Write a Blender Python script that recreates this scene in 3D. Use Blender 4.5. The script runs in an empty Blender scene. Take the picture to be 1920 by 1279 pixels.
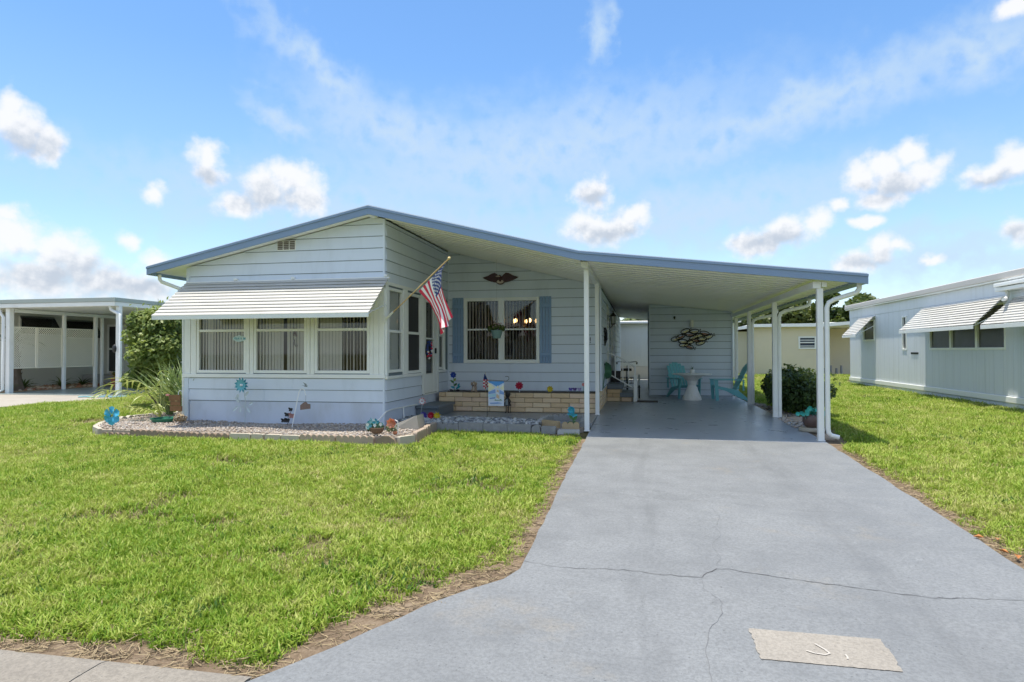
import bpy, bmesh, math, random
import numpy as np
from mathutils import Vector, Matrix
random.seed(7); RNG = np.random.default_rng(11)
R = math.radians
SC = bpy.context.scene
COL = SC.collection

# ------------------------------------------------------------------ camera
def make_camera():
    yaw, pitch, roll = R(11.2784), R(0.8957), R(-0.1343)
    cy, sy = math.cos(yaw), math.sin(yaw)
    fwd = Vector((-sy, cy, 0)); right = Vector((cy, sy, 0)); up = Vector((0, 0, 1))
    f2 = fwd*math.cos(pitch) + up*math.sin(pitch); u2 = up*math.cos(pitch) - fwd*math.sin(pitch)
    r3 = right*math.cos(roll) + u2*math.sin(roll); u3 = u2*math.cos(roll) - right*math.sin(roll)
    cam = bpy.data.cameras.new('camera'); o = bpy.data.objects.new('camera', cam); COL.objects.link(o)
    m = Matrix((r3, u3, -f2)).transposed().to_4x4(); m.translation = Vector((0, 0, 1.35)); o.matrix_world = m
    cam.sensor_fit = 'HORIZONTAL'; cam.sensor_width = 36; cam.lens = 22.379
    cam.clip_start = 0.05; cam.clip_end = 3000
    SC.camera = o
make_camera()

# ------------------------------------------------------------------ sky, sun, exposure
SUN_DIR = Vector((-0.12, -0.02, 1.0)).normalized()      # towards the sun: almost overhead, a little to the left
SKY_STRENGTH = 0.15
SUN_STRENGTH = 2.0
EXPOSURE = 1.62

CUM=[(-49.78,16.37,0.89,1.57),(-48.87,15.67,1.27,1.60),(-47.63,14.75,1.13,1.28),(-47.15,14.10,0.70,0.81),(-36.96,15.46,1.41,1.30),(-36.79,14.25,1.10,1.03),(-34.46,11.97,1.63,1.02),(-32.40,13.42,1.89,1.62),(-30.19,14.16,2.16,1.63),(-29.63,12.90,1.82,1.39),(-40.73,12.38,0.88,0.80),(-49.72,9.73,0.83,0.59),(-49.27,8.30,1.79,1.49),(-46.79,7.41,1.91,1.47),(-45.48,6.34,1.65,1.34),(-42.50,8.65,0.84,0.73),(-40.26,7.31,1.25,0.75),(-48.34,5.37,2.76,1.45),(-43.80,5.25,3.08,1.29),(-41.34,4.97,2.16,0.99),(-4.31,10.99,2.28,1.29),(-2.42,10.70,2.35,1.20),(-0.31,11.77,1.30,1.00),(-4.06,13.73,1.61,1.36),(17.60,13.33,1.26,1.12),(19.25,14.02,1.43,1.10),(20.74,14.58,1.32,1.31),(21.96,13.39,1.42,1.07),(19.95,12.82,2.11,0.94),(18.87,11.85,1.80,0.72),(17.94,10.05,1.10,0.49),(16.09,11.67,0.61,0.58),(25.57,12.20,1.42,0.96),(27.03,12.79,1.31,1.30),(9.65,8.79,2.10,1.06),(12.14,9.71,1.95,1.12),(14.42,10.38,1.17,1.09),(10.91,9.15,2.48,0.87),(16.98,6.82,1.19,1.00),(19.01,7.91,1.29,1.06),(20.25,7.92,0.77,0.56),(27.33,8.51,1.00,0.81),(22.02,6.97,0.60,0.40),(27.22,23.13,1.19,0.64)]
CIR=[(-9.31,16.76,19.88,4.21,-8),(12.42,18.83,18.70,1.99,-14),(-28.12,23.13,6.62,1.50,35),(-31.58,19.34,2.97,1.13,25),(-20.80,18.32,9.31,2.59,20),(-3.28,26.94,1.04,2.69,10),(4.70,11.75,17.38,2.67,-5),(25.67,20.89,4.33,2.03,0),(-23.58,11.54,21.99,2.72,5),(22.29,7.03,10.05,2.37,0),(-45.47,3.97,11.56,1.78,0)]
CBASE=[(-48.9,14.6,2.2,1.1),(-36.8,13.9,1.4,.8),(-32.0,12.5,3.8,1.1),(-47,5.8,4.5,1.3),(-42,5,4.5,1.1),(-2.6,10.3,3.8,.9),(-4,13.4,1.6,1.1),(19.8,12.3,2.8,.9),(26.2,11.6,2.4,.7),(11.2,8.8,4.2,1),(18.3,6.9,2.2,.7),(27.3,8.2,1.1,.5)]

class NT:
    """small helper for wiring shader nodes"""
    def __init__(s, tree): s.t = tree; s.n = tree.nodes; s.l = tree.links
    def new(s, kind, **kw):
        n = s.n.new(kind)
        for k, v in kw.items(): setattr(n, k, v)
        return n
    def set(s, sock, v):
        if hasattr(v, 'is_output') or isinstance(v, bpy.types.NodeSocket): s.l.new(v, sock)
        else: sock.default_value = v
    def math(s, op, a, b=None, c=None, clamp=False):
        n = s.new('ShaderNodeMath', operation=op, use_clamp=clamp)
        s.set(n.inputs[0], a)
        if b is not None: s.set(n.inputs[1], b)
        if c is not None: s.set(n.inputs[2], c)
        return n.outputs[0]
    def vec(s, op, a, b=None, out=0):
        n = s.new('ShaderNodeVectorMath', operation=op)
        s.set(n.inputs[0], a)
        if b is not None:
            if op == 'SCALE': s.set(n.inputs['Scale'], b)
            else: s.set(n.inputs[1], b)
        return n.outputs[out]
    def noise(s, vec, scale, detail=4, rough=.55, dist=0.0, out=0):
        n = s.new('ShaderNodeTexNoise'); n.inputs['Scale'].default_value = scale
        n.inputs['Detail'].default_value = detail; n.inputs['Roughness'].default_value = rough
        n.inputs['Distortion'].default_value = dist
        if vec is not None: s.l.new(vec, n.inputs['Vector'])
        return n.outputs[out]
    def ramp(s, fac, stops):
        n = s.new('ShaderNodeValToRGB'); e = n.color_ramp.elements
        while len(e) < len(stops): e.new(.5)
        for el, (p, c) in zip(e, stops):
            el.position = p; el.color = c if len(c) == 4 else (*c, 1)
        s.l.new(fac, n.inputs[0]); return n.outputs[0]
    def maprange(s, v, a, b, c=0., d=1., smooth=True):
        n = s.new('ShaderNodeMapRange'); n.interpolation_type = 'SMOOTHSTEP' if smooth else 'LINEAR'
        s.set(n.inputs[0], v)
        for i, x in ((1, a), (2, b), (3, c), (4, d)): s.set(n.inputs[i], x)
        return n.outputs[0]
    def mix(s, fac, a, b, blend='MIX'):
        n = s.new('ShaderNodeMix', data_type='RGBA', blend_type=blend)
        s.set(n.inputs[0], fac); s.set(n.inputs[6], a if not isinstance(a, tuple) or len(a) == 4 else (*a, 1))
        s.set(n.inputs[7], b if not isinstance(b, tuple) or len(b) == 4 else (*b, 1)); return n.outputs[2]

def make_world():
    w = bpy.data.worlds.new('World'); SC.world = w; w.use_nodes = True
    t = NT(w.node_tree); t.n.clear(); w.cycles.sampling_method = 'MANUAL'; w.cycles.sample_map_resolution = 512
    out = t.new('ShaderNodeOutputWorld'); bg = t.new('ShaderNodeBackground')
    sky = t.new('ShaderNodeTexSky', sky_type='NISHITA')
    sky.sun_disc = False; sky.sun_elevation = math.asin(SUN_DIR.z); sky.sun_rotation = math.atan2(SUN_DIR.x, SUN_DIR.y)
    sky.altitude = 0; sky.air_density = 1.0; sky.dust_density = 0.45; sky.ozone_density = 1.0
    tc = t.new('ShaderNodeTexCoord'); sep = t.new('ShaderNodeSeparateXYZ'); t.l.new(tc.outputs['Generated'], sep.inputs[0])
    az = t.math('MULTIPLY', t.math('ARCTAN2', sep.outputs[0], sep.outputs[1]), 57.2958)
    el = t.math('MULTIPLY', t.math('ARCSINE', sep.outputs[2]), 57.2958)
    cb = t.new('ShaderNodeCombineXYZ'); t.l.new(az, cb.inputs[0]); t.l.new(el, cb.inputs[1]); p = cb.outputs[0]
    # cumulus: puffs broken up by fractal noise
    nz = t.noise(p, .42, 6, .52, out=1)
    pw = t.vec('ADD', p, t.vec('SCALE', t.vec('SUBTRACT', nz, (.5, .5, .5)), 2.0))
    def fld(v, items, k=1.28):
        cur = None
        for a, e, ra, re in items:
            d = t.vec('LENGTH', t.vec('MULTIPLY', t.vec('SUBTRACT', v, (a, e, 0)), (1/(ra*k), 1/(re*k), 0)), out=1)
            cur = d if cur is None else t.math('SMOOTH_MIN', cur, d, .25)
        return cur
    f0 = fld(pw, CUM); fb = fld(pw, CBASE, 1.0)
    n1 = t.noise(p, .62, 7, .56)
    thick = t.math('ADD', t.math('SUBTRACT', 1.0, f0), t.math('MULTIPLY', t.math('SUBTRACT', n1, .5), 1.25))
    dens = t.math('MULTIPLY', t.maprange(thick, -.14, .66), .97)
    n2 = t.noise(t.vec('ADD', p, (-.22, .5, 0)), .62, 5, .5)
    lit = t.math('ADD', t.math('MULTIPLY', t.math('SUBTRACT', fb, .75), .8), t.math('MULTIPLY', t.math('SUBTRACT', n1, n2), 2.2))
    shade = t.maprange(lit, -.75, .65)
    # the fair-weather clouds go on all round, behind the camera too; unseen cover overhead is added to whiten the ambient light
    back = t.math('MAXIMUM', t.maprange(t.math('ABSOLUTE', t.math('SUBTRACT', az, -11.3)), 46., 60.), t.maprange(el, 30., 38.))
    dome = t.noise(t.vec('MULTIPLY', tc.outputs['Generated'], (1, 1, 1.6)), 2.6, 8, .58)
    bk = t.math('MULTIPLY', back, t.maprange(dome, .49, .60))
    dens = t.math('MAXIMUM', dens, t.math('MULTIPLY', bk, t.maprange(el, 2., 8.)))
    ccol = t.mix(shade, (1.25, 1.40, 1.62), (2.12, 2.15, 2.22))
    # cirrus: long veils with streaks
    ang = t.vec('MULTIPLY', p, (.05, .17, 0))
    sn = t.noise(ang, 1.3, 7, .6, 1.2)
    sn2 = t.noise(t.vec('MULTIPLY', p, (.09, .09, 0)), 1.0, 5, .55, .4)
    tot = None
    for a, e, ra, re, rot in CIR:
        mp = t.new('ShaderNodeMapping', vector_type='TEXTURE')
        mp.inputs['Location'].default_value = (a, e, 0); mp.inputs['Rotation'].default_value = (0, 0, R(-rot))
        mp.inputs['Scale'].default_value = (ra, re, 1)
        t.l.new(t.vec('ADD', p, t.vec('SCALE', t.vec('SUBTRACT', nz, (.5, .5, .5)), 5.0)), mp.inputs['Vector'])
        d = t.vec('LENGTH', mp.outputs[0], out=1)
        q = t.math('SUBTRACT', 1.0, d)
        tot = q if tot is None else t.math('SMOOTH_MAX', tot, q, .3)
    cv = t.math('ADD', t.math('MULTIPLY', tot, 1.25), t.math('ADD', t.math('MULTIPLY', t.math('SUBTRACT', sn, .5), .75), t.math('MULTIPLY', t.math('SUBTRACT', sn2, .5), .6)))
    cd = t.math('MULTIPLY', t.maprange(cv, -.95, 1.35), .86)
    cd = t.math('MAXIMUM', cd, t.math('MULTIPLY', back, t.maprange(t.noise(tc.outputs['Generated'], 1.7, 6, .55), .35, .75, 0., .55)))  # unseen veil added overhead and behind for more neutral fill light
    horizon = t.math('MULTIPLY', t.maprange(el, 24., 0., 0., 1., False), .45)
    hue = t.new('ShaderNodeHueSaturation'); t.l.new(sky.outputs[0], hue.inputs['Color'])
    hue.inputs['Saturation'].default_value = 1.22; hue.inputs['Value'].default_value = .50
    c0 = t.mix(horizon, hue.outputs[0], (1.18, 1.58, 2.12))
    c1 = t.mix(cd, c0, (1.30, 1.66, 2.06))
    c2 = t.mix(dens, c1, ccol)
    up = t.maprange(el, -1.5, 0., 0., 1., False)
    c3 = t.mix(up, (.7, .85, .5), c2)
    t.l.new(c3, bg.inputs[0]); bg.inputs[1].default_value = SKY_STRENGTH
    t.l.new(bg.outputs[0], out.inputs[0])
make_world()

def make_sun():
    L = bpy.data.lights.new('sun', 'SUN'); L.energy = SUN_STRENGTH; L.angle = R(.53); L.color = (1.0, .94, .82)
    o = bpy.data.objects.new('sun', L); COL.objects.link(o); o.location = (0, 0, 30)
    o.rotation_euler = SUN_DIR.to_track_quat('Z', 'Y').to_euler()
make_sun()
SC.view_settings.view_transform = 'Standard'; SC.view_settings.look = 'None'
SC.view_settings.exposure = EXPOSURE; SC.view_settings.gamma = 1; SC.view_settings.use_curve_mapping = False
SC.render.engine = 'CYCLES'
SC.cycles.max_bounces = 10; SC.cycles.diffuse_bounces = 8; SC.cycles.glossy_bounces = 3
SC.cycles.transparent_max_bounces = 12; SC.cycles.transmission_bounces = 4
SC.cycles.use_denoising = True; SC.cycles.caustics_reflective = False; SC.cycles.caustics_refractive = False

# ------------------------------------------------------------------ helpers
ORG = {}
class MB:
    """collects faces of one part; build() makes ONE mesh object of them"""
    def __init__(s): s.v = []; s.f = []; s.m = []
    def add(s, vs, fs, mi=0):
        b = len(s.v); s.v += [tuple(v) for v in vs]; s.f += [tuple(i+b for i in f) for f in fs]; s.m += [mi]*len(fs); return s
    def box(s, x0, x1, y0, y1, z0, z1, mi=0):
        v = [(x, y, z) for z in (z0, z1) for y in (y0, y1) for x in (x0, x1)]
        return s.add(v, [(0,2,3,1),(4,5,7,6),(0,1,5,4),(2,6,7,3),(0,4,6,2),(1,3,7,5)], mi)
    def cbox(s, x0, x1, y0, y1, z0, z1, c=.004, mi=0):
        lo = (min(x0,x1), min(y0,y1), min(z0,z1)); hi = (max(x0,x1), max(y0,y1), max(z0,z1)); vs = []; idx = {}
        for k in range(8):
            b = ((k & 1), (k >> 1) & 1, (k >> 2) & 1)
            p = [hi[i] if b[i] else lo[i] for i in range(3)]; q = [p[i] + (-c if b[i] else c) for i in range(3)]
            for a in range(3):
                w = list(q); w[a] = p[a]; idx[(k, a)] = len(vs); vs.append(tuple(w))
        fs = []
        for a in range(3):
            o1, o2 = (a+1) % 3, (a+2) % 3
            for sd in (0, 1):
                ks = [(sd << a) | (i << o1) | (j << o2) for i, j in ((0,0),(1,0),(1,1),(0,1))]
                fs.append(tuple(idx[(k, a)] for k in ks))
            for i in (0, 1):
                for j in (0, 1):
                    k0 = (i << o1) | (j << o2); k1 = k0 | (1 << a)
                    fs.append((idx[(k0,o1)], idx[(k1,o1)], idx[(k1,o2)], idx[(k0,o2)]))
        for k in range(8): fs.append(tuple(idx[(k, a)] for a in range(3)))
        return s.add(vs, fs, mi)
    def prism(s, poly, axis, a, b, mi=0):
        """polygon in the two other axes (in x,y,z order), extruded along axis from a to b"""
        n = len(poly)
        def pt(u, v, w): return {'x': (w,u,v), 'y': (u,w,v), 'z': (u,v,w)}[axis]
        vs = [pt(u, v, a) for u, v in poly] + [pt(u, v, b) for u, v in poly]
        fs = [tuple(range(n)), tuple(range(2*n-1, n-1, -1))] + [(i, (i+1) % n, n+(i+1) % n, n+i) for i in range(n)]
        return s.add(vs, fs, mi)
    def tube(s, pts, r, n=8, mi=0, caps=True):
        pts = [Vector(p) for p in pts]; rs = r if isinstance(r, (list, tuple)) else [r]*len(pts)
        vs = []; prev = None
        for i, p in enumerate(pts):
            d = (pts[min(i+1, len(pts)-1)] - pts[max(i-1, 0)]).normalized()
            if prev is None:
                u = d.cross(Vector((0,0,1)));
                if u.length < .05: u = d.cross(Vector((0,1,0)))
                u.normalize()
            else:
                u = prev - d*prev.dot(d); u.normalize()
            prev = u; w = d.cross(u)
            for k in range(n):
                a = 2*math.pi*(k+.5)/n; vs.append(p + (u*math.cos(a) + w*math.sin(a))*rs[i])
        fs = [(i*n+k, i*n+(k+1) % n, (i+1)*n+(k+1) % n, (i+1)*n+k) for i in range(len(pts)-1) for k in range(n)]
        if caps: fs += [tuple(range(n)), tuple(range((len(pts)-1)*n, len(pts)*n))]
        return s.add(vs, fs, mi)
    def lathe(s, prof, cx, cy, n=20, mi=0):
        vs = [(cx + r*math.cos(2*math.pi*k/n), cy + r*math.sin(2*math.pi*k/n), z) for r, z in prof for k in range(n)]
        fs = [(i*n+k, i*n+(k+1) % n, (i+1)*n+(k+1) % n, (i+1)*n+k) for i in range(len(prof)-1) for k in range(n)]
        fs += [tuple(range(n)), tuple(range((len(prof)-1)*n, len(prof)*n))]
        return s.add(vs, fs, mi)
    def ball(s, cx, cy, cz, rx, ry=None, rz=None, nu=12, nv=8, mi=0):
        ry = rx if ry is None else ry; rz = rx if rz is None else rz
        vs = [(cx, cy, cz-rz)]
        for i in range(1, nv):
            t = math.pi*i/nv - math.pi/2
            vs += [(cx+rx*math.cos(t)*math.cos(2*math.pi*k/nu), cy+ry*math.cos(t)*math.sin(2*math.pi*k/nu), cz+rz*math.sin(t)) for k in range(nu)]
        vs.append((cx, cy, cz+rz)); fs = []
        for k in range(nu):
            k2 = (k+1) % nu; fs.append((0, 1+k2, 1+k)); fs.append((len(vs)-1, 1+(nv-2)*nu+k, 1+(nv-2)*nu+k2))
            for i in range(nv-2): fs.append((1+i*nu+k, 1+i*nu+k2, 1+(i+1)*nu+k2, 1+(i+1)*nu+k))
        return s.add(vs, fs, mi)
    def xf(s, M, start=0):
        for i in range(start, len(s.v)): s.v[i] = tuple(M @ Vector(s.v[i]))
        return s
    def build(s, name, mats, parent=None, smooth=False, org=None, local=False, recalc=True, label=None):
        me = bpy.data.meshes.new(name)
        base = ORG.get(parent.name, Vector()) if parent is not None else (Vector(org) if org else Vector())
        if local: base = Vector()
        me.from_pydata([tuple(Vector(v) - base) for v in s.v], [], s.f)
        mats = mats if isinstance(mats, (list, tuple)) else [mats]
        for m in mats: me.materials.append(m)
        me.polygons.foreach_set('material_index', s.m)
        if recalc:
            bm = bmesh.new(); bm.from_mesh(me); bmesh.ops.recalc_face_normals(bm, faces=bm.faces); bm.to_mesh(me); bm.free()
        if smooth:
            me.polygons.foreach_set('use_smooth', [True]*len(me.polygons))
            me.set_sharp_from_angle(angle=R(38))
        o = bpy.data.objects.new(name, me); COL.objects.link(o)
        if parent is not None: o.parent = parent; ORG[o.name] = ORG.get(parent.name, Vector())
        else: o.location = base; ORG[o.name] = base
        if label: o['label'] = label
        return o

def tag(o, label, cat, group=None, kind=None):
    o['label'] = label; o['category'] = cat
    if group: o['group'] = group
    if kind: o['kind'] = kind
    return o
def thing(name, label, cat, loc=(0,0,0), group=None):
    o = bpy.data.objects.new(name, None); COL.objects.link(o); o.location = loc; o.empty_display_size = .1
    ORG[o.name] = Vector(loc); return tag(o, label, cat, group)
def structure(o, label=None):
    o['kind'] = 'structure'
    if label: o['label'] = label
    return o
def dup(root, loc, rz=0.0, sc=None, label=None):
    def cp(o, par):
        c = o.copy(); COL.objects.link(c)
        if par is not None: c.parent = par
        for ch in o.children: cp(ch, c)
        return c
    r = cp(root, None); r.location = loc; r.rotation_euler = (0, 0, rz)
    if sc: r.scale = (sc, sc, sc)
    if label: r['label'] = label
    ORG[r.name] = Vector(loc)
    return r
def mesh_np(name, verts, faces, mats, cols=None, mi=None):
    me = bpy.data.meshes.new(name); n = len(faces); k = faces.shape[1]
    me.vertices.add(len(verts)); me.vertices.foreach_set('co', verts.astype(np.float32).ravel())
    me.loops.add(n*k); me.loops.foreach_set('vertex_index', faces.astype(np.int32).ravel())
    me.polygons.add(n); me.polygons.foreach_set('loop_start', np.arange(0, n*k, k, dtype=np.int32))
    me.polygons.foreach_set('loop_total', np.full(n, k, dtype=np.int32))
    if mi is not None: me.polygons.foreach_set('material_index', mi.astype(np.int32))
    me.update(calc_edges=True)
    for m in (mats if isinstance(mats, (list, tuple)) else [mats]): me.materials.append(m)
    return me
def obj_me(name, me, parent=None, loc=None):
    o = bpy.data.objects.new(name, me); COL.objects.link(o)
    if parent is not None: o.parent = parent
    if loc is not None: o.location = loc
    ORG[o.name] = ORG.get(parent.name, Vector()) if parent is not None else (Vector(loc) if loc is not None else Vector())
    return o

# ------------------------------------------------------------------ materials
def mat(name, col, rough=.55, var=.08, vs=3., bump=0., bs=60., metal=0., spec=.5, dirt=None, ds=1.2, damt=.35, stretch=None, spread=None):
    m = bpy.data.materials.new(name); m.use_nodes = True; t = NT(m.node_tree); b = t.n['Principled BSDF']
    geo = t.new('ShaderNodeNewGeometry'); p = geo.outputs['Position']
    if stretch: p = t.vec('MULTIPLY', p, stretch)
    lo = tuple(c*(1-var) for c in col); hi = tuple(min(1, c*(1+var)) for c in col)
    c = t.mix(t.noise(p, vs, 5, .6), lo, hi)
    if spread:
        oi = t.new('ShaderNodeObjectInfo')
        c = t.mix(1.0, c, t.ramp(oi.outputs['Random'], [(0, (1-spread,)*3), (1, (1+spread*.0+0.0,)*3)]), 'MULTIPLY')
    if dirt: c = t.mix(t.math('MULTIPLY', t.maprange(t.noise(p, ds, 6, .65), .48, .75), damt), c, dirt)
    t.l.new(c, b.inputs['Base Color']); b.inputs['Roughness'].default_value = rough; b.inputs['Metallic'].default_value = metal
    b.inputs['Specular IOR Level'].default_value = spec
    if bump:
        bn = t.new('ShaderNodeBump'); bn.inputs['Strength'].default_value = bump; bn.inputs['Distance'].default_value = .01
        t.l.new(t.noise(p, bs, 4, .6), bn.inputs['Height']); t.l.new(bn.outputs[0], b.inputs['Normal'])
    return m
def leaf_mat(name, c1, c2, trans=.3, rough=.5, scale=2.2):
    m = bpy.data.materials.new(name); m.use_nodes = True; t = NT(m.node_tree); b = t.n['Principled BSDF']
    geo = t.new('ShaderNodeNewGeometry')
    n = t.noise(geo.outputs['Position'], scale, 4, .6); n2 = t.noise(geo.outputs['Position'], 19., 2)
    f = t.math('ADD', t.math('MULTIPLY', n, .6), t.math('MULTIPLY', n2, .4))
    c = t.mix(t.maprange(f, .35, .65), c1, c2)
    t.l.new(c, b.inputs['Base Color']); b.inputs['Roughness'].default_value = rough; b.inputs['Specular IOR Level'].default_value = .35
    tr = t.new('ShaderNodeBsdfTranslucent'); t.l.new(t.mix(.5, c, (.25, .3, .05)), tr.inputs[0])
    mx = t.new('ShaderNodeMixShader'); mx.inputs[0].default_value = trans
    t.l.new(b.outputs[0], mx.inputs[1]); t.l.new(tr.outputs[0], mx.inputs[2]); t.l.new(mx.outputs[0], t.n['Material Output'].inputs[0])
    return m
def glass_mat(name, tint=(.85, .9, .9), refl=.12):
    m = bpy.data.materials.new(name); m.use_nodes = True; t = NT(m.node_tree); t.n.remove(t.n['Principled BSDF'])
    tr = t.new('ShaderNodeBsdfTransparent'); tr.inputs[0].default_value = (*tint, 1)
    gl = t.new('ShaderNodeBsdfGlossy'); gl.inputs['Roughness'].default_value = .02
    fr = t.new('ShaderNodeFresnel'); fr.inputs[0].default_value = 1.5
    f = t.math('ADD', t.math('MULTIPLY', fr.outputs[0], .9), refl, clamp=True)
    mx = t.new('ShaderNodeMixShader'); t.l.new(f, mx.inputs[0]); t.l.new(tr.outputs[0], mx.inputs[1]); t.l.new(gl.outputs[0], mx.inputs[2])
    t.l.new(mx.outputs[0], t.n['Material Output'].inputs[0]); return m
def screen_mat(name, col, alpha=.55):
    m = bpy.data.materials.new(name); m.use_nodes = True; t = NT(m.node_tree); b = t.n['Principled BSDF']
    b.inputs['Base Color'].default_value = (*col, 1); b.inputs['Roughness'].default_value = .7; b.inputs['Alpha'].default_value = alpha
    return m
def emit_mat(name, col, s):
    m = bpy.data.materials.new(name); m.use_nodes = True; b = m.node_tree.nodes['Principled BSDF']
    b.inputs['Base Color'].default_value = (*col, 1); b.inputs['Emission Color'].default_value = (*col, 1); b.inputs['Emission Strength'].default_value = s
    return m

SIDING = mat('painted_siding', (.70, .765, .86), .5, .05, 1.3, .12, 90, dirt=(.52, .57, .62), ds=1.6, damt=.38, stretch=(1.3, 1.3, .35))
SKIRT = mat('painted_skirting', (.63, .69, .81), .55, .05, 1.5, .12, 70, dirt=(.46, .48, .50), ds=1.3, damt=.5, stretch=(1, 1, .5))
WALLCORE = mat('wall_board', (.16, .20, .23), .7, .04)
TRIM = mat('white_trim', (.87, .88, .85), .4, .03, 2., .04, 60, dirt=(.62, .63, .58), ds=2., damt=.3)
WHITEMETAL = mat('white_painted_aluminium', (.84, .85, .84), .32, .03, 3., dirt=(.62, .62, .56), ds=2.5, damt=.3)
CEIL = mat('white_pan_ceiling', (.90, .90, .87), .28, .04, 1.2, dirt=(.66, .65, .55), ds=1.4, damt=.35)
BLUEFASCIA = mat('slate_blue_fascia', (.22, .31, .46), .4, .06, 2.)
SHUTTERBLUE = mat('shutter_blue', (.24, .36, .55), .5, .06, 4., .08, 80)
ROOFTOP = mat('white_roof_coating', (.80, .81, .80), .6, .04)
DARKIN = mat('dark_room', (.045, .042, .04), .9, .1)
AWN = mat('weathered_awning', (.52, .51, .48), .5, .06, 4., dirt=(.36, .34, .30), ds=2.2, damt=.45, stretch=(.6, 2, 2))
BLIND = mat('taupe_blind', (.90, .83, .78), .6, .05, 8.)
BLINDW = mat('white_blind', (.84, .84, .80), .6, .05, 8.)
GLASS = glass_mat('window_glass', (.93, .95, .95), .03)
GLASSD = glass_mat('dim_window_glass', (.62, .65, .65), .02)
SCREEN = screen_mat('insect_screen', (.05, .05, .055), .80)
BLACK = mat('black_metal', (.02, .02, .022), .45, .1)
SLATE = mat('slate_paint', (.14, .17, .20), .45, .08, 3.)
RUBBER = mat('black_rubber', (.025, .025, .025), .7, .1)

# ------------------------------------------------------------------ ground, drive, kerb
def gz(y):
    return float(np.interp(y, [2.9, 5, 7, 9, 10.6, 14], [-.284, -.205, -.15, -.105, -.08, 0]))
def make_ground_mat():
    m = bpy.data.materials.new('turf_soil'); m.use_nodes = True; t = NT(m.node_tree); b = t.n['Principled BSDF']
    geo = t.new('ShaderNodeNewGeometry'); p = geo.outputs['Position']
    a = t.noise(p, .6, 6, .6); c = t.noise(p, 14, 5, .65); d = t.noise(p, 70, 3, .6)
    f = t.math('ADD', t.math('MULTIPLY', a, .35), t.math('ADD', t.math('MULTIPLY', c, .4), t.math('MULTIPLY', d, .25)))
    col = t.ramp(f, [(.30, (.05, .07, .018)), (.44, (.10, .115, .035)), (.54, (.17, .15, .07)), (.66, (.24, .19, .115))])
    t.l.new(col, b.inputs['Base Color']); b.inputs['Roughness'].default_value = .95; b.inputs['Specular IOR Level'].default_value = .1
    bn = t.new('ShaderNodeBump'); bn.inputs['Strength'].default_value = .6; bn.inputs['Distance'].default_value = .03
    t.l.new(t.noise(p, 45, 4, .7), bn.inputs['Height']); t.l.new(bn.outputs[0], b.inputs['Normal'])
    return m
def make_ground():
    xs = list(np.arange(-30, 20.1, .5)); xs = [-900, -400, -150, -70, -45] + xs + [30, 60, 150, 400, 900]
    ys = list(np.arange(-4, 34.1, .5)); ys = [-300, -100, -40, -15] + ys + [45, 70, 120, 250, 500, 1200]
    v = np.array([(x, y, gz(y)-.035 + (.012*math.sin(x*1.7+y)*math.sin(y*2.1-x*.6) if abs(x) < 30 and y > 3 else 0)) for y in ys for x in xs])
    n = len(xs); f = np.array([(j*n+i, j*n+i+1, (j+1)*n+i+1, (j+1)*n+i) for j in range(len(ys)-1) for i in range(n-1)])
    o = obj_me('ground', mesh_np('ground', v, f, make_ground_mat())); o['kind'] = 'structure'
    for pl in o.data.polygons: pl.use_smooth = True
make_ground()

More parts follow.
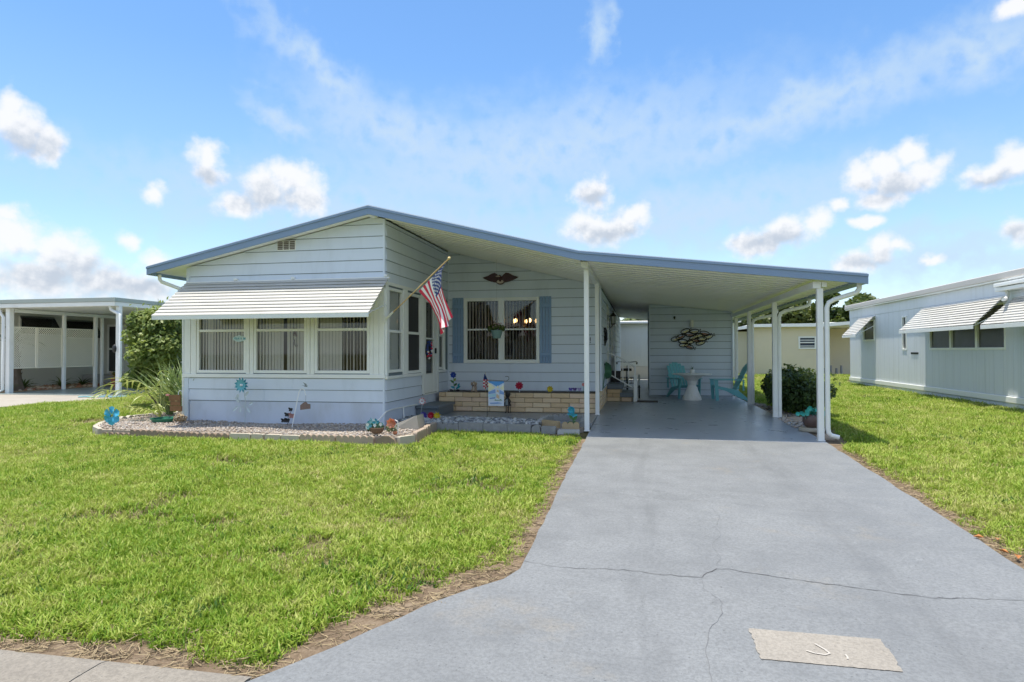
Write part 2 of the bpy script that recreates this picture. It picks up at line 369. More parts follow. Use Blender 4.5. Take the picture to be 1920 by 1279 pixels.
def concrete_mat(name, col, rough, speck=.5, streak=.06, stain=(.3,.3,.28), bump=.25, tracks=None, grain=.22):
    m = bpy.data.materials.new(name); m.use_nodes = True; t = NT(m.node_tree); b = t.n['Principled BSDF']
    geo = t.new('ShaderNodeNewGeometry'); p = geo.outputs['Position']
    big = t.noise(p, .45, 6, .62); mid = t.noise(p, 2.6, 7, .68); fine = t.noise(p, 190, 3, .6); gr = t.noise(p, 48, 5, .75)
    br = t.noise(t.vec('MULTIPLY', p, (.8, 11, 1)), 1.7, 6, .66)
    f = t.math('ADD', t.math('ADD', t.math('MULTIPLY', big, .4), t.math('MULTIPLY', mid, .4)), t.math('MULTIPLY', br, .2))
    c = t.mix(t.maprange(f, .36, .64), tuple(x*.84 for x in col), tuple(min(1, x*1.12) for x in col))
    c = t.mix(t.math('MULTIPLY', t.maprange(br, .52, .74), streak*4), c, tuple(x*.72 for x in col))
    c = t.mix(t.math('MULTIPLY', t.maprange(mid, .55, .76), .45), c, stain)
    if tracks:                                   # faint tyre tracks, drips of oil and warm stains
        sx = t.new('ShaderNodeSeparateXYZ'); t.l.new(t.vec('ADD', p, t.vec('SCALE', t.noise(p, .8, 3, .5, out=1), .25)), sx.inputs[0]); X = sx.outputs[0]
        for x0 in tracks:
            d = t.math('ABSOLUTE', t.math('SUBTRACT', X, x0 + .12))
            k = t.math('MULTIPLY', t.maprange(d, .22, .04), t.maprange(t.noise(t.vec('MULTIPLY', p, (6, .6, 1)), 1.5, 5, .6), .35, .7))
            c = t.mix(t.math('MULTIPLY', k, .42), c, tuple(x*.62 for x in col))
        wn = t.noise(t.vec('ADD', p, (7.3, 2.1, 0)), 1.1, 6, .7); c = t.mix(t.math('MULTIPLY', t.maprange(wn, .58, .76), .50), c, (.30, .26, .20))
        wn = t.noise(t.vec('ADD', p, (1.3, 9.1, 0)), 2.2, 5, .6); c = t.mix(t.math('MULTIPLY', t.maprange(wn, .66, .76), .5), c, tuple(x*.55 for x in col))
        wn = t.noise(t.vec('ADD', p, (4.3, 5.1, 0)), 3.4, 8, .75); c = t.mix(t.math('MULTIPLY', t.maprange(wn, .62, .72), .5), c, tuple(min(1, x*1.45) for x in col))
    vo = t.new('ShaderNodeTexVoronoi'); vo.inputs['Scale'].default_value = 22; t.l.new(p, vo.inputs['Vector'])
    sp = t.math('MULTIPLY', t.math('LESS_THAN', vo.outputs['Distance'], .13), t.math('GREATER_THAN', t.noise(p, 7, 3), .52))
    c = t.mix(t.math('MULTIPLY', sp, speck), c, (.07, .075, .08))
    c = t.mix(t.maprange(gr, .36, .62, grain, 0.), c, tuple(x*.5 for x in col))
    c = t.mix(t.maprange(fine, .3, .7, .14, 0.), c, tuple(x*.5 for x in col))
    t.l.new(c, b.inputs['Base Color'])
    t.l.new(t.maprange(mid, .3, .7, rough-.06, rough+.08), b.inputs['Roughness']); b.inputs['Specular IOR Level'].default_value = .35
    bn = t.new('ShaderNodeBump'); bn.inputs['Strength'].default_value = bump; bn.inputs['Distance'].default_value = .006
    t.l.new(t.noise(p, 90, 5, .7), bn.inputs['Height']); t.l.new(bn.outputs[0], b.inputs['Normal'])
    return m
DRIVE = concrete_mat('painted_drive', (.225, .236, .246), .62, .6, .07, stain=(.205, .215, .22), bump=.6, tracks=(.05, 1.62), grain=.5)
SLABM = concrete_mat('painted_slab', (.36, .385, .42), .32, .0, .03, stain=(.28, .31, .34), bump=.015, grain=.05)
CURBM = concrete_mat('kerb_concrete', (.31, .28, .24), .85, .5, .02, stain=(.20, .185, .16), bump=1.0, grain=.55)
BARECONC = concrete_mat('bare_concrete', (.36, .33, .29), .9, .4, .02, stain=(.25, .23, .21), bump=1.0, grain=.45)
PALECONC = concrete_mat('pale_concrete', (.40, .365, .32), .85, .2, .05, stain=(.31, .28, .24), bump=.5)
ASPHALT = mat('asphalt', (.10, .10, .10), .9, .15, 20, .5, 120)
CRACK = mat('crack_dark', (.085, .085, .09), .95, .2)

DRIVE_POLY = [(-.86, 10.60), (2.84, 10.60), (2.78, 9.19), (2.70, 6.4), (2.66, 5.1), (2.95, 4.3), (3.6, 2.75), (-1.98, 2.75), (-1.76, 3.09), (-1.64, 3.27), (-1.32, 3.86), (-1.12, 4.13), (-.93, 4.34), (-.85, 4.55), (-.845, 5.0), (-.86, 7.0)]
def wobble(poly, amp, step, rnd):
    out = []
    for i, (x, y) in enumerate(poly):
        x2, y2 = poly[(i+1) % len(poly)]; L = math.hypot(x2-x, y2-y); n = max(1, int(L/step))
        for k in range(n):
            a = k/n; e = amp if 0 < k else 0
            out.append((x+(x2-x)*a + rnd.uniform(-e, e), y+(y2-y)*a + rnd.uniform(-e, e)*.3))
    return out
def sheet(name, poly, zf, m, thick=.10, parent=None):
    bm = bmesh.new(); vs = [bm.verts.new((x, y, 0)) for x, y in poly]
    f = bm.faces.new(vs); bmesh.ops.triangulate(bm, faces=[f])
    y0 = min(p[1] for p in poly); y1 = max(p[1] for p in poly)
    yy = [y for y in np.arange(math.ceil(y0*2)/2, y1, .5)]
    for y in yy:
        bmesh.ops.bisect_plane(bm, geom=bm.verts[:]+bm.edges[:]+bm.faces[:], plane_co=(0, y, 0), plane_no=(0, 1, 0))
    for v in bm.verts: v.co.z = zf(v.co.y)
    ext = bmesh.ops.extrude_face_region(bm, geom=bm.faces[:])
    for g in ext['geom']:
        if isinstance(g, bmesh.types.BMVert): g.co.z -= thick
    bmesh.ops.recalc_face_normals(bm, faces=bm.faces)
    me = bpy.data.meshes.new(name); bm.to_mesh(me); bm.free(); me.materials.append(m)
    return obj_me(name, me, parent)
_rd = random.Random(5)
drive = structure(sheet('driveway', wobble(DRIVE_POLY[1:] + DRIVE_POLY[:1], .012, .22, _rd), gz, DRIVE))
def ribbon(mb, pts, w0, w1, zoff=.003):
    n = len(pts); vs = []
    for i, (x, y) in enumerate(pts):
        a = pts[max(0, i-1)]; b = pts[min(n-1, i+1)]; d = Vector((b[0]-a[0], b[1]-a[1])).normalized()
        w = (w0 + (w1-w0)*abs(2*i/(n-1)-1))*_rd.uniform(.5, 1.3)*.5
        vs += [(x-d.y*w, y+d.x*w, gz(y)+zoff), (x+d.y*w, y-d.x*w, gz(y)+zoff)]
    mb.add(vs, [(2*i, 2*i+1, 2*i+3, 2*i+2) for i in range(n-1)])
def jag(pts, step, amp):
    out = []
    for (x, y), (x2, y2) in zip(pts, pts[1:]):
        n = max(1, int(math.hypot(x2-x, y2-y)/step))
        for k in range(n): out.append((x+(x2-x)*k/n+_rd.uniform(-amp, amp), y+(y2-y)*k/n+_rd.uniform(-amp, amp)))
    return out + [pts[-1]]
CR1 = [(-.84, 4.70), (-.77, 4.67), (-.51, 4.61), (-.11, 4.65), (.15, 4.60), (.41, 4.60), (.53, 4.77), (.63, 4.78), (.87, 4.71), (1.38, 4.59), (1.82, 4.50), (2.02, 4.54), (2.75, 4.56)]
cm = MB(); ribbon(cm, jag(CR1, .05, .012), .0075, .004); cm.build('crack', CRACK, drive)
CRACKF = mat('faint_crack', (.15, .155, .165), .95, .2)
cm = MB(); ribbon(cm, jag([(.53, 4.77), (.59, 5.02), (.56, 5.33), (.67, 5.55), (.64, 5.77), (.72, 6.10), (.66, 6.5)], .05, .010), .0025, .0015); cm.build('crack', CRACKF, drive)
cm = MB(); ribbon(cm, jag([(.42, 4.60), (.41, 4.40), (.50, 4.25), (.49, 4.05), (.39, 3.83), (.34, 3.60), (.34, 3.41), (.35, 3.2), (.4, 2.8)], .05, .010), .0034, .002); cm.build('crack', CRACKF, drive)
cm = MB(); ribbon(cm, jag([(-.8, 6.95), (-.56, 6.89), (.16, 6.68), (.68, 6.66), (1.48, 6.45), (2.6, 6.45)], .06, .012), .0025, .0015); cm.build('crack', CRACKF, drive)
# bare, unpainted rectangle with ghost of old house digits
NW = mat('worn_white_paint', (.43, .40, .36), .8, .22, 60, dirt=(.40, .37, .33), ds=45, damt=.9)
pm = MB()
pp = wobble([(.615, 3.53), (1.285, 3.525), (1.30, 3.865), (.61, 3.872)], .008, .022, _rd)
pm.add([(x, y, gz(y)+.004) for x, y in pp], [tuple(range(len(pp)))])
bare = pm.build('bare_patch', BARECONC, drive)
dm = MB()
def stroke(mb, pts, w, zo):
    n = len(pts); vs = []
    for i, (x, y) in enumerate(pts):
        a = pts[max(0, i-1)]; b = pts[min(n-1, i+1)]; d = Vector((b[0]-a[0], b[1]-a[1])).normalized()
        vs += [(x-d.y*w/2, y+d.x*w/2, gz(y)+zo), (x+d.y*w/2, y-d.x*w/2, gz(y)+zo)]
    mb.add(vs, [(2*i, 2*i+1, 2*i+3, 2*i+2) for i in range(n-1)])
stroke(dm, [(.93, 3.74), (.965, 3.685), (.978, 3.645), (.95, 3.625), (.90, 3.635), (.865, 3.655)], .013, .008)
stroke(dm, [(1.055, 3.65), (1.058, 3.62), (1.052, 3.60)], .010, .008)
dm.build('painted_digit', NW, bare)
# kerb and street along the bottom left
kerb_root = None
KX = [-14.6, -12.4, -10.2, -8.0, -5.8, -4.0, -2.78, -1.92]
for i, (a, b) in enumerate(zip(KX, KX[1:])):
    k = MB(); prof = [(2.92, -.42), (2.92, -.292), (2.88, -.283), (2.72, -.284), (2.60, -.296), (2.45, -.32), (2.2, -.345), (1.9, -.36), (1.9, -.46)]
    k.prism([(y, z) for y, z in prof], 'x', a+.004, b-.004)
    o = k.build('kerb' if i == 0 else 'kerb_segment', CURBM, kerb_root, smooth=True)
    if i == 0: kerb_root = structure(o)
sm = MB(); sm.box(-60, 60, -7, 1.88, -.5, -.37); structure(sm.build('street', ASPHALT))
apr = MB(); apr.prism([(2.74, -.284), (2.5, -.30), (1.9, -.36), (1.9, -.45), (2.74, -.42)], 'x', -1.9, 3.8); structure(apr.build('drive_apron', DRIVE))

# painted slab under the carport and entry
structure(sheet('carport_slab', [(-.86, 10.612), (2.85, 10.612), (2.78, 13.8), (2.74, 30.6), (-.86, 30.6)], gz, SLABM, .12))
pat = MB(); pat.prism([(-4.5, 12.2), (-3.8, 12.22), (-2.7, 12.12), (-1.8, 12.0), (-.87, 12.0), (-.87, 13.9), (-4.5, 13.9)], 'z', -.12, -.004)
structure(pat.build('entry_patio', SLABM))

# ------------------------------------------------------------------ the house
def roof_top(x):
    if x <= -4.728: return 2.987 + .2132*(x+9.269)
    if x <= -.977: return 3.955 - .2493*(x+4.728)
    return 3.02 - .1128*(x+.977)
LAP0, PITCH = .405, .218
ROWS = [LAP0 + PITCH*k for k in range(17)]
FY, SX, RY, HX = 10.95, -4.55, 14.85, -.87      # porch front, porch side, recessed wall, right wall
house = thing('manufactured_house', 'pale blue manufactured house with gabled roof, slat awning and glazed porch', 'house', (-4.6, 14, 0))

def clip(poly, a, b, c):
    out = []
    for i in range(len(poly)):
        p, q = poly[i], poly[(i+1) % len(poly)]
        dp, dq = a*p[0]+b*p[1]+c, a*q[0]+b*q[1]+c
        if dp >= 0: out.append(p)
        if (dp >= 0) != (dq >= 0):
            t = dp/(dp-dq); out.append((p[0]+(q[0]-p[0])*t, p[1]+(q[1]-p[1])*t))
    return out
def board(poly, zb, zt, place, parent, m=SIDING, lap=.016, d0=.010, name='siding_board'):
    poly = clip(poly, 0, 1, -(zb+.011))  # bottom gap bares the darker wall core, strengthening the lap shadow line
    if len(poly) < 3: return
    mb = MB(); n = len(poly)
    def d(z): return d0 + lap*max(0, min(1, (zt-z)/(zt-zb)))
    vs = [place(u, d(z), z) for u, z in poly] + [place(u, 0., z) for u, z in poly]
    fs = [tuple(range(n)), tuple(range(2*n-1, n-1, -1))] + [(i, (i+1) % n, n+(i+1) % n, n+i) for i in range(n)]
    mb.add(vs, fs); return mb.build(name, m, parent)
_rj = random.Random(33)
def boards(u0, u1, z0, z1, rows, place, parent, holes=(), clips=(), m=SIDING):
    """one mesh per siding board, broken round the openings"""
    rr = [r for r in rows if z0 - 1e-6 <= r < z1] ; rr = ([z0] if not rr or rr[0] > z0+.02 else []) + rr
    for i, zb in enumerate(rr):
        zt = min(rr[i+1] if i+1 < len(rr) else zb+PITCH, z1)
        if zt - zb < .01: continue
        cuts = [(u0, u1, zb, zt)]
        for (a, b, c, e) in holes:
            nx = []
            for (p, q, r, s) in cuts:
                if b <= p or a >= q or e <= r+.001 or c >= s-.001: nx.append((p, q, r, s)); continue
                if a > p: nx.append((p, a, r, s))
                if b < q: nx.append((b, q, r, s))
                if c > r+.02: nx.append((max(a, p), min(b, q), r, c))
                if e < s-.02: nx.append((max(a, p), min(b, q), e, s))
            cuts = nx
        for (p, q, r, s) in cuts:
            poly = [(p, r), (q, r), (q, s), (p, s)]
            for k in clips: poly = clip(poly, *k)
            if len(poly) < 3 or max(z for _, z in poly)-min(z for _, z in poly) < .012: continue
            ua, ub = min(u for u, _ in poly), max(u for u, _ in poly)
            js = [ua] + ([ua + (ub-ua)*_rj.uniform(.25, .75)] if ub-ua > 2.4 else []) + [ub]
            for a_, b_ in zip(js, js[1:]):
                pc = clip(clip(poly, 1, 0, -(a_+.0012)), -1, 0, b_-.0012)
                board(pc, zb, zt, place, parent, m, lap=.016+_rj.uniform(-.002, .003))
def wall_grid(mb, u0, u1, z0, z1, holes, box):
    us = sorted({u0, u1} | {h[0] for h in holes} | {h[1] for h in holes})
    for a, b in zip(us, us[1:]):
        zs = [(z0, z1)]
        for h in holes:
            if h[0] <= a and h[1] >= b:
                nz = []
                for p, q in zs:
                    if h[2] > p: nz.append((p, min(q, h[2])))
                    if h[3] < q: nz.append((max(p, h[3]), q))
                zs = nz
        for p, q in zs: box(a, b, p, q)

PF = lambda u, d, z: (u, FY - d, z)         # porch front (faces the street)
PS = lambda u, d, z: (SX + d, u, z)         # porch side (faces right)
PR = lambda u, d, z: (u, RY - d, z)         # recessed wall
PH = lambda u, d, z: (HX + d, u, z)         # right wall under the carport
CLL = (.2132, -1, 2.987 - .125 + .2132*9.269)
CLR = (-.2493, -1, 3.955 - .14 - .2493*4.728)
# gable boards over the awning, porch boards below the windows
boards(-8.60, -4.585, 2.56, 3.86, ROWS, PF, house, holes=[(-6.70, -6.33, 3.26, 3.44)], clips=[CLL, CLR])
boards(-8.60, -4.585, .405, .845, ROWS, PF, house)
boards(10.965, 14.83, 2.56, 3.75, ROWS, PS, house)
boards(10.965, 12.90, .405, .83, ROWS, PS, house); boards(14.03, 14.83, .405, .90, ROWS, PS, house)
WINR = (-4.14, -2.30, 1.06, 2.625)
boards(-4.53, -.90, .405, 3.78, ROWS, PR, house, holes=[WINR], clips=[CLR])
boards(14.87, 30.3, .405, 2.78, ROWS, PH, house, holes=[(17.45, 18.45, .46, 2.62)])
# skirting
sk = MB(); sk.cbox(-8.585, -4.575, FY-.008, FY+.05, -.06, .402, .003); sk.build('skirting', SKIRT, house)
sk = MB(); sk.cbox(SX-.05, SX+.008, FY+.02, 14.82, -.06, .402, .003); sk.build('skirting', SKIRT, house)
sk = MB(); sk.box(-4.53, -.9, RY-.006, RY+.05, -.06, .402); sk.build('skirting', SKIRT, house)
sk = MB(); sk.box(HX-.06, HX+.006, RY+.02, 30.3, -.06, .402); sk.build('skirting', SKIRT, house)
# wall cores with real openings
wc = MB()
FW = [(-8.42, -7.37), (-7.19, -6.11), (-5.93, -4.85)]
wall_grid(wc, -8.58, -4.6, .40, 2.80, [(a, b, .95, 2.5) for a, b in FW], lambda a, b, p, q: wc.box(a, b, FY, FY+.09, p, q))
wc.prism([(-8.58, 2.80), (-4.6, 2.80), (-4.6, 3.78), (-4.728, 3.80), (-8.58, 3.0)], 'y', FY, FY+.09)
SW = [(11.07, 11.81, .96, 2.53), (12.06, 12.88, .91, 2.52), (13.07, 13.93, .43, 2.49), (14.07, 14.46, .94, 2.43)]
wall_grid(wc, FY+.09, 14.85, .40, 3.76, SW, lambda a, b, p, q: wc.box(SX-.09, SX, a, b, p, q))
wall_grid(wc, SX, HX, .0, 2.74, [WINR], lambda a, b, p, q: wc.box(a, b, RY, RY+.1, p, q))
wc.prism([(SX, 2.74), (HX-.1, 2.74), (HX-.1, 2.86), (SX, 3.76)], 'y', RY, RY+.1)
wc.box(HX-.1, HX, RY+.1, 30.3, .0, 2.86)
wc.box(-8.6, -8.5, FY+.09, 30.3, -.06, 3.0)
wc.box(-8.5, HX-.1, 30.2, 30.3, 0, 2.8)
wc.build('wall', WALLCORE, house)
lw = MB(); lw.box(-8.62, -8.602, FY+.02, 30.3, -.06, 3.0); lw.build('side_wall', SIDING, house)
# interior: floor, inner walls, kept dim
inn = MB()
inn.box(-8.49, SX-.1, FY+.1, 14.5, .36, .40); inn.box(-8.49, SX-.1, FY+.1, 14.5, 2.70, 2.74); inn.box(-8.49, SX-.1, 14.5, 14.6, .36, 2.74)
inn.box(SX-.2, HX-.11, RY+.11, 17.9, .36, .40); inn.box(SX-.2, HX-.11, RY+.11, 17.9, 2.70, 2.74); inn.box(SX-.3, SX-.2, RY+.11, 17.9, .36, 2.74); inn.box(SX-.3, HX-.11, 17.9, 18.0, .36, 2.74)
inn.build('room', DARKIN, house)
# corner trims
for (x0, x1, y0, y1, z0, z1) in ((-8.69, -8.60, FY-.03, FY+.07, -.05, .845), (-4.585, -4.545, FY-.026, FY+.012, -.05, .845), (-4.585, -4.545, FY-.026, FY+.012, 2.56, 3.775),
                                 (-8.66, -8.60, FY-.026, FY+.05, 2.56, 2.99), (HX-.02, HX+.022, RY-.024, RY+.02, 0, 2.86), (SX, SX+.03, RY-.03, RY-.002, .4, 3.76)):
    k = MB(); k.cbox(x0, x1, y0, y1, z0, z1, .003); k.build('corner_trim', SIDING, house)
# ---- porch windows (front): white frame wall, three double sashes with blinds
def sash_window(name, place, u0, u1, z0, z1, zm, fr=.045, glass=GLASS, d=0.0, parent=house, blinds=None, screen=None, label=None, bd=.12):
    """frame, meeting rail, two panes; place(u,d,z) maps to the wall; d<0 is inward"""
    def bx(mb, a, b, d0, d1, p, q, c=.003):
        A = place(a, d0, p); B = place(b, d1, q); mb.cbox(A[0], B[0], A[1], B[1], A[2], B[2], c)
    f = MB()
    bx(f, u0-.01, u0+fr, -.05, .022, z0-.01, z1+.01); bx(f, u1-fr, u1+.01, -.05, .022, z0-.01, z1+.01)
    bx(f, u0+fr, u1-fr, -.05, .020, z0-.01, z0+fr); bx(f, u0+fr, u1-fr, -.05, .020, z1-fr, z1+.01)
    w = f.build(name, TRIM, parent, label=label)
    r = MB(); bx(r, u0+fr, u1-fr, -.04, .012, zm-.025, zm+.025); r.build('meeting_rail', TRIM, w)
    for p, q, dd in ((z0+fr, zm-.025, -.015), (zm+.025, z1-fr, -.028)):
        g = MB(); A = [place(a, dd, z) for a, z in ((u0+fr, p), (u1-fr, p), (u1-fr, q), (u0+fr, q))]
        g.add(A, [(0, 1, 2, 3)]); g.build('pane', screen or glass, w, recalc=False)
    if blinds:
        bm_, n, ang, gaps = blinds; sh = None
        pw = (u1-u0-2*fr)/n
        for k in range(n):
            if k in gaps: continue
            uc = u0+fr+pw*(k+.5); a = ang[k] if isinstance(ang, (list, tuple)) else ang
            hw = pw*.56*math.cos(a); hd = pw*.56*math.sin(a); mb = MB()
            P = [place(uc-hw, -bd-hd, z0+fr*.6), place(uc, -bd+.001, z0+fr*.6), place(uc+hw, -bd+hd, z0+fr*.6)]
            Q = [(x, y, z1-fr*.6) for x, y, _ in P]
            mb.add(P+Q, [(0, 1, 4, 3), (1, 2, 5, 4)]); mb.build('blind_slat', bm_, w, recalc=False)
    return w
_rb = random.Random(2)
for wi, (a, b) in enumerate(FW):
    n = 15; gaps = {1: (8,)}.get(wi, ())
    if wi == 2: ang = [.25]*7 + [.95, .8, .9, .75, .95, .85, .8, .9]
    else: ang = [_rb.uniform(.15, .5) for _ in range(n)]
    sash_window('window', PF, a, b, .95, 2.5, 1.755, blinds=(BLIND, n, ang, gaps), d=0, bd=.065)
# white uprights and sills between the sashes
for (x0, x1) in ((-8.69, -8.56), (-8.55, -8.435), (-7.355, -7.29), (-7.28, -7.205), (-6.095, -6.03), (-6.02, -5.945), (-4.835, -4.77), (-4.765, -4.66), (-4.655, -4.553)):
    fw = MB(); fw.cbox(x0, x1, FY-.03, FY+.05, .925, 2.60, .004); fw.build('window_post', TRIM, house)
si = MB(); si.cbox(-8.70, -4.53, FY-.05, FY+.04, .852, .925, .006); si.build('window_sill', TRIM, house)
hd = MB(); hd.cbox(-8.69, -4.553, FY-.028, FY+.04, 2.512, 2.56, .004); hd.build('window_head', TRIM, house)
# ---- porch side: window, screen, door, small window
sash_window('window', PS, 11.07, 11.81, .96, 2.53, 1.725, blinds=(BLINDW, 10, .2, ()), glass=GLASS, label='side porch window with white curtains', bd=.07)
sash_window('window', PS, 12.06, 12.88, .91, 2.52, 1.72, screen=SCREEN, label='side porch window with dark insect screens')
sash_window('window', PS, 14.07, 14.46, .94, 2.43, 1.72, blinds=(BLINDW, 6, .3, ()), glass=GLASSD, label='narrow porch window behind the flag')
for y0, y1, zz in ((10.965, 11.055, .895), (11.83, 11.93, .895), (11.94, 12.045, .895), (12.895, 12.95, .895), (14.475, 14.56, .92)):
    st = MB(); st.cbox(SX-.04, SX+.03, y0, y1, zz, 2.57, .004); st.build('window_post', TRIM, house)
for y0, y1, zz in ((10.945, 12.93, .835), (14.04, 14.58, .862)):
    si = MB(); si.cbox(SX-.03, SX+.05, y0, y1, zz, zz+.056, .006); si.build('window_sill', TRIM, house)
hd = MB(); hd.cbox(SX-.03, SX+.034, 10.965, 14.6, 2.572, 2.63, .004); hd.build('window_head', TRIM, house)
dr = MB()
dr.cbox(SX-.03, SX+.03, 13.072, 13.16, .44, 2.48, .004); dr.cbox(SX-.03, SX+.03, 13.69, 13.925, .44, 2.48, .004)
dr.cbox(SX-.028, SX+.028, 13.16, 13.69, .44, .86, .004); dr.cbox(SX-.028, SX+.028, 13.16, 13.69, 2.42, 2.48, .004); dr.cbox(SX-.028, SX+.028, 13.16, 13.69, 1.61, 1.645, .004)
door = dr.build('screen_door', TRIM, house)
for p, q in ((.86, 1.61), (1.645, 2.42)):
    g = MB(); g.add([(SX-.005, 13.16, p), (SX-.005, 13.69, p), (SX-.005, 13.69, q), (SX-.005, 13.16, q)], [(0, 1, 2, 3)]); g.build('pane', GLASSD, door, recalc=False)
h = MB(); h.cbox(SX+.03, SX+.07, 13.74, 13.77, 1.30, 1.42, .004); h.build('handle', BLACK, door)
fr = MB(); fr.cbox(SX-.04, SX+.036, 12.955, 13.066, .43, 2.57, .004); fr.cbox(SX-.04, SX+.036, 13.932, 14.03, .43, 2.57, .004); fr.cbox(SX-.04, SX+.034, 13.066, 13.932, 2.492, 2.57, .004)
fr.cbox(SX-.04, SX+.05, 13.03, 13.97, .405, .428, .003)
fr.build('door_frame', TRIM, house)
# ---- recessed picture window with open vertical blinds and two shutters
wn = MB()
x0, x1, z0, z1 = WINR
for a, b, p, q in ((x0, x0+.085, z0, z1), (x1-.075, x1, z0, z1), (-3.285, -3.14, z0+.085, z1-.08)): wn.cbox(a, b, RY-.05, RY+.05, p, q, .006)
for p, q in ((z0, z0+.085), (z1-.08, z1)): wn.cbox(x0+.085, x1-.075, RY-.048, RY+.05, p, q, .006)
win = wn.build('window', TRIM, house, label='recessed picture window with open vertical blinds')
for a, b in ((x0+.085, -3.285), (-3.14, x1-.075)):
    m_ = MB(); m_.cbox(a, b, RY-.02, RY+.03, 1.845, 1.885, .004); m_.build('meeting_rail', TRIM, win)
    for p, q in ((z0+.085, 1.845), (1.885, z1-.08)):
        g = MB(); g.add([(a, RY+.005, p), (b, RY+.005, p), (b, RY+.005, q), (a, RY+.005, q)], [(0, 1, 2, 3)]); g.build('pane', GLASS, win, recalc=False)
    n = 10
    for k in range(n):
        uc = a + (b-a)*(k+.5)/n; ang = 1.47 + _rb.uniform(-.10, .10)
        hw, hd_ = .042*math.cos(ang), .042*math.sin(ang); s_ = MB()
        P = [(uc-hw, RY+.085-hd_, z0+.1), (uc+hw, RY+.085+hd_, z0+.1)]
        s_.add(P + [(x, y, z1-.09) for x, y, _ in P], [(0, 1, 3, 2)]); s_.build('blind_slat', BLINDW, win, recalc=False)
for u0, u1 in ((-4.425, -4.150), (-2.288, -2.012)):
    b_ = MB(); bw = (u1-u0)/4
    sh = None
    for k in range(4):
        b1 = MB(); b1.cbox(u0+bw*k+.003, u0+bw*(k+1)-.003, RY-.042, RY-.014, 1.065, 2.635, .004)
        if k == 0: sh = b1.build('shutter', SHUTTERBLUE, house)
        else: b1.build('shutter_board', SHUTTERBLUE, sh)
    for zc in (1.27, 2.42):
        b2 = MB(); b2.cbox(u0+.004, u1-.004, RY-.06, RY-.043, zc-.04, zc+.04, .004); b2.build('batten', SHUTTERBLUE, sh)
# chandelier behind the picture window
CH = thing('chandelier', 'lit chandelier with warm candle bulbs behind the recessed picture window', 'chandelier', (-2.85, 15.9, 2.3))
BRASS = mat('brass', (.45, .33, .14), .35, .1, metal=.9); BULB = emit_mat('warm_bulb', (1.0, .60, .24), 1.6)
c_ = MB(); c_.tube([(-2.85, 15.9, 2.70), (-2.85, 15.9, 1.95)], .012); c_.ball(-2.85, 15.9, 1.98, .05)
for k in range(5):
    a = 2*math.pi*k/5+.35; X, Y = -2.85+.3*math.cos(a), 15.9+.3*math.sin(a)
    c_.tube([(-2.85, 15.9, 1.98), (-2.85+.15*math.cos(a), 15.9+.15*math.sin(a), 1.92), (X, Y, 2.0)], .009, 6); c_.lathe([(.02, 2.0), (.02, 2.06)], X, Y, 8)
c_.build('frame', BRASS, CH, smooth=True)
for k in range(5):
    a = 2*math.pi*k/5+.35; X, Y = -2.85+.3*math.cos(a), 15.9+.3*math.sin(a)
    b_ = MB(); b_.ball(X, Y, 2.115, .033, .033, .055, 8, 6); b_.build('bulb', BULB, CH, smooth=True)
# ---- gable vent
v = MB(); v.cbox(-6.705, -6.325, FY-.032, FY-.002, 3.255, 3.445, .003); vent = v.build('gable_vent', TRIM, house)
VENTM = mat('vent_louvre', (.17, .15, .14), .6)
for k in range(3):
    u = -6.69 + k*.125
    for j in range(5):
        q = MB(); z = 3.272 + j*.033; q.add([(u, FY-.036, z), (u+.105, FY-.036, z), (u+.105, FY-.048, z+.022), (u, FY-.048, z+.022), (u, FY-.033, z+.026), (u+.105, FY-.033, z+.026)], [(0, 1, 2, 3), (3, 2, 5, 4)])
        q.build('louvre', VENTM, vent)
# ---- roof, fascia, soffit
def roofpoly(xs, th, off=0): return [(x, roof_top(x)-off) for x in xs] + [(x, roof_top(x)-off-th) for x in reversed(xs)]
FX = 10.6                                     # plane of the front fascia
rf = MB(); rf.prism(roofpoly([-9.23, -4.728, -.977], .10, .008), 'y', FX+.03, 30.6); rf.build('roof', CEIL, house)
rt = MB(); rt.prism([(-9.26, roof_top(-9.26)+.008), (-4.728, roof_top(-4.728)+.012), (-.977, roof_top(-.977)+.008), (-.977, roof_top(-.977)-.006), (-4.728, roof_top(-4.728)-.006), (-9.26, roof_top(-9.26)-.006)], 'y', FX, 30.62)
rt.build('roof_skin', ROOFTOP, house)
def fascia(parent, xs):
    f = MB(); f.prism(roofpoly(xs, .112, .046), 'y', FX-.005, FX+.028); f.build('fascia', BLUEFASCIA, parent)
    f = MB(); f.prism(roofpoly(xs, .038, .0075), 'y', FX-.022, FX+.028); f.build('drip_edge', BLUEFASCIA, parent)
fascia(house, [-9.269, -4.728, -.977])
ge = MB(); ge.prism([(-9.23, 2.835), (-9.26, 2.825), (-9.285, 2.86), (-9.285, 2.97), (-9.27, 2.97), (-9.27, 2.865), (-9.25, 2.845), (-9.235, 2.97), (-9.225, 2.97)], 'y', FX+.03, 30.6); ge.build('gutter', BLUEFASCIA, house)
rv = MB(); rv.box(-4.78, -4.68, FX+.03, 10.92, 3.79, 3.835); rv.build('ridge_beam', TRIM, house)
def pans(parent, xa, xb, y0, y1, off):
    n = int((y1-y0)/.305); first = None
    for k in range(n):
        a = y0 + k*(y1-y0)/n; b = y0 + (k+1)*(y1-y0)/n; mb = MB()
        za, zb_ = roof_top(xa)-off, roof_top(xb)-off
        mb.prism([(xa, za), (xb, zb_), (xb, zb_+.018), (xa, za+.018)], 'y', a+.008, b-.008)
        mb.prism([(xa, za-.012), (xb, zb_-.012), (xb, zb_+.001), (xa, za+.001)], 'y', b-.030, b-.010)
        mb.build('ceiling_pan', CEIL, parent)
pans(house, -4.53, -.99, FX+.03, 14.82, .128)
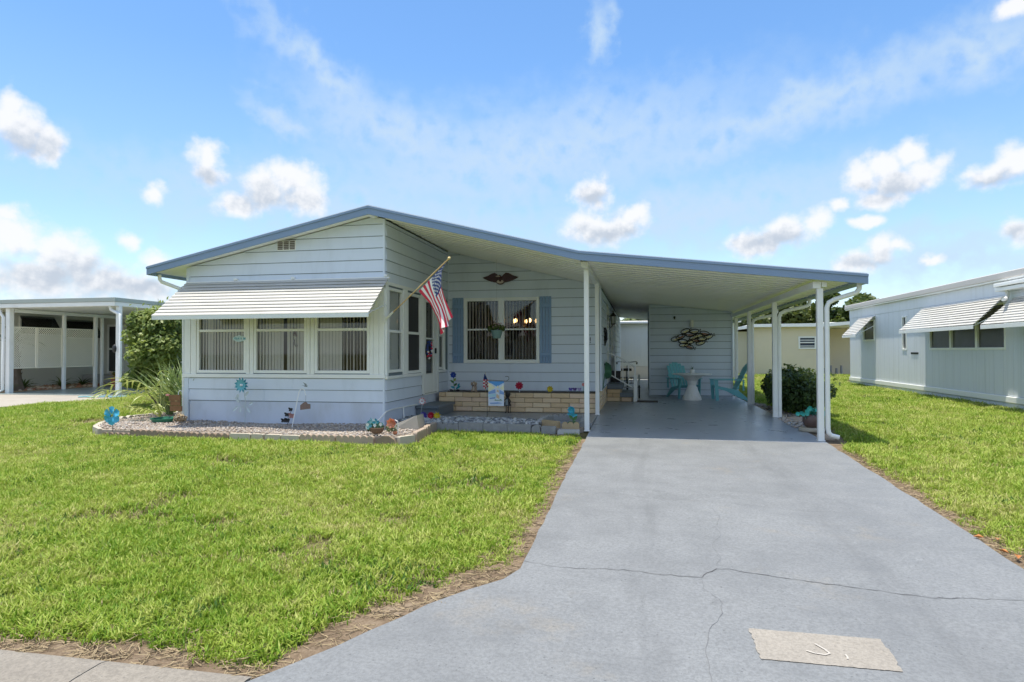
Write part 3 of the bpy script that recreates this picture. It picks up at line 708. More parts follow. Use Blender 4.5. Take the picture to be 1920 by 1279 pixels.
# ---- slat awning over the porch windows
AW = MB(); AW.cbox(-8.63, -4.44, FY-.075, FY-.02, 2.665, 2.705, .004)
awn = AW.build('awning', WHITEMETAL, house)
NS = 11
for k in range(NS):
    t0, t1 = k/NS, (k+1)/NS
    y0, z0 = FY-.05-.90*t0, 2.685-.70*t0; y1, z1 = FY-.05-.90*t1, 2.685-.70*t1
    xl0, xr0 = -8.62, -4.45
    s_ = MB(); w = _rb.uniform(-.002, .002); zl = z0 - (z0-z1)*.52 + w
    s_.prism([(y0+.02, z0+.012), (y0, z0+.012), (y1-.012, zl), (y1-.020, zl-.014), (y1-.012, zl-.018), (y1-.004, zl-.006), (y0+.02, z0+.004)], 'x', xl0+_rb.uniform(-.006, .006), xr0+_rb.uniform(-.006, .006))
    s_.build('awning_slat', AWN, awn)
vl = MB(); vl.cbox(-8.625, -4.445, 9.985, 10.005, 1.925, 2.005, .004); vl.cbox(-8.625, -4.445, 10.005, 10.05, 1.985, 2.003, .003); vl.build('valance', WHITEMETAL, awn)
for X in (-8.55, -6.55, -4.52):
    a_ = MB(); a_.tube([(X, FY-.03, 2.20), (X, 10.04, 1.985)], .012, 6); a_.build('arm', WHITEMETAL, awn)
    a_ = MB(); a_.tube([(X, FY-.05, 2.665), (X, 10.04, 1.965)], .011, 6); a_.build('rafter', WHITEMETAL, awn)
for X in (-7.55, -6.35, -4.50):
    h = MB(); h.cbox(X-.03, X+.03, FY-.10, FY-.02, 2.705, 2.745, .004); h.build('hinge', WHITEMETAL, awn)
# ---- downspout at the left eave, pipe along the porch skirting
ds = MB(); ds.tube([(-9.20, 10.85, 2.86), (-9.20, 10.86, 2.77), (-9.17, 10.88, 2.72), (-8.80, 10.93, 2.58), (-8.73, 10.95, 2.50), (-8.72, 10.95, 1.2), (-8.72, 10.95, .02)], .035, 10)
ds.build('downspout', WHITEMETAL, house, smooth=True)
pp_ = MB(); pp_.tube([(-4.62, 10.60, .03), (-4.50, 10.90, .26), (-4.51, 11.2, .27), (-4.51, 12.55, .25)], .014, 8); pp_.tube([(-4.505, 11.75, .265), (-4.49, 11.76, .02)], .014, 8)
pp_.build('water_pipe', TRIM, house, smooth=True)
# ---- house digit beside the carport post, doorbell mark
hn = MB(); hn.cbox(-1.115, -1.100, RY-.026, RY-.016, 1.58, 1.66, .001); hn.cbox(-1.115, -1.098, RY-.026, RY-.016, 1.535, 1.56, .001); hn.build('house_digit', BLACK, house)
# ---- side door under the carport
sd = MB(); sd.cbox(HX-.03, HX+.02, 17.52, 18.38, .47, 2.55, .004); sdo = sd.build('side_door', TRIM, house, label='white side door under the carport')
g = MB(); g.cbox(HX+.02, HX+.026, 17.66, 18.24, 1.25, 2.35, .002); g.build('pane', GLASSD, sdo)
f_ = MB(); f_.cbox(HX-.03, HX+.03, 17.44, 17.515, .46, 2.62, .004); f_.cbox(HX-.03, HX+.03, 18.385, 18.46, .46, 2.62, .004); f_.cbox(HX-.03, HX+.03, 17.44, 18.46, 2.55, 2.63, .004); f_.build('door_frame', TRIM, house)
sw = MB(); sw.cbox(HX-.02, HX+.05, 20.1, 21.6, 1.15, 2.25, .004); w2 = sw.build('window', TRIM, house, label='side window under the carport')
for j in range(8):
    q = MB(); z = 1.2+j*.125; q.cbox(HX+.05, HX+.07, 20.15, 21.55, z, z+.105, .003); q.build('louvre', WHITEMETAL, w2)

# ------------------------------------------------------------------ carport
carport = thing('carport', 'attached carport with white pan ceiling, slate blue fascia and white posts', 'carport', (1, 10, 0))
cr = MB(); cr.prism(roofpoly([-.973, 3.40], .05, .008), 'y', FX+.03, 30.0); cr.build('roof', ROOFTOP, carport)
rt = MB(); rt.prism([(-.973, roof_top(-.973)+.008), (3.435, roof_top(3.435)+.008), (3.435, roof_top(3.435)-.006), (-.973, roof_top(-.973)-.006)], 'y', FX, 30.02); rt.build('roof_skin', ROOFTOP, carport)
fascia(carport, [-.976, 3.446])
pans(carport, -.96, 3.33, FX+.03, 29.95, .10)
gt = MB(); gt.prism([(3.33, 2.40), (3.44, 2.37), (3.447, 2.505), (3.43, 2.505), (3.427, 2.388), (3.345, 2.41), (3.345, 2.505), (3.33, 2.505)], 'y', FX+.029, 30.0); gt.build('gutter', BLUEFASCIA, carport)
bmR = MB(); bmR.cbox(2.69, 2.81, FX+.14, 24.0, 2.325, 2.43, .004); bmR.build('beam', WHITEMETAL, carport)
bmL = MB(); bmL.cbox(-.95, -.86, 11.0, 14.82, 2.785, 2.885, .004); bmL.build('beam', WHITEMETAL, carport)
def post(x, y, z1, w=.09):
    p = MB(); h = w/2; z0 = gz(y)
    p.cbox(x-h, x+h, y-h, y+h, z0, z1, .006); p.cbox(x-h-.012, x+h+.012, y-h-.012, y+h+.012, z0, z0+.012, .003)
    p.cbox(x-h+.028, x+h-.028, y-h-.004, y-h+.001, z0+.02, z1-.01, .001)
    p.build('post', WHITEMETAL, carport)
post(-.905, 11.28, 2.785, .085); post(-.872, 13.66, 2.785, .085)
post(2.80, 10.80, 2.325); post(2.71, 13.76, 2.325); post(2.72, 16.88, 2.325); post(2.80, 19.60, 2.325)
br = MB(); br.cbox(-.975, -.89, 10.98, 11.10, 2.80, 2.885, .004); br.build('beam_cap', WHITEMETAL, carport)
br = MB(); br.cbox(2.825, 2.90, 10.75, 10.80, 2.345, 2.425, .004); br.build('beam_cap', WHITEMETAL, carport)
def spout(y, foot, x0):
    d = MB(); g = gz(y); y += .02
    pts = [(3.38, y, 2.40), (3.38, y, 2.31), (3.34, y, 2.25), (3.25, y, 2.22), (x0+.12, y, 2.15), (x0+.03, y, 2.10), (x0, y, 2.02), (x0, y, g+.20)]
    if foot: pts += [(x0+.01, y, g+.13), (x0+.05, y, g+.085), (x0+.16, y-.01, g+.06)]
    else: pts += [(x0, y, g)]
    d.tube(pts, .038, 10)
    for z in ((.75,) if not foot else ()): d.tube([(x0, y, z-.015), (x0, y, z+.015)], .042, 10)
    d.build('downspout', WHITEMETAL, carport, smooth=True)
spout(10.78, True, 2.905); spout(13.74, False, 2.80); spout(16.86, False, 2.80)

# ------------------------------------------------------------------ shed at the back of the carport
shed = thing('storage_shed', 'pale blue storage shed at the back of the carport', 'shed', (1.5, 19.75, 0))
SYF = 19.75
PSH = lambda u, d, z: (u, SYF - d, z)
SROWS = [-.03 + .2055*k for k in range(14)]
boards(.33, 2.69, .0, 2.80, [.172 + .2055*k for k in range(13)], PSH, shed, clips=[(-.1128, -1, 3.02-.11-.1128*.977)])
sb = MB(); sb.prism([(.32, 0), (2.70, 0), (2.70, 2.49), (.32, 2.76)], 'y', SYF, 24.0); sb.build('wall', WALLCORE, shed)
for x in (.315, 2.70):
    k = MB(); k.cbox(x-.02, x+.022, SYF-.026, SYF+.02, 0, 2.755 if x < 1 else 2.485, .003); k.build('corner_trim', SIDING, shed)

# ------------------------------------------------------------------ neighbour on the right
NSIDE = mat('pale_blue_metal_siding', (.68, .72, .77), .45, .04, 1.5, stretch=(1, 6, .3), dirt=(.52, .54, .55), ds=1.0, damt=.45)
NX = 8.4
PN = lambda u, d, z: (NX - d, u, z)
nr = thing('neighbour_house', 'pale blue flat-roofed mobile home with slat awnings across the side lawn', 'house', (NX, 20, 0))
NWIN = [(25.25, 26.37, 1.72, 2.45), (22.41, 22.73, 1.37, 2.43), (19.50, 20.73, 1.38, 2.45), (18.13, 19.46, 1.38, 2.45), (16.82, 18.09, 1.38, 2.45)]
w_ = MB()
wall_grid(w_, 12.0, 28.0, .27, 2.96, NWIN, lambda a, b, p, q: w_.box(NX, NX+.09, a, b, p, q))
w_.box(NX+.09, 15.0, 27.9, 28.0, .27, 2.96); w_.box(NX+.09, 15.0, 12.0, 12.1, .27, 2.96); w_.box(14.9, 15.0, 12.1, 27.9, .27, 2.96)
w_.box(NX+.1, 14.9, 12.1, 27.9, .27, .33)
w_.build('wall', NSIDE, nr)
# vertical wall panels: one sheet each between the seams
ye = [12.0 + .41*k for k in range(40)]
for a, b in zip(ye, [*ye[1:]]):
    b = min(b, 28.0)
    cuts = [(a, b, .29, 2.62)]
    for (h0, h1, h2, h3) in NWIN:
        nx = []
        for (p, q, r, s) in cuts:
            if h1 <= p or h0 >= q or h3 <= r or h2 >= s: nx.append((p, q, r, s)); continue
            if h0 > p: nx.append((p, h0, r, s))
            if h1 < q: nx.append((h1, q, r, s))
            if h2 > r: nx.append((max(p, h0), min(q, h1), r, h2))
            if h3 < s: nx.append((max(p, h0), min(q, h1), h3, s))
        cuts = nx
    for (p, q, r, s) in cuts: m_ = MB(); m_.box(NX-.010, NX-.002, p+(.004 if p == a else 0), q-(.004 if q == b else 0), r, s); m_.build('wall_panel', NSIDE, nr)
up = MB(); up.cbox(NX-.018, NX-.002, 12.0, 28.0, 2.63, 2.95, .004); up.build('upper_panel', NSIDE, nr)
bd = MB(); bd.cbox(NX-.05, NX+.02, 12.0, 28.0, .13, .27, .008); bd.build('base_trim', TRIM, nr)
sk = MB()
for k in range(26): sk.cbox(NX-.02, NX+.02, 12.0+k*.615+.005, 12.0+(k+1)*.615-.005, -.2, .13, .003)
sk.build('skirting', mat('pale_skirting', (.62, .68, .72), .6, .05, 3, dirt=(.4, .42, .38), ds=2., damt=.4), nr)
rf = MB(); rf.cbox(NX-.16, 15.2, 11.9, 28.15, 2.985, 3.15, .02); rf.build('roof', mat('grey_roof_edge', (.50, .48, .46), .5, .05), nr)
rf = MB(); rf.box(NX-.14, 15.1, 11.95, 28.1, 2.958, 2.983); rf.build('soffit', TRIM, nr)
NGL = mat('dim_pane', (.10, .10, .105), .12, .25, 2.5, spec=.35)
def nwindow(a, b, p, q):
    f = MB()
    for (y0, y1, z0, z1) in ((a-.02, a+.03, p-.03, q+.02), (b-.03, b+.02, p-.03, q+.02), (a+.03, b-.03, p-.03, p+.03), (a+.03, b-.03, q-.03, q+.02)): f.cbox(NX-.03, NX+.04, y0, y1, z0, z1, .004)
    o = f.build('window', TRIM, nr); g = MB(); g.add([(NX+.02, a, p), (NX+.02, b, p), (NX+.02, b, q), (NX+.02, a, q)], [(0, 1, 2, 3)]); g.build('pane', NGL, o, recalc=False)
for h in NWIN: nwindow(*h)
def nawning(y0, y1, zt, zb, out, name='awning'):
    a = MB(); a.cbox(NX-.06, NX-.02, y0, y1, zt, zt+.05, .004); aw = a.build(name, WHITEMETAL, nr)
    n = 10
    for k in range(n):
        t0, t1 = k/n, (k+1)/n; xa, za = NX-.05-out*t0, zt+.03-(zt-zb)*t0; xb, zb_ = NX-.05-out*t1, zt+.03-(zt-zb)*t1
        zl = za-(za-zb_)*.5; s_ = MB(); s_.prism([(xa+.02, za+.012), (xa, za+.012), (xb-.012, zl), (xb-.016, zl-.012), (xb-.010, zl-.014), (xb-.004, zl-.006), (xa+.02, za+.004)], 'y', y0, y1); s_.build('awning_slat', AWN, aw)
    v_ = MB(); v_.cbox(NX-.05-out-.025, NX-.05-out-.008, y0, y1, zb-.06, zb+.03, .003); v_.build('valance', WHITEMETAL, aw)
    for y in (y0+.06, (y0+y1)/2, y1-.06):
        r_ = MB(); r_.tube([(NX-.04, y, zt-.3), (NX-.06-out, y, zb)], .012, 6); r_.build('arm', WHITEMETAL, aw)
nawning(25.10, 26.65, 2.54, 1.88, .62); nawning(16.72, 21.05, 2.56, 1.90, .66); nawning(12.6, 16.3, 2.50, 1.88, .70)
cp = MB(); cp.cbox(NX-.30, NX-.02, 12.0, 16.72, 2.80, 2.88, .01); cp.cbox(NX-.26, NX-.02, 11.98, 16.74, 2.70, 2.785, .008); cp.build('porch_roof', WHITEMETAL, nr)
dd = MB(); dd.tube([(NX-.10, 16.55, 2.70), (NX-.12, 16.5, 2.58), (NX-.3, 16.2, 2.50), (NX-.5, 15.9, 2.46)], .04, 10); dd.build('downspout', WHITEMETAL, nr, smooth=True)
vt = MB()
for k in range(6): vt.cbox(NX-.03, NX-.009, 21.55+k*.09, 21.61+k*.09, 1.22, 1.28, .003)
vt.build('wall_vent', BLACK, nr)

# ------------------------------------------------------------------ houses behind
BEIGE = mat('beige_stucco', (.74, .66, .49), .8, .05, 1.2, .2, 40, dirt=(.62, .55, .42), ds=.7, damt=.3)
bh = thing('beige_house', 'beige house with white roof edge seen between the carport posts', 'house', (9, 37, 0))
b_ = MB()
b_.box(6.1, 9.55, 37.0, 46, -.1, 2.62); b_.box(9.55, 10.1, 38.6, 46, -.1, 2.6); b_.box(10.1, 14, 40, 46, -.1, 2.6); b_.build('wall', BEIGE, bh)
b_ = MB(); b_.box(4.75, 6.09, 37.3, 46, -.1, 2.4); b_.build('side_wall', mat('cream_panel', (.66, .62, .50), .7, .04), bh)
b_ = MB(); b_.prism([(6.0, 2.62), (9.9, 2.62), (11.5, 2.75), (11.5, 2.92), (9.9, 2.80), (6.0, 2.78)], 'y', 36.6, 46.3); b_.build('roof', TRIM, bh)
b_ = MB(); b_.prism([(3.4, 2.25), (5.99, 2.56), (5.99, 2.72), (3.4, 2.42)], 'y', 36.7, 46.3); b_.build('side_roof', TRIM, bh)
b_ = MB(); b_.cbox(9.9, 13.9, 38.2, 40, 2.62, 2.90, .02); b_.build('back_roof', TRIM, bh)
b_ = MB(); b_.tube([(6.0, 36.7, 2.60), (6.02, 36.75, 2.45), (6.15, 36.95, 2.35), (6.16, 36.95, .0)], .06, 8); b_.build('downspout', mat('cream_spout', (.72, .68, .52), .5), bh, smooth=True)
f = MB()
for (x0, x1, z0, z1) in ((8.50, 8.58, 1.42, 2.10), (9.32, 9.40, 1.42, 2.10), (8.58, 9.32, 2.02, 2.10), (8.58, 9.32, 1.42, 1.50), (8.58, 9.32, 1.74, 1.80), (8.58, 9.32, 1.88, 1.92), (8.58, 9.32, 1.56, 1.60)): f.cbox(x0, x1, 36.95, 37.02, z0, z1, .004)
wo = f.build('window', TRIM, bh); g = MB(); g.box(8.58, 9.32, 36.975, 36.985, 1.5, 2.02); g.build('pane', mat('dark_glass', (.05, .06, .08), .08), wo)
UT = mat('grey_utility', (.30, .30, .30), .6, .1)
ut = thing('utility_meters', 'grey and dark utility boxes against the beige house wall', 'utility boxes', (10.0, 38.3, 0))
for (x, w, h, z) in ((9.7, .16, .5, 1.05), (9.72, .13, .45, .62)):
    q = MB(); q.cbox(x-w, x+w, 38.3, 38.55, z, z+h, .01); q.build('meter_box', UT if z > 1 else BLACK, ut)
for k, x in enumerate((10.15, 10.5, 10.8, 11.05)):
    q = MB(); q.tube([(x, 38.4, 0), (x, 38.4, .35+.15*(k % 2))], .06, 8); q.build('pipe', UT, ut)
wh = thing('white_shed_house', 'white vertical-sided house seen through the gap beside the shed', 'house', (1, 32, 0))
WSID = mat('white_ribbed_siding', (.74, .78, .76), .55, .03, 2)
q = MB(); q.box(-3.5, 4.6, 32.02, 36, .58, 2.67); q.build('wall', WSID, wh)
for k in range(54):
    x = -3.5 + .15*k
    q = MB(); q.cbox(x+.006, x+.144, 32.0, 32.019, .6, 2.65, .003)
    q.build('siding_panel', WSID, wh)
q = MB(); q.box(-3.5, 4.6, 32.0, 36, -.05, .575); q.build('foundation', mat('pale_block', (.70, .68, .64), .8, .05), wh)
q = MB(); q.cbox(-3.7, 4.75, 31.6, 36.3, 2.675, 2.80, .02); q.build('roof', TRIM, wh)

# ------------------------------------------------------------------ neighbour on the left: carport, lattice, house
GREYPAINT = mat('pale_grey_paint', (.78, .79, .75), .5, .04, 2)
NLROOF = mat('grey_green_roof_edge', (.40, .45, .43), .5, .05)
nl = thing('left_carport_house', 'grey flat-roofed neighbour house with open carport and lattice screen', 'house', (-18.3, 17.1, 0))
q = MB(); q.box(-26, -16.12, 17.13, 26, 2.80, 3.0); q.build('roof', GREYPAINT, nl)
q = MB(); q.cbox(-26.1, -16.05, 17.06, 17.12, 2.93, 3.06, .006); q.cbox(-16.11, -16.05, 17.121, 26, 2.93, 3.06, .006); q.build('roof_edge', NLROOF, nl)
q = MB(); q.cbox(-26.1, -16.08, 17.08, 17.125, 2.79, 2.925, .01); q.cbox(-16.12, -16.07, 17.126, 26, 2.79, 2.925, .01); q.build('gutter', WHITEMETAL, nl)
def nlpost(x, y, z1=2.79, w=.17, name='post'):
    p = MB(); p.cbox(x-w/2, x+w/2, y-w/2, y+w/2, 0, z1, .008); p.build(name, WHITEMETAL, nl)
nlpost(-20.30, 17.3, 2.79, .16); nlpost(-16.12, 17.3, 2.79, .13)
nlpost(-20.28, 19.3, 2.78, .10); nlpost(-20.28, 20.65, 2.78, .11); nlpost(-20.28, 20.95, 2.78, .09)
q = MB(); q.cbox(-20.35, -20.22, 17.4, 22.4, 2.66, 2.775, .006); q.build('beam', WHITEMETAL, nl)
q = MB(); q.tube([(-16.35, 17.2, 2.80), (-16.32, 17.2, 2.68), (-16.15, 17.18, 2.60), (-15.98, 17.18, 2.52), (-15.98, 17.18, .05)], .05, 10); q.build('downspout', WHITEMETAL, nl, smooth=True)
q = MB(); q.tube([(-20.6, 17.2, 2.80), (-20.55, 17.2, 2.62), (-20.42, 17.18, 2.5), (-20.42, 17.18, .12), (-20.5, 17.1, .05)], .05, 10); q.build('downspout', WHITEMETAL, nl, smooth=True)
LATT = mat('lattice_vinyl', (.84, .80, .68), .5, .04)
for (y0, y1) in ((17.4, 18.25), (18.27, 19.24), (19.36, 20.58)):
    f = MB()
    for (a, b, c, d) in ((y0, y0+.04, .80, 2.20), (y1-.04, y1, .80, 2.20), (y0+.04, y1-.04, .80, .84), (y0+.04, y1-.04, 2.16, 2.20)): f.cbox(-20.31, -20.27, a, b, c, d, .003)
    fo = f.build('lattice_panel', LATT, nl)
    L = MB(); st = .075; h = 1.32; w = y1-y0-.08
    for sgn, xx in ((1, -20.296), (-1, -20.288)):
        n = int((w+h)/st)
        for k in range(n):
            s0 = -h + k*st + .03
            pts = []
            for (u, v) in ((s0, 0), (s0+h, h)):
                pass
            u0 = max(0, s0); v0 = u0 - s0; u1 = min(w, s0+h); v1 = u1 - s0
            if u1-u0 < .03: continue
            if sgn < 0: v0, v1 = h-v0, h-v1
            d = Vector((0, u1-u0, v1-v0)).normalized(); nn = Vector((0, -d.z, d.y))*.013
            A = Vector((xx, y0+.04+u0, .84+v0)); B = Vector((xx, y0+.04+u1, .84+v1))
            L.add([A+nn, A-nn, B-nn, B+nn], [(0, 1, 2, 3)])
    lo = L.build('lattice_strips', LATT, fo, recalc=False); lo['kind'] = 'stuff'
# house wall behind the lattice and the entry at the end
NLW = mat('light_grey_green_wall', (.66, .67, .62), .7, .05, 1.5)
q = MB(); q.box(-25.9, -22.6, 19.0, 25.9, -.05, 2.79); q.box(-22.6, -17.2, 23.0, 25.9, -.05, 2.79); q.build('wall', NLW, nl)
def nlwin(y0, y1, z0, z1):
    f = MB()
    for (a, b, c, d) in ((y0, y0+.06, z0, z1), (y1-.06, y1, z0, z1), (y0+.06, y1-.06, z0, z0+.06), (y0+.06, y1-.06, z1-.06, z1)): f.cbox(-22.62, -22.54, a, b, c, d, .004)
    o = f.build('window', TRIM, nl); g = MB(); g.box(-22.6, -22.58, y0+.06, y1-.06, z0+.06, z1-.06); g.build('pane', mat('dark_glass_pane', (.07, .08, .08), .08), o)
    h_ = MB(); h_.prism([(-22.53, z1), (-22.10, z0+.05), (-22.12, z0+.03), (-22.55, z1-.02)], 'y', y0, y1); h_.build('awning_sash', GLASSD, o)
nlwin(19.6, 21.0, 2.0, 2.7); nlwin(21.5, 22.9, 1.9, 2.65)
for (x0, x1, z0, z1, m_) in ((-21.95, -21.15, .45, 2.5, None), (-21.0, -20.1, .9, 2.5, None), (-19.9, -18.6, .9, 2.5, None)):
    f = MB()
    for (a, b, c, d) in ((x0, x0+.09, z0, z1), (x1-.09, x1, z0, z1), (x0+.09, x1-.09, z0, z0+.09), (x0+.09, x1-.09, z1-.09, z1), (x0+.09, x1-.09, (z0+z1)/2-.04, (z0+z1)/2+.04)): f.cbox(a, b, 22.93, 22.99, c, d, .004)
    o = f.build('door_screen', TRIM, nl); g = MB(); g.box(x0+.09, x1-.09, 22.95, 22.97, z0+.09, z1-.09); g.build('pane', mat('dark_screen_pane', (.05, .052, .055), .3), o)
q = MB(); q.cbox(-22.5, -17.2, 22.3, 22.98, 0, .42, .01); q.build('entry_step', mat('entry_step', (.36, .36, .35), .8), nl)
q = MB(); q.ball(-16.05, 17.05, 1.45, .07, .05, .13, 10, 8); q.build('lamp', BLACK, nl, smooth=True)
sl = MB(); sl.box(-20.4, -15.7, 16.85, 22.3, -.1, .012); structure(sl.build('neighbour_slab', mat('green_grey_slab', (.26, .31, .31), .3, .08, 2)))
nd = MB()
nd.prism([(-26, 2.9), (-15.5, 2.9), (-15.4, 14.6), (-14.9, 15.4), (-15.2, 16.84), (-26, 16.84)], 'z', -.4, -.02)
structure(sheet('neighbour_driveway', [(-22.5, 3.0), (-16.2, 3.0), (-15.6, 14.2), (-14.95, 15.3), (-15.2, 16.83), (-22.5, 16.83)], lambda y: gz(y)-.002, PALECONC, .2))
# planting bed with mulch and rocks behind the lattice
def scatter_stones(name, pts, sizes, mats, seed, flat=.6, parent=None):
    """many small stones as one ground-cover mesh"""
    r = np.random.default_rng(seed)
    base = np.array([(math.cos(a)*math.cos(e), math.sin(a)*math.cos(e), math.sin(e)) for e in (-.5, .55) for a in np.arange(0, 6.28, 1.2567)[:5]] + [(0, 0, 1.), (0, 0, -1.)])
    fc = []
    for k in range(5):
        k2 = (k+1) % 5
        fc += [(k, k2, 5+k2), (k, 5+k2, 5+k), (5+k, 5+k2, 10), (k2, k, 11)]
    fc = np.array(fc); n = len(pts)
    V = base[None]*(1 + r.uniform(-.25, .25, (n, 12, 1)))*np.array(sizes)[:, None, None]
    V[:, :, 0] *= r.uniform(.8, 1.35, (n, 1)); V[:, :, 2] *= flat
    a = r.uniform(0, 6.28, n); ca, sa = np.cos(a)[:, None], np.sin(a)[:, None]
    x = V[:, :, 0]*ca - V[:, :, 1]*sa; y = V[:, :, 0]*sa + V[:, :, 1]*ca
    V = np.stack([x, y, V[:, :, 2]], -1) + np.array(pts)[:, None, :]
    F = (fc[None] + (np.arange(n)*12)[:, None, None]).reshape(-1, 3)
    mi = np.repeat(r.integers(0, len(mats), n), 20)
    o = obj_me(name, mesh_np(name, V.reshape(-1, 3), F, mats, mi=mi), parent); o['kind'] = 'stuff'; return o
TAN = mat('tan_mulch', (.36, .25, .16), .95, .3, 20, .6, 60)
mb = MB(); mb.prism([(-22.5, 17.2), (-20.45, 17.6), (-20.42, 22.3), (-22.5, 22.3)], 'z', -.05, .035); structure(mb.build('mulch_bed', TAN))
pts = [(RNG.uniform(-22.4, -20.5), RNG.uniform(17.9, 22.2), .05) for _ in range(420)]
o = scatter_stones('mulch', pts, RNG.uniform(.03, .11, 420), [TAN, mat('pale_mulch', (.55, .45, .33), .9, .2), mat('rust_mulch', (.33, .15, .08), .9, .2)], 3); tag(o, 'tan and rust coloured mulch and stones under the lattice screen', 'mulch', kind='stuff')

# ------------------------------------------------------------------ foliage builders
def leaf_cloud(n, centres, radii, size, rnd, shell=.55, squash=.8, up=.35, aspect=1.8, droop=0.):
    """n leaf quads (two folded faces as one 4-gon) in a set of clumps"""
    c = np.array(centres); ra = np.array(radii); k = rnd.integers(0, len(c), n)
    if ra.ndim == 1: ra = np.repeat(ra[:, None], 3, 1)*np.array([1, 1, squash])
    w = (ra[:, 0]*ra[:, 1]); k = rnd.choice(len(c), n, p=w/w.sum())
    d = rnd.normal(size=(n, 3)); d /= np.linalg.norm(d, axis=1)[:, None]
    rr = shell + (1-shell)*rnd.random(n)**.6; rr = np.where(rnd.random(n) < .18, rnd.random(n)*.9, rr)
    p = c[k] + d*rr[:, None]*ra[k]
    nrm = d*.7 + rnd.normal(size=(n, 3))*.55 + np.array([0, 0, up]); nrm /= np.linalg.norm(nrm, axis=1)[:, None]
    t = np.cross(nrm, rnd.normal(size=(n, 3))); t[:, 2] -= droop; t /= np.linalg.norm(t, axis=1)[:, None]
    b = np.cross(nrm, t); s = size*rnd.uniform(.6, 1.3, n)[:, None]
    V = np.stack([p - t*s*.5*aspect, p + b*s*.5, p + t*s*.5*aspect, p - b*s*.5], 1).reshape(-1, 3)
    F = np.arange(n*4).reshape(-1, 4); return V, F
def limb_tree(mb, base, h, r0, n, rnd, spread):
    top = base + Vector((rnd.uniform(-.1, .1)*h, rnd.uniform(-.1, .1)*h, h))
    pts = [base + (top-base)*t + Vector((rnd.uniform(-1, 1), rnd.uniform(-1, 1), 0))*.03*h*(0 < t < 1) for t in (0, .25, .5, .75, 1)]
    mb.tube(pts, [r0*1.25, r0, r0*.85, r0*.65, r0*.35], 8)
    for i in range(n):
        t = rnd.uniform(.4, .95); p = base + (top-base)*t; a = rnd.uniform(0, 6.28); L = spread*rnd.uniform(.6, 1)
        q = p + Vector((math.cos(a)*L, math.sin(a)*L, L*rnd.uniform(.3, .8)))
        mb.tube([p, (p+q)/2 + Vector((0, 0, .08*L)), q], [r0*.5, r0*.3, r0*.12], 6)
BARK = mat('bark', (.16, .12, .09), .95, .25, 8, .8, 40, stretch=(1, 1, .3))
LEAF1 = leaf_mat('tree_leaf_dark', (.035, .07, .018), (.10, .15, .035))
LEAF2 = leaf_mat('tree_leaf_olive', (.06, .09, .025), (.15, .19, .06))
LEAF3 = leaf_mat('tree_leaf_light', (.09, .14, .04), (.22, .27, .09))
def tree(x, y, h, w, m, label, seed, n=5200, leaf=.30, group='trees beyond the houses', trunk=True):
    r = random.Random(seed); rn = np.random.default_rng(seed)
    t = thing('broadleaf_tree', label, 'tree', (x, y, 0), group)
    mb = MB(); limb_tree(mb, Vector((x, y, -.1)), h*.62, .03*h, 7, r, w*.32); mb.build('trunk', BARK, t, smooth=True)
    cs, rs = [], []
    for k in range(16):
        a = r.uniform(0, 6.28); d = w*.5*math.sqrt(r.random())*.85; zz = h*r.uniform(.42, .86); q = 1-abs(zz/h-.6)*.9
        cs.append((x+math.cos(a)*d*q, y+math.sin(a)*d*q, zz)); rs.append(r.uniform(.10, .2)*w)
    V, F = leaf_cloud(n, cs, rs, leaf, rn); V -= np.array([x, y, 0])
    obj_me('crown', mesh_np('crown', V, F, m), t)
tree(13.2, 62, 6.6, 7.0, LEAF2, 'olive green tree rising behind the beige house roof, right of the second carport post', 21)
tree(17.6, 60, 7.0, 6.0, LEAF1, 'dark tree between the beige house and the pale blue home roof', 22)
tree(8.4, 60, 5.6, 6.5, LEAF2, 'small olive tree behind the downspout of the beige house', 23)
tree(4.2, 52, 5.6, 6.0, LEAF3, 'light green tree behind the white house, next to the shed corner', 24)
tree(22.6, 72, 7.4, 6.0, LEAF1, 'dark distant tree peeping over the pale blue home roof', 25)
tree(0.3, 47, 4.3, 4.0, LEAF3, 'low light green tree behind the white house roof', 26, 2500)

def bush_mesh(name, lab, cat, loc, centres, radii, size, n, m, seed, group=None, **kw):
    t = thing(name, lab, cat, loc, group); rn = np.random.default_rng(seed)
    V, F = leaf_cloud(n, centres, radii, size, rn, **kw); V -= np.array(loc)
    obj_me('foliage', mesh_np('foliage', V, F, m), t); r = random.Random(seed)
    mb = MB()
    for k in range(7):
        c = centres[k % len(centres)]; mb.tube([(loc[0]+r.uniform(-.15, .15), loc[1]+r.uniform(-.12, .12), loc[2]-.02), ((loc[0]+c[0])/2+r.uniform(-.1, .1), (loc[1]+c[1])/2, (loc[2]+c[2])/2), c], [.022, .015, .006], 6)
    mb.build('stems', BARK, t, smooth=True); return t
HEDGE = leaf_mat('hedge_leaf', (.018, .042, .012), (.085, .14, .045), .25, .4, 7)
HEDGE2 = leaf_mat('hedge_tip', (.05, .09, .02), (.15, .20, .05), .3, .45, 6)
rr_ = random.Random(8)
hc = [(3.28+rr_.uniform(-.26, .42)+i*.02, 14.25+rr_.uniform(-.35, .4)+i*.44, .36+rr_.uniform(-.12, .32)) for i in range(6) for _ in range(5)]
hb = bush_mesh('clipped_hedge', 'dense dark green clipped hedge beside the carport posts', 'hedge', (3.5, 14.6, 0), hc, [rr_.uniform(.24, .38) for _ in hc], .05, 15500, HEDGE, 31, shell=.7)
V, F = leaf_cloud(2600, [(c[0], c[1], c[2]+.12) for c in hc], [.33]*len(hc), .055, np.random.default_rng(5), shell=.92); V -= np.array((3.5, 14.6, 0))
keep = V.reshape(-1, 4, 3)[:, :, 2].mean(1) > .62; V = V.reshape(-1, 4, 3)[keep].reshape(-1, 3); obj_me('new_growth', mesh_np('new_growth', V, np.arange(len(V)).reshape(-1, 4), HEDGE2), hb)
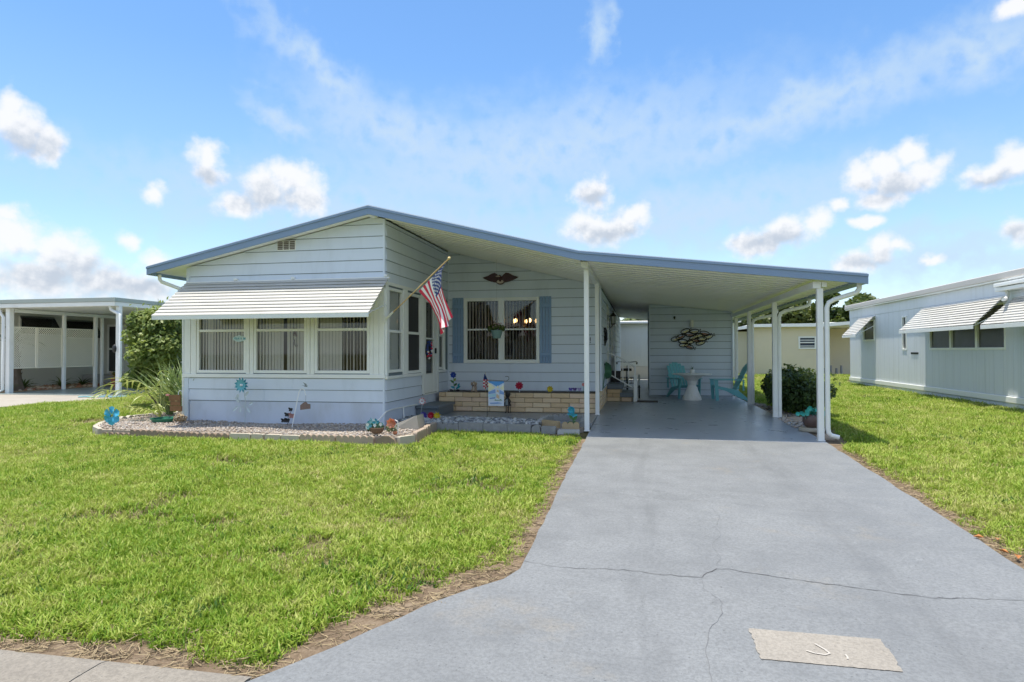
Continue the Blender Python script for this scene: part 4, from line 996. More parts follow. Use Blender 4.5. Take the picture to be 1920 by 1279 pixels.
rr_ = random.Random(9)
LB = leaf_mat('shrub_leaf', (.09, .16, .035), (.42, .49, .16), .42, .45, 1.9)
lc = [(-11.75+rr_.uniform(-.62, .62), 13.9+rr_.uniform(-.5, .5), .5+rr_.uniform(0, 1.85)) for _ in range(36)]
lc = [(x, y, z) if z < 1.5 else (-11.75+(x+11.75)*.8, y, z) for x, y, z in lc]
bush_mesh('large_shrub', 'tall rounded green shrub between the two houses', 'shrub', (-11.75, 13.9, 0), lc, [rr_.uniform(.24, .44) for _ in lc], .075, 13500, LB, 33, shell=.6, up=.8)
# long strap leaves: yucca, palm
def strap(mb, base, az, L, w, lift, droop, n=6, fold=.25, mi=0):
    pts = []; d = Vector((math.cos(az), math.sin(az), 0)); s = Vector((-d.y, d.x, 0)); p = Vector(base); el = lift; vs = []
    for i in range(n+1):
        t = i/n; ww = w*(1-t**2.2)*(.55+.45*min(1, t*4)) ; nrm = Vector((-d.x*math.sin(el), -d.y*math.sin(el), math.cos(el)))
        vs += [p - s*ww/2 + nrm*ww*fold, p, p + s*ww/2 + nrm*ww*fold]
        p = p + (d*math.cos(el) + Vector((0, 0, math.sin(el))))*(L/n); el -= droop/n
    mb.add(vs, [f for i in range(n) for f in ((3*i, 3*i+1, 3*i+4, 3*i+3), (3*i+1, 3*i+2, 3*i+5, 3*i+4))], mi)
# spindly shoots above it
V = []
sh = MB()
for k in range(26):
    x = -11.75+rr_.uniform(-.75, .75); y = 13.8; z = 2.45-.35*abs(x+11.75)
    sh.tube([(x, y, z-.5), (x+.03, y, z), (x+rr_.uniform(-.06, .06), y, z+rr_.uniform(.12, .32))], [.008, .006, .002], 5)
for k in range(70):
    x = -11.75+rr_.uniform(-.6, .7); y = 13.8+rr_.uniform(-.5, .5); z = 2.35-.5*abs(x+11.75)+rr_.uniform(-.3, .4); strap(sh, (x, y, z), rr_.uniform(0, 6.28), .11, .05, rr_.uniform(.2, 1.2), .6, 3)
sho = sh.build('shoots', LB, bpy.data.objects['large_shrub'], recalc=False); sho['kind'] = 'stuff'

YUC = leaf_mat('yucca_leaf', (.15, .25, .09), (.42, .50, .24), .25, .4, 9)
PALM = leaf_mat('palm_leaf', (.30, .38, .08), (.58, .60, .26), .35, .4, 9)
def yucca(x, y, L, n, lab, seed, z=0.0):
    r = random.Random(seed); t = thing('yucca', lab, 'plant', (x, y, z), 'strappy plants beside the porch corner')
    for k in range(n):
        mb = MB(); strap(mb, (x+r.uniform(-.05, .05), y+r.uniform(-.05, .05), z+.03), r.uniform(0, 6.28), L*r.uniform(.6, 1.1), .046, r.uniform(.95, 1.5), r.uniform(.2, 1.1)); mb.build('leaf', YUC, t, recalc=False)
yucca(-9.05, 11.5, 1.38, 96, 'tall spiky yucca close to the left porch corner', 41)
yucca(-9.7, 11.75, 1.2, 70, 'spiky yucca in front of the tall round shrub', 42)
def palm_seedling(x, y):
    r = random.Random(44); t = thing('palm_seedling', 'young palm with arching yellow-green fronds in the gravel bed', 'plant', (x, y, .03))
    for (az, L, lift, dr) in ((3.1, 1.75, 1.45, 2.35), (3.75, 1.35, 1.30, 2.0), (2.5, 1.3, 1.35, 2.1), (.5, .7, 1.25, .8), (1.5, .85, 1.4, .6), (3.6, .6, .8, .9), (2.0, .95, 1.5, .35), (4.2, .55, .7, .7), (5.3, .5, 1.0, .8)):
        st_ = MB(); d = Vector((math.cos(az), math.sin(az), 0)); p = Vector((x, y, .04)); el = lift; pts = [p.copy()]; N = 10
        for i in range(N):
            p = p + (d*math.cos(el) + Vector((0, 0, math.sin(el))))*(L/N); el -= dr/N; pts.append(p.copy())
        st_.tube(pts, [.011-.0008*i for i in range(N+1)], 5); fo = st_.build('frond', PALM, t, smooth=True)
        for i in range(4, N+1):
            for sgn in (-1, 1):
                mb = MB(); strap(mb, pts[i], az + sgn*r.uniform(.5, 1.0), min(L, 1.3)*.36*(1-.45*abs(i-7)/6), .042, r.uniform(-.35, .3), r.uniform(.7, 1.3), 5); mb.build('leaflet', PALM, fo, recalc=False)
palm_seedling(-9.42, 11.15)
# plants under the left neighbour's lattice
def fern(x, y, z, L, n, m, lab, seed, name='leafy_plant', wide=.06):
    r = random.Random(seed); t = thing(name, lab, 'plant', (x, y, z), 'plants in the bed under the lattice')
    for k in range(n):
        mb = MB(); strap(mb, (x, y, z), r.uniform(0, 6.28), L*r.uniform(.6, 1), wide, r.uniform(.5, 1.3), r.uniform(.8, 1.8), 5); mb.build('leaf', m, t, recalc=False)
fern(-21.2, 18.6, .05, .7, 22, LEAF1, 'dark leafy plant beside the palm trunk under the lattice', 51)
fern(-21.0, 19.9, .05, .65, 26, LEAF2, 'low leafy plant under the middle of the lattice', 52)
fern(-21.1, 20.9, .05, .6, 26, LEAF1, 'dark leafy plant at the far end of the lattice', 53)
fern(-20.9, 17.75, .05, .55, 18, LEAF1, 'dark drooping plant beside the left neighbour post', 54)
pt = thing('stubby_palm', 'thick rough palm trunk standing under the lattice screen', 'tree', (-21.0, 18.1, 0)); q = MB()
q.tube([(-21.0, 18.1, 0), (-21.02, 18.1, .3), (-21.1, 18.12, .8), (-21.15, 18.12, 1.6)], [.30, .22, .20, .17], 12)
for k in range(26):
    a = k*2.4; z = .12+k*.055; q.add([(-21.04+.21*math.cos(a-.25), 18.1+.21*math.sin(a-.25), z), (-21.04+.21*math.cos(a+.25), 18.1+.21*math.sin(a+.25), z), (-21.04+.27*math.cos(a), 18.1+.27*math.sin(a), z+.13)], [(0, 1, 2)])
q.build('trunk', BARK, pt)
cr_ = MB(); r = random.Random(4)
for k in range(26): strap(cr_, (-21.15, 18.12, 1.6), r.uniform(0, 6.28), r.uniform(.9, 1.4), .07, r.uniform(.2, 1.3), r.uniform(.9, 1.8), 6)
cr_.build('crown', LEAF2, pt, recalc=False)
pk = thing('frangipani', 'bare leaning stem with green leaf tufts in front of the left neighbour entry', 'plant', (-18.6, 21.6, 0)); q = MB()
q.tube([(-18.2, 21.5, 0), (-18.7, 21.6, .6), (-19.05, 21.6, 1.15), (-19.3, 21.6, 1.75)], [.07, .06, .05, .035], 8); q.tube([(-18.9, 21.6, .95), (-19.5, 21.6, 1.25)], [.04, .03], 7); q.build('stem', BARK, pk, smooth=True)
q = MB()
for (b_) in ((-19.3, 21.6, 1.75), (-19.5, 21.6, 1.25)):
    for k in range(12): strap(q, b_, r.uniform(0, 6.28), .38, .10, r.uniform(.1, 1.3), .9, 4)
q.build('leaf_tuft', LEAF3, pk, recalc=False)
TERRA = mat('terracotta', (.42, .16, .08), .8, .1, 6)
tp = thing('potted_croton', 'terracotta pot with red and green leaves under the left neighbour carport', 'potted plant', (-19.7, 21.0, .012)); q = MB()
q.lathe([(.11, .012), (.16, .30), (.175, .30), (.175, .36), (.15, .36), (.14, .33)], -19.7, 21.0, 14); q.build('pot', TERRA, tp, smooth=True); q = MB()
for k in range(26): strap(q, (-19.7, 21.0, .34), r.uniform(0, 6.28), r.uniform(.25, .45), .09, r.uniform(.4, 1.4), 1.1, 4, mi=k % 2)
q.build('leaves', [LEAF3, leaf_mat('croton_red', (.4, .08, .03), (.55, .35, .06))], tp, recalc=False)
hs = thing('blue_hose', 'pale blue garden hose lying on the left neighbour driveway edge', 'hose', (-15.3, 15.9, .02)); q = MB()
q.tube([(-16.2+.16*i, 15.9+.12*math.sin(i*1.7)+.04*i, .03) for i in range(9)], .022, 6); q.build('hose', mat('hose_teal', (.20, .45, .50), .5), hs, smooth=True)

# ------------------------------------------------------------------ the house across the street (behind the camera; mirrored in the window panes)
oh = thing('opposite_house', 'pale tan house across the street, mirrored in the porch windows', 'house', (-8, -19, -.4))
q = MB(); q.box(-16, -2, -25, -19, -.6, 2.5); q.build('wall', mat('tan_siding', (.60, .52, .42), .7), oh)
q = MB(); q.prism([(-25.6, 2.5), (-18.4, 2.5), (-22, 3.7)], 'x', -16.6, -1.4); q.build('roof', mat('grey_shingle', (.28, .27, .26), .9), oh)
for x0 in (-14.5, -11, -6.5): q = MB(); q.cbox(x0, x0+1.5, -19, -18.93, .9, 2.1, .01); w_ = q.build('window', TRIM, oh); q = MB(); q.box(x0+.1, x0+1.4, -18.93, -18.92, 1.0, 2.0); q.build('pane', mat('far_dark_pane', (.05, .06, .07), .1), w_)

# ------------------------------------------------------------------ brick planter and side steps
BRICKS = [mat('slump_brick_a', (.72, .55, .36), .85, .10, 9, .5, 45), mat('slump_brick_b', (.76, .60, .40), .85, .10, 9, .5, 45), mat('slump_brick_c', (.66, .49, .30), .85, .12, 9, .5, 45), mat('slump_brick_d', (.74, .56, .40), .85, .12, 9, .5, 45)]
MORTAR = mat('mortar', (.36, .29, .20), .95, .1, 20, .4, 80)
SOIL = mat('dark_soil', (.10, .075, .05), .95, .3, 20, .6, 60)
_bk = random.Random(12)
def brick_run(parent, place, u0, u1, z0, rows, bl=.40, bh=.105, depth=.10):
    for r_ in range(rows):
        u = u0 - (bl*.5 if r_ % 2 else 0) + _bk.uniform(-.06, .02)
        while u < u1:
            a, b = max(u, u0), min(u+bl, u1)
            if b-a > .05:
                e = _bk.uniform(-.006, .012); z = z0 + r_*bh + _bk.uniform(-.002, .003)
                A = place(a+.005, -depth+.02, z+.005); B = place(b-.005, .012+e, z+bh-.005)
                m_ = MB(); m_.cbox(A[0], B[0], A[1], B[1], A[2], B[2], .010); m_.build('brick', _bk.choice(BRICKS), parent)
            u += bl
planter = thing('brick_planter', 'long tan brick planter under the recessed picture window', 'planter', (-2.6, 13.8, 0))
q = MB(); q.box(-4.40, -.90, 13.81, 13.88, 0, .425); q.box(-.93, -.875, 13.88, 17.1, 0, .425); q.build('mortar_core', MORTAR, planter)
q = MB(); q.box(-4.42, -.93, 13.88, RY-.012, .0, .40); q.build('soil', SOIL, planter)
brick_run(planter, lambda u, d, z: (u, 13.80-d, z), -4.44, -.86, .004, 4)
brick_run(planter, lambda u, d, z: (-.86+d, u, z), 13.90, 17.08, .004, 4)
q = MB(); q.cbox(-.93, -.845, 14.95, 17.10, .428, .47, .006); q.build('cap', SLATE, planter)
steps = thing('side_steps', 'two brick and slate-painted steps at the side door with white railing', 'steps', (-.5, 17.5, 0))
q = MB(); q.box(-.85, -.46, 17.17, 18.5, 0, .33); q.box(-.46, -.17, 17.17, 18.5, 0, .12); q.build('core', MORTAR, steps)
brick_run(steps, lambda u, d, z: (u, 17.15-d, z), -.84, -.46, .004, 3, .38, .107)
brick_run(steps, lambda u, d, z: (u, 17.15-d, z), -.46, -.15, .004, 1, .31, .112)
q = MB(); q.cbox(-.86, -.43, 17.10, 18.5, .335, .455, .01); q.build('tread', SLATE, steps)
q = MB(); q.cbox(-.50, -.13, 17.10, 18.5, .125, .235, .01); q.build('tread', SLATE, steps)
rl = MB(); rl.cbox(-.145, -.055, 17.02, 17.10, .0, .70, .006); rl.build('rail_base', WHITEMETAL, steps)
rl = MB(); rl.cbox(-.125, -.085, 17.04, 17.08, .70, .97, .004); rl.build('rail_post', WHITEMETAL, steps)
rl = MB(); rl.tube([(-.80, 17.06, 1.28), (-.70, 17.06, 1.27), (-.10, 17.06, .93)], .018, 8); rl.build('handrail', WHITEMETAL, steps, smooth=True)
rl = MB(); rl.tube([(-.78, 17.06, .73), (-.17, 17.06, .38)], .016, 8); rl.build('lower_rail', WHITEMETAL, steps, smooth=True)
for x in (-.62, -.42, -.27):
    rl = MB(); z0, z1 = .73-(x+.78)*.574, 1.27-(x+.70)*.567; rl.cbox(x-.012, x+.012, 17.048, 17.072, z0, z1, .003); rl.build('baluster', WHITEMETAL, steps)
mt_ = thing('door_mat', 'dark floor mat beside the side steps', 'mat', (.15, 17.3, .003)); q = MB(); q.cbox(-.10, .48, 16.98, 17.45, .003, .018, .004); q.build('mat', mat('mat_brown', (.09, .07, .065), .95, .2, 60, .5, 90), mt_)
# grey step under the screen door
ps = thing('porch_step', 'grey painted step under the porch screen door', 'step', (-4.28, 13.2, 0))
q = MB(); q.cbox(-4.53, -4.03, 12.50, 13.72, .165, .225, .010); q.build('tread', SLATE, ps)
q = MB(); q.cbox(-4.53, -4.07, 12.55, 12.60, .0, .164, .004); q.cbox(-4.11, -4.065, 12.601, 13.70, 0, .164, .004); q.build('side_panel', SLATE, ps)

# ------------------------------------------------------------------ gravel beds and edging
GRB = mat('gravel_base', (.36, .31, .26), .95, .25, 30, .8, 60)
bed = MB(); bed.prism([(-9.2, 9.52), (-3.75, 9.52), (-3.62, 9.8), (-3.66, 10.9), (-4.5, 10.95), (-4.5, 10.93), (-8.55, 10.93), (-9.9, 12.5), (-10.3, 12.1), (-10.35, 11.0), (-9.6, 9.75)], 'z', -.2, -.01)
structure(bed.build('gravel_bed_base', GRB))
bed = MB(); bed.prism([(-4.5, 10.96), (-3.7, 10.9), (-3.6, 11.18), (-1.45, 11.18), (-.97, 11.3), (-.97, 11.99), (-1.8, 11.99), (-2.7, 12.11), (-3.8, 12.20), (-4.5, 12.19)], 'z', -.2, -.015); structure(bed.build('stone_bed_base', GRB))
def in_poly(px, py, poly):
    c = np.zeros(len(px), bool); n = len(poly)
    for i in range(n):
        x1, y1 = poly[i]; x2, y2 = poly[(i+1) % n]
        k = ((y1 > py) != (y2 > py)); xx = (x2-x1)*(py-y1)/((y2-y1) if y2 != y1 else 1e-9)+x1
        c ^= k & (px < xx)
    return c
def fill(poly, n, rng):
    P = np.array(poly); lo, hi = P.min(0), P.max(0); x = rng.uniform(lo[0], hi[0], n); y = rng.uniform(lo[1], hi[1], n); k = in_poly(x, y, poly); return x[k], y[k]
LBED = [(-9.15, 9.54), (-3.78, 9.54), (-3.66, 9.8), (-3.72, 10.85), (-4.5, 10.9), (-8.5, 10.9), (-9.8, 12.3), (-10.2, 12.0), (-10.25, 11.0), (-9.55, 9.8)]
x, y = fill(LBED, 17000, RNG); STN = [mat('pea_stone_pink', (.47, .39, .33), .8, .15), mat('pea_stone_cream', (.55, .49, .42), .8, .12), mat('pea_stone_brown', (.34, .275, .22), .85, .15), mat('pea_stone_grey', (.38, .36, .35), .8, .15)]
o = scatter_stones('gravel', np.stack([x, y, np.full(len(x), -.006)+RNG.uniform(0, .02, len(x))+.02*np.sin(x*2.1)*np.sin(y*3)], 1), RNG.uniform(.009, .021, len(x)), STN, 5); tag(o, 'pinkish pea gravel filling the bed along the glazed porch', 'gravel', kind='stuff')
RBED = [(-4.45, 11.3), (-3.75, 11.0), (-3.58, 11.2), (-1.78, 11.2), (-1.8, 11.9), (-2.7, 12.05), (-3.8, 12.15), (-4.45, 12.15)]
x, y = fill(RBED, 2600, RNG); WST = [mat('white_stone', (.50, .51, .50), .7, .08), mat('grey_stone', (.32, .33, .35), .75, .12), mat('pale_stone', (.44, .46, .46), .7, .1), mat('dark_stone', (.16, .17, .18), .8, .2)]
o = scatter_stones('river_stones', np.stack([x, y, .0+RNG.uniform(0, .06, len(x))], 1), RNG.uniform(.022, .055, len(x)), WST, 6); tag(o, 'white and grey river stones in the bed by the entry patio', 'stones', kind='stuff')

EB = mat('brown_edging', (.27, .205, .15), .9, .15, 12, .6, 60, dirt=(.22, .18, .13), ds=5, damt=.5)
ET = mat('tan_edging', (.40, .32, .25), .9, .12, 12, .6, 60, dirt=(.38, .30, .22), ds=5, damt=.5)
EW = mat('cream_edging', (.50, .45, .37), .9, .08, 10, .5, 60, dirt=(.36, .29, .21), ds=5, damt=.4)
EG = mat('grey_edging', (.30, .30, .29), .9, .14, 12, .7, 60, dirt=(.42, .41, .39), ds=6, damt=.6)
EY = mat('ochre_edging', (.42, .32, .19), .9, .12, 12, .6, 60)
def edging(p, q, z0, h, m, label, bumps=0, th=.075, group='edging blocks round the gravel beds', tilt=0.):
    L = math.hypot(q[0]-p[0], q[1]-p[1])-.008; az = math.atan2(q[1]-p[1], q[0]-p[0]); mid = ((p[0]+q[0])/2, (p[1]+q[1])/2)
    mb = MB(); poly = [(-L/2, -.10), (L/2, -.10)]
    if bumps:
        bw = L/bumps
        for i in reversed(range(bumps)):
            c = -L/2 + bw*(i+.5)
            for k in range(6): a = math.pi*k/5; poly.append((c+bw*.47*math.cos(a), h-bw*.40+bw*.40*math.sin(a)))
    else: poly += [(L/2, h-.012), (L/2-.012, h), (-L/2+.012, h), (-L/2, h-.012)]
    mb.prism(poly, 'y', -th/2, th/2)
    o = mb.build('edging_block', m, None, local=True); o.location = (mid[0], mid[1], z0); o.rotation_euler = (tilt, 0, az)
    return tag(o, label, 'edging block', group)
G0 = -.105
fx = lambda px: np.interp(px, [190, 297, 428, 530, 632, 748], [-9.19, -8.0, -6.63, -5.70, -4.74, -3.72])
E = edging
E((fx(190), 9.55), (fx(245), 9.49), G0-.04, .10, EB, 'half-buried brown scalloped edging block at the left tip of the bed', 5)
E((fx(245), 9.48), (fx(297), 9.46), G0, .125, EB, 'leftmost full brown scalloped edging block, below the blue pinwheel', 5)
E((fx(297), 9.45), (fx(361), 9.43), G0-.01, .125, EB, 'brown scalloped edging block in the middle of its dark run of three', 6)
E((fx(361), 9.42), (fx(428), 9.41), G0-.02, .125, EB, 'brown scalloped edging block next to the first cream block', 6)
E((fx(429), 9.42), (fx(471), 9.42), G0-.01, .12, EW, 'smooth cream edging block right after the brown scalloped run')
E((fx(473), 9.42), (fx(496), 9.42), G0-.01, .12, EW, 'short cream edging block between two longer cream ones')
E((fx(499), 9.43), (fx(530), 9.43), G0-.01, .115, EW, 'cream edging block with an orange stained top, front of the bed')
E((fx(531), 9.43), (fx(565), 9.43), G0-.015, .115, EW, 'last cream edging block before the tan scalloped blocks')
E((fx(566), 9.42), (fx(632), 9.42), G0, .125, ET, 'tan scalloped edging block just right of the cream blocks', 6)
E((fx(633), 9.42), (fx(706), 9.42), G0, .125, ET, 'tan scalloped edging block in front of the teal flower basket', 6)
E((fx(707), 9.43), (fx(748), 9.45), G0, .135, EB, 'weathered brown rounded edging block at the corner of the bed', 1)
E((fx(749), 9.49), (-3.56, 9.76), G0, .11, EW, 'angled smooth cream edging block at the bed corner')
E((-3.56, 9.80), (-3.60, 10.42), -.08, .13, ET, 'scalloped edging block running back from the corner, nearer one', 6)
E((-3.60, 10.44), (-3.64, 11.08), -.06, .13, ET, 'scalloped edging block running back towards the white stones, farther one', 5)
gx = [-3.62, -3.21, -2.75, -2.31, -1.88]
for k, w in enumerate(('first from the corner', 'second from the corner', 'third from the corner', 'fourth from the corner, before the small blocks')):
    E((gx[k], 11.14+.01*(k % 2)), (gx[k+1], 11.15), -.075, .125 + .01*(k == 1), EG, 'grey edging block before the river stones, '+w, 4 if k == 0 else 0)
E((-1.87, 11.14), (-1.70, 11.12), -.075, .12, EG, 'small grey edging block at the right end of the stone bed', 1)
E((-1.69, 11.11), (-1.43, 11.10), -.075, .105, EG, 'low grey edging block left of the flat white block', 0)
E((-1.39, 11.02), (-1.01, 11.02), -.075, .06, mat('flat_block', (.48, .48, .47), .9, .08, 8, .4, 60), 'flat white block lying beside the front carport post', 0, .16)
E((-1.34, 11.22), (-1.03, 11.22), -.05, .15, EY, 'ochre scalloped edging block standing above the flat white block', 3)
E((-1.72, 11.5), (-1.40, 11.25), -.05, .15, EY, 'ochre edging block set at an angle in the small ring', 0)
ring = [(-1.76, 11.55), (-1.76, 11.95), (-1.66, 12.3), (-1.36, 12.5), (-1.06, 12.3), (-1.0, 11.85), (-1.0, 11.45)]
for k, w in enumerate(('left front of the ring', 'left back of the ring', 'back of the ring', 'back right of the ring', 'right side of the ring, back', 'right side of the ring, front')):
    E(ring[k], ring[k+1], -.0, .12, EG, 'grey scalloped stone of the flower ring, '+w, 3)
cv = [(-9.25, 9.53), (-9.62, 9.80), (-10.02, 10.35), (-10.36, 10.95), (-10.45, 11.6), (-10.38, 12.2), (-10.1, 12.7)]
for k, w in enumerate(('nearest', 'second', 'third', 'fourth', 'fifth', 'last, behind the palm')):
    E(cv[k], cv[k+1], -.085, .10 + .015*(k % 2), EW, 'pale edging stone on the curved left bed end, '+w, 3 if k % 2 else 0)
sb_ = MB(); sb_.add([(-4.12, 10.38, .02), (-3.70, 10.38, .02), (-3.70, 10.75, .02), (-4.12, 10.75, .02), (-4.12, 10.40, .10), (-3.74, 10.40, .25), (-3.74, 10.73, .25), (-4.12, 10.73, .10)], [(0, 1, 2, 3), (4, 5, 6, 7), (0, 1, 5, 4), (1, 2, 6, 5), (2, 3, 7, 6), (3, 0, 4, 7)])
tag(sb_.build('splash_block', mat('splash_concrete', (.35, .33, .29), .9, .1, 10, .5, 60)), 'wedge-shaped grey concrete splash block beside the porch corner', 'splash block')

# ------------------------------------------------------------------ lawn
def vnoise(x, y, s, seed):
    r = np.random.default_rng(seed); g = r.random((64, 64)); X, Y = x*s, y*s; i = np.floor(X).astype(int); j = np.floor(Y).astype(int); u = X-i; v = Y-j; u = u*u*(3-2*u); v = v*v*(3-2*v)
    g00 = g[i % 64, j % 64]; g10 = g[(i+1) % 64, j % 64]; g01 = g[i % 64, (j+1) % 64]; g11 = g[(i+1) % 64, (j+1) % 64]
    return (g00*(1-u)+g10*u)*(1-v) + (g01*(1-u)+g11*u)*v
def blade_tuft(name, n, L, w, spread, seed, m):
    r = np.random.default_rng(seed); V = []; F = []
    for k in range(n):
        a = r.uniform(0, 6.28); d = np.array([math.cos(a), math.sin(a), 0]); s = np.array([-d[1], d[0], 0]); b = np.array([r.normal()*spread, r.normal()*spread, 0])
        l = L*r.uniform(.55, 1.15); ww = w*r.uniform(.7, 1.2); lean = r.uniform(.25, 1.25); base = len(V)
        p1 = b + (d*math.sin(lean*.5)+np.array([0, 0, math.cos(lean*.5)]))*l*.5
        p2 = p1 + (d*math.sin(lean*1.25)+np.array([0, 0, max(.05, math.cos(lean*1.25))]))*l*.5
        V += [b-s*ww*.5, b+s*ww*.5, p1+s*ww*.45, p1-s*ww*.45, p2]; F += [(base, base+1, base+2, base+3), (base+3, base+2, base+4, base+4)]
    me = bpy.data.meshes.new(name); me.from_pydata([tuple(v) for v in V], [], [f if f[2] != f[3] else f[:3] for f in F]); me.materials.append(m)
    return bpy.data.objects.new(name, me)
def grass_mat():
    m = bpy.data.materials.new('grass_blades'); m.use_nodes = True; t = NT(m.node_tree); b = t.n['Principled BSDF']
    geo = t.new('ShaderNodeNewGeometry'); oi = t.new('ShaderNodeObjectInfo'); p = geo.outputs['Position']
    a = t.noise(p, .45, 4, .6); c = t.noise(p, 3., 3, .6)
    f = t.math('ADD', t.math('MULTIPLY', a, .60), t.math('ADD', t.math('MULTIPLY', c, .42), t.math('MULTIPLY', oi.outputs['Random'], .34)))
    f = t.math('SUBTRACT', f, .045)
    col = t.ramp(f, [(.32, (.09, .21, .012)), (.47, (.20, .335, .028)), (.63, (.33, .43, .055)), (.80, (.46, .49, .14)), (.94, (.52, .45, .22))])
    t.l.new(col, b.inputs['Base Color']); b.inputs['Roughness'].default_value = .55; b.inputs['Specular IOR Level'].default_value = .3
    tr = t.new('ShaderNodeBsdfTranslucent'); t.l.new(col, tr.inputs[0]); mx = t.new('ShaderNodeMixShader'); mx.inputs[0].default_value = .3
    t.l.new(b.outputs[0], mx.inputs[1]); t.l.new(tr.outputs[0], mx.inputs[2]); t.l.new(mx.outputs[0], t.n['Material Output'].inputs[0]); return m
GRASSM = grass_mat()
STRAW = mat('dead_grass', (.33, .255, .15), .9, .25, 12)
def scatter(name, pts, rz, sc, tilt, tufts, label, cat, idx=None):
    me = bpy.data.meshes.new(name); me.vertices.add(len(pts)); me.vertices.foreach_set('co', pts.astype(np.float32).ravel())
    at = me.attributes.new('rot', 'FLOAT_VECTOR', 'POINT'); at.data.foreach_set('vector', np.stack([tilt[:, 0], tilt[:, 1], rz], 1).astype(np.float32).ravel())
    at = me.attributes.new('sc', 'FLOAT', 'POINT'); at.data.foreach_set('value', sc.astype(np.float32))
    at = me.attributes.new('pick', 'INT', 'POINT'); at.data.foreach_set('value', (idx if idx is not None else RNG.integers(0, len(tufts), len(pts))).astype(np.int32))
    o = obj_me(name, me); coll = bpy.data.collections.new(name + '_tufts')
    for t_ in tufts: coll.objects.link(t_)
    ng = bpy.data.node_groups.new(name + '_scatter', 'GeometryNodeTree'); ng.interface.new_socket('Geometry', in_out='INPUT', socket_type='NodeSocketGeometry'); ng.interface.new_socket('Geometry', in_out='OUTPUT', socket_type='NodeSocketGeometry')
    N = ng.nodes; gi = N.new('NodeGroupInput'); go = N.new('NodeGroupOutput'); ip = N.new('GeometryNodeInstanceOnPoints'); ci = N.new('GeometryNodeCollectionInfo')
    ci.inputs['Collection'].default_value = coll; ci.inputs['Separate Children'].default_value = True; ci.inputs['Reset Children'].default_value = True
    def attr(nm, ty): n = N.new('GeometryNodeInputNamedAttribute'); n.data_type = ty; n.inputs['Name'].default_value = nm; return n.outputs['Attribute']
    lk = ng.links.new; lk(gi.outputs[0], ip.inputs['Points']); lk(ci.outputs[0], ip.inputs['Instance']); ip.inputs['Pick Instance'].default_value = True
    lk(attr('pick', 'INT'), ip.inputs['Instance Index']); lk(attr('rot', 'FLOAT_VECTOR'), ip.inputs['Rotation']); lk(attr('sc', 'FLOAT'), ip.inputs['Scale']); lk(ip.outputs[0], go.inputs[0])
    md = o.modifiers.new('scatter', 'NODES'); md.node_group = ng
    tag(o, label, cat, kind='stuff'); return o
FORB = [[(-.88, 30.7), (-.88, 11.0), (-.90, 10.5), (-.88, 7), (-.87, 5), (-.95, 4.36), (-1.35, 3.88), (-1.78, 3.12), (-2.0, 2.8), (3.6, 2.8), (3.0, 4.3), (2.70, 5.1), (2.80, 9.2), (2.86, 10.5), (2.80, 30.7)],
        [(-9.25, 9.36), (-3.55, 9.36), (-3.42, 9.7), (-3.5, 11.0), (-1.45, 11.02), (-1.4, 10.9), (-.86, 10.9), (-.86, 15), (-.86, 30.5), (-8.75, 30.5), (-8.75, 11.4), (-10.0, 12.85), (-10.5, 12.4), (-10.55, 11.5), (-10.4, 10.8), (-9.75, 9.75)],
        [(-26, 2), (-15.4, 2), (-15.3, 14.4), (-14.85, 15.4), (-15.1, 17), (-15.6, 17), (-15.6, 26), (-26, 26)], [(8.36, 11.9), (15.1, 11.9), (15.1, 28.1), (8.36, 28.1)], [(-3.6, 31.9), (4.7, 31.9), (4.7, 37), (-3.6, 37)], [(4.6, 36.9), (14.2, 36.9), (14.2, 47), (4.6, 47)], [(2.7, 10.6), (3.2, 10.6), (3.35, 12.5), (3.1, 17.2), (2.6, 17.5)]]
def drive_gap(x, y):
    """distance to the drive's left edge, drive's right edge and the kerb"""
    le = np.interp(y, [2.8, 3.09, 3.86, 4.13, 4.34, 4.55, 5.0, 10], [-1.95, -1.76, -1.32, -1.12, -.93, -.85, -.845, -.86])
    re = np.interp(y, [2.75, 4.3, 5.1, 9.19, 10.5, 31], [3.6, 2.95, 2.66, 2.78, 2.84, 2.76])
    return np.where(x < 1, np.minimum((le-x)*np.where(y < 4.7, .72, 1.), np.where(x < -1.7, (y-2.92)*1.0, 9)), x-re)
def lawn_points(x0, x1, y0, y1, dens):
    n = int((x1-x0)*(y1-y0)*dens); x = RNG.uniform(x0, x1, n); y = RNG.uniform(y0, y1, n); k = np.ones(n, bool)
    for f in FORB: k &= ~in_poly(x, y, f)
    x, y = x[k], y[k]; g = drive_gap(x, y); e = vnoise(x, y, 2.3, 1)*.30 + vnoise(x, y, 9., 2)*.16
    lim = np.where(y < 4.6, -.03+e*.85, np.where((x < 1), -.07+e*.60, -.06+e*.72)); lim = np.where((x < -1.9) & (y < 3.9), -.06+e*.8, lim)
    lim = np.where((y > 9) & (x < 1), e*.4, lim)
    patch = vnoise(x, y, .9, 3)*.5 + vnoise(x, y, 2.7, 4)*.5
    k = (g > lim) & (RNG.random(len(x)) < np.clip(1.25-np.clip(patch-.66, 0, 1)*6.5, .16, 1))
    # thin, worn strip along the drive
    k &= RNG.random(len(x)) < np.clip(.30+(g-lim)*3.8, .25, 1)
    return x[k], y[k], g[k], patch[k]
TUFTS = [blade_tuft('grass_tuft', 13, .075, .0085, .026, 60+k, GRASSM) for k in range(5)] + [blade_tuft('grass_tuft', 9, .06, .006, .03, 70+k, STRAW) for k in range(2)] + [blade_tuft('weed_tuft', 9, .06, .026, .02, 90, leaf_mat('weed_leaf', (.05, .13, .02), (.12, .24, .05)))]
PX_, PZ_, SC_, IX_ = [], [], [], []
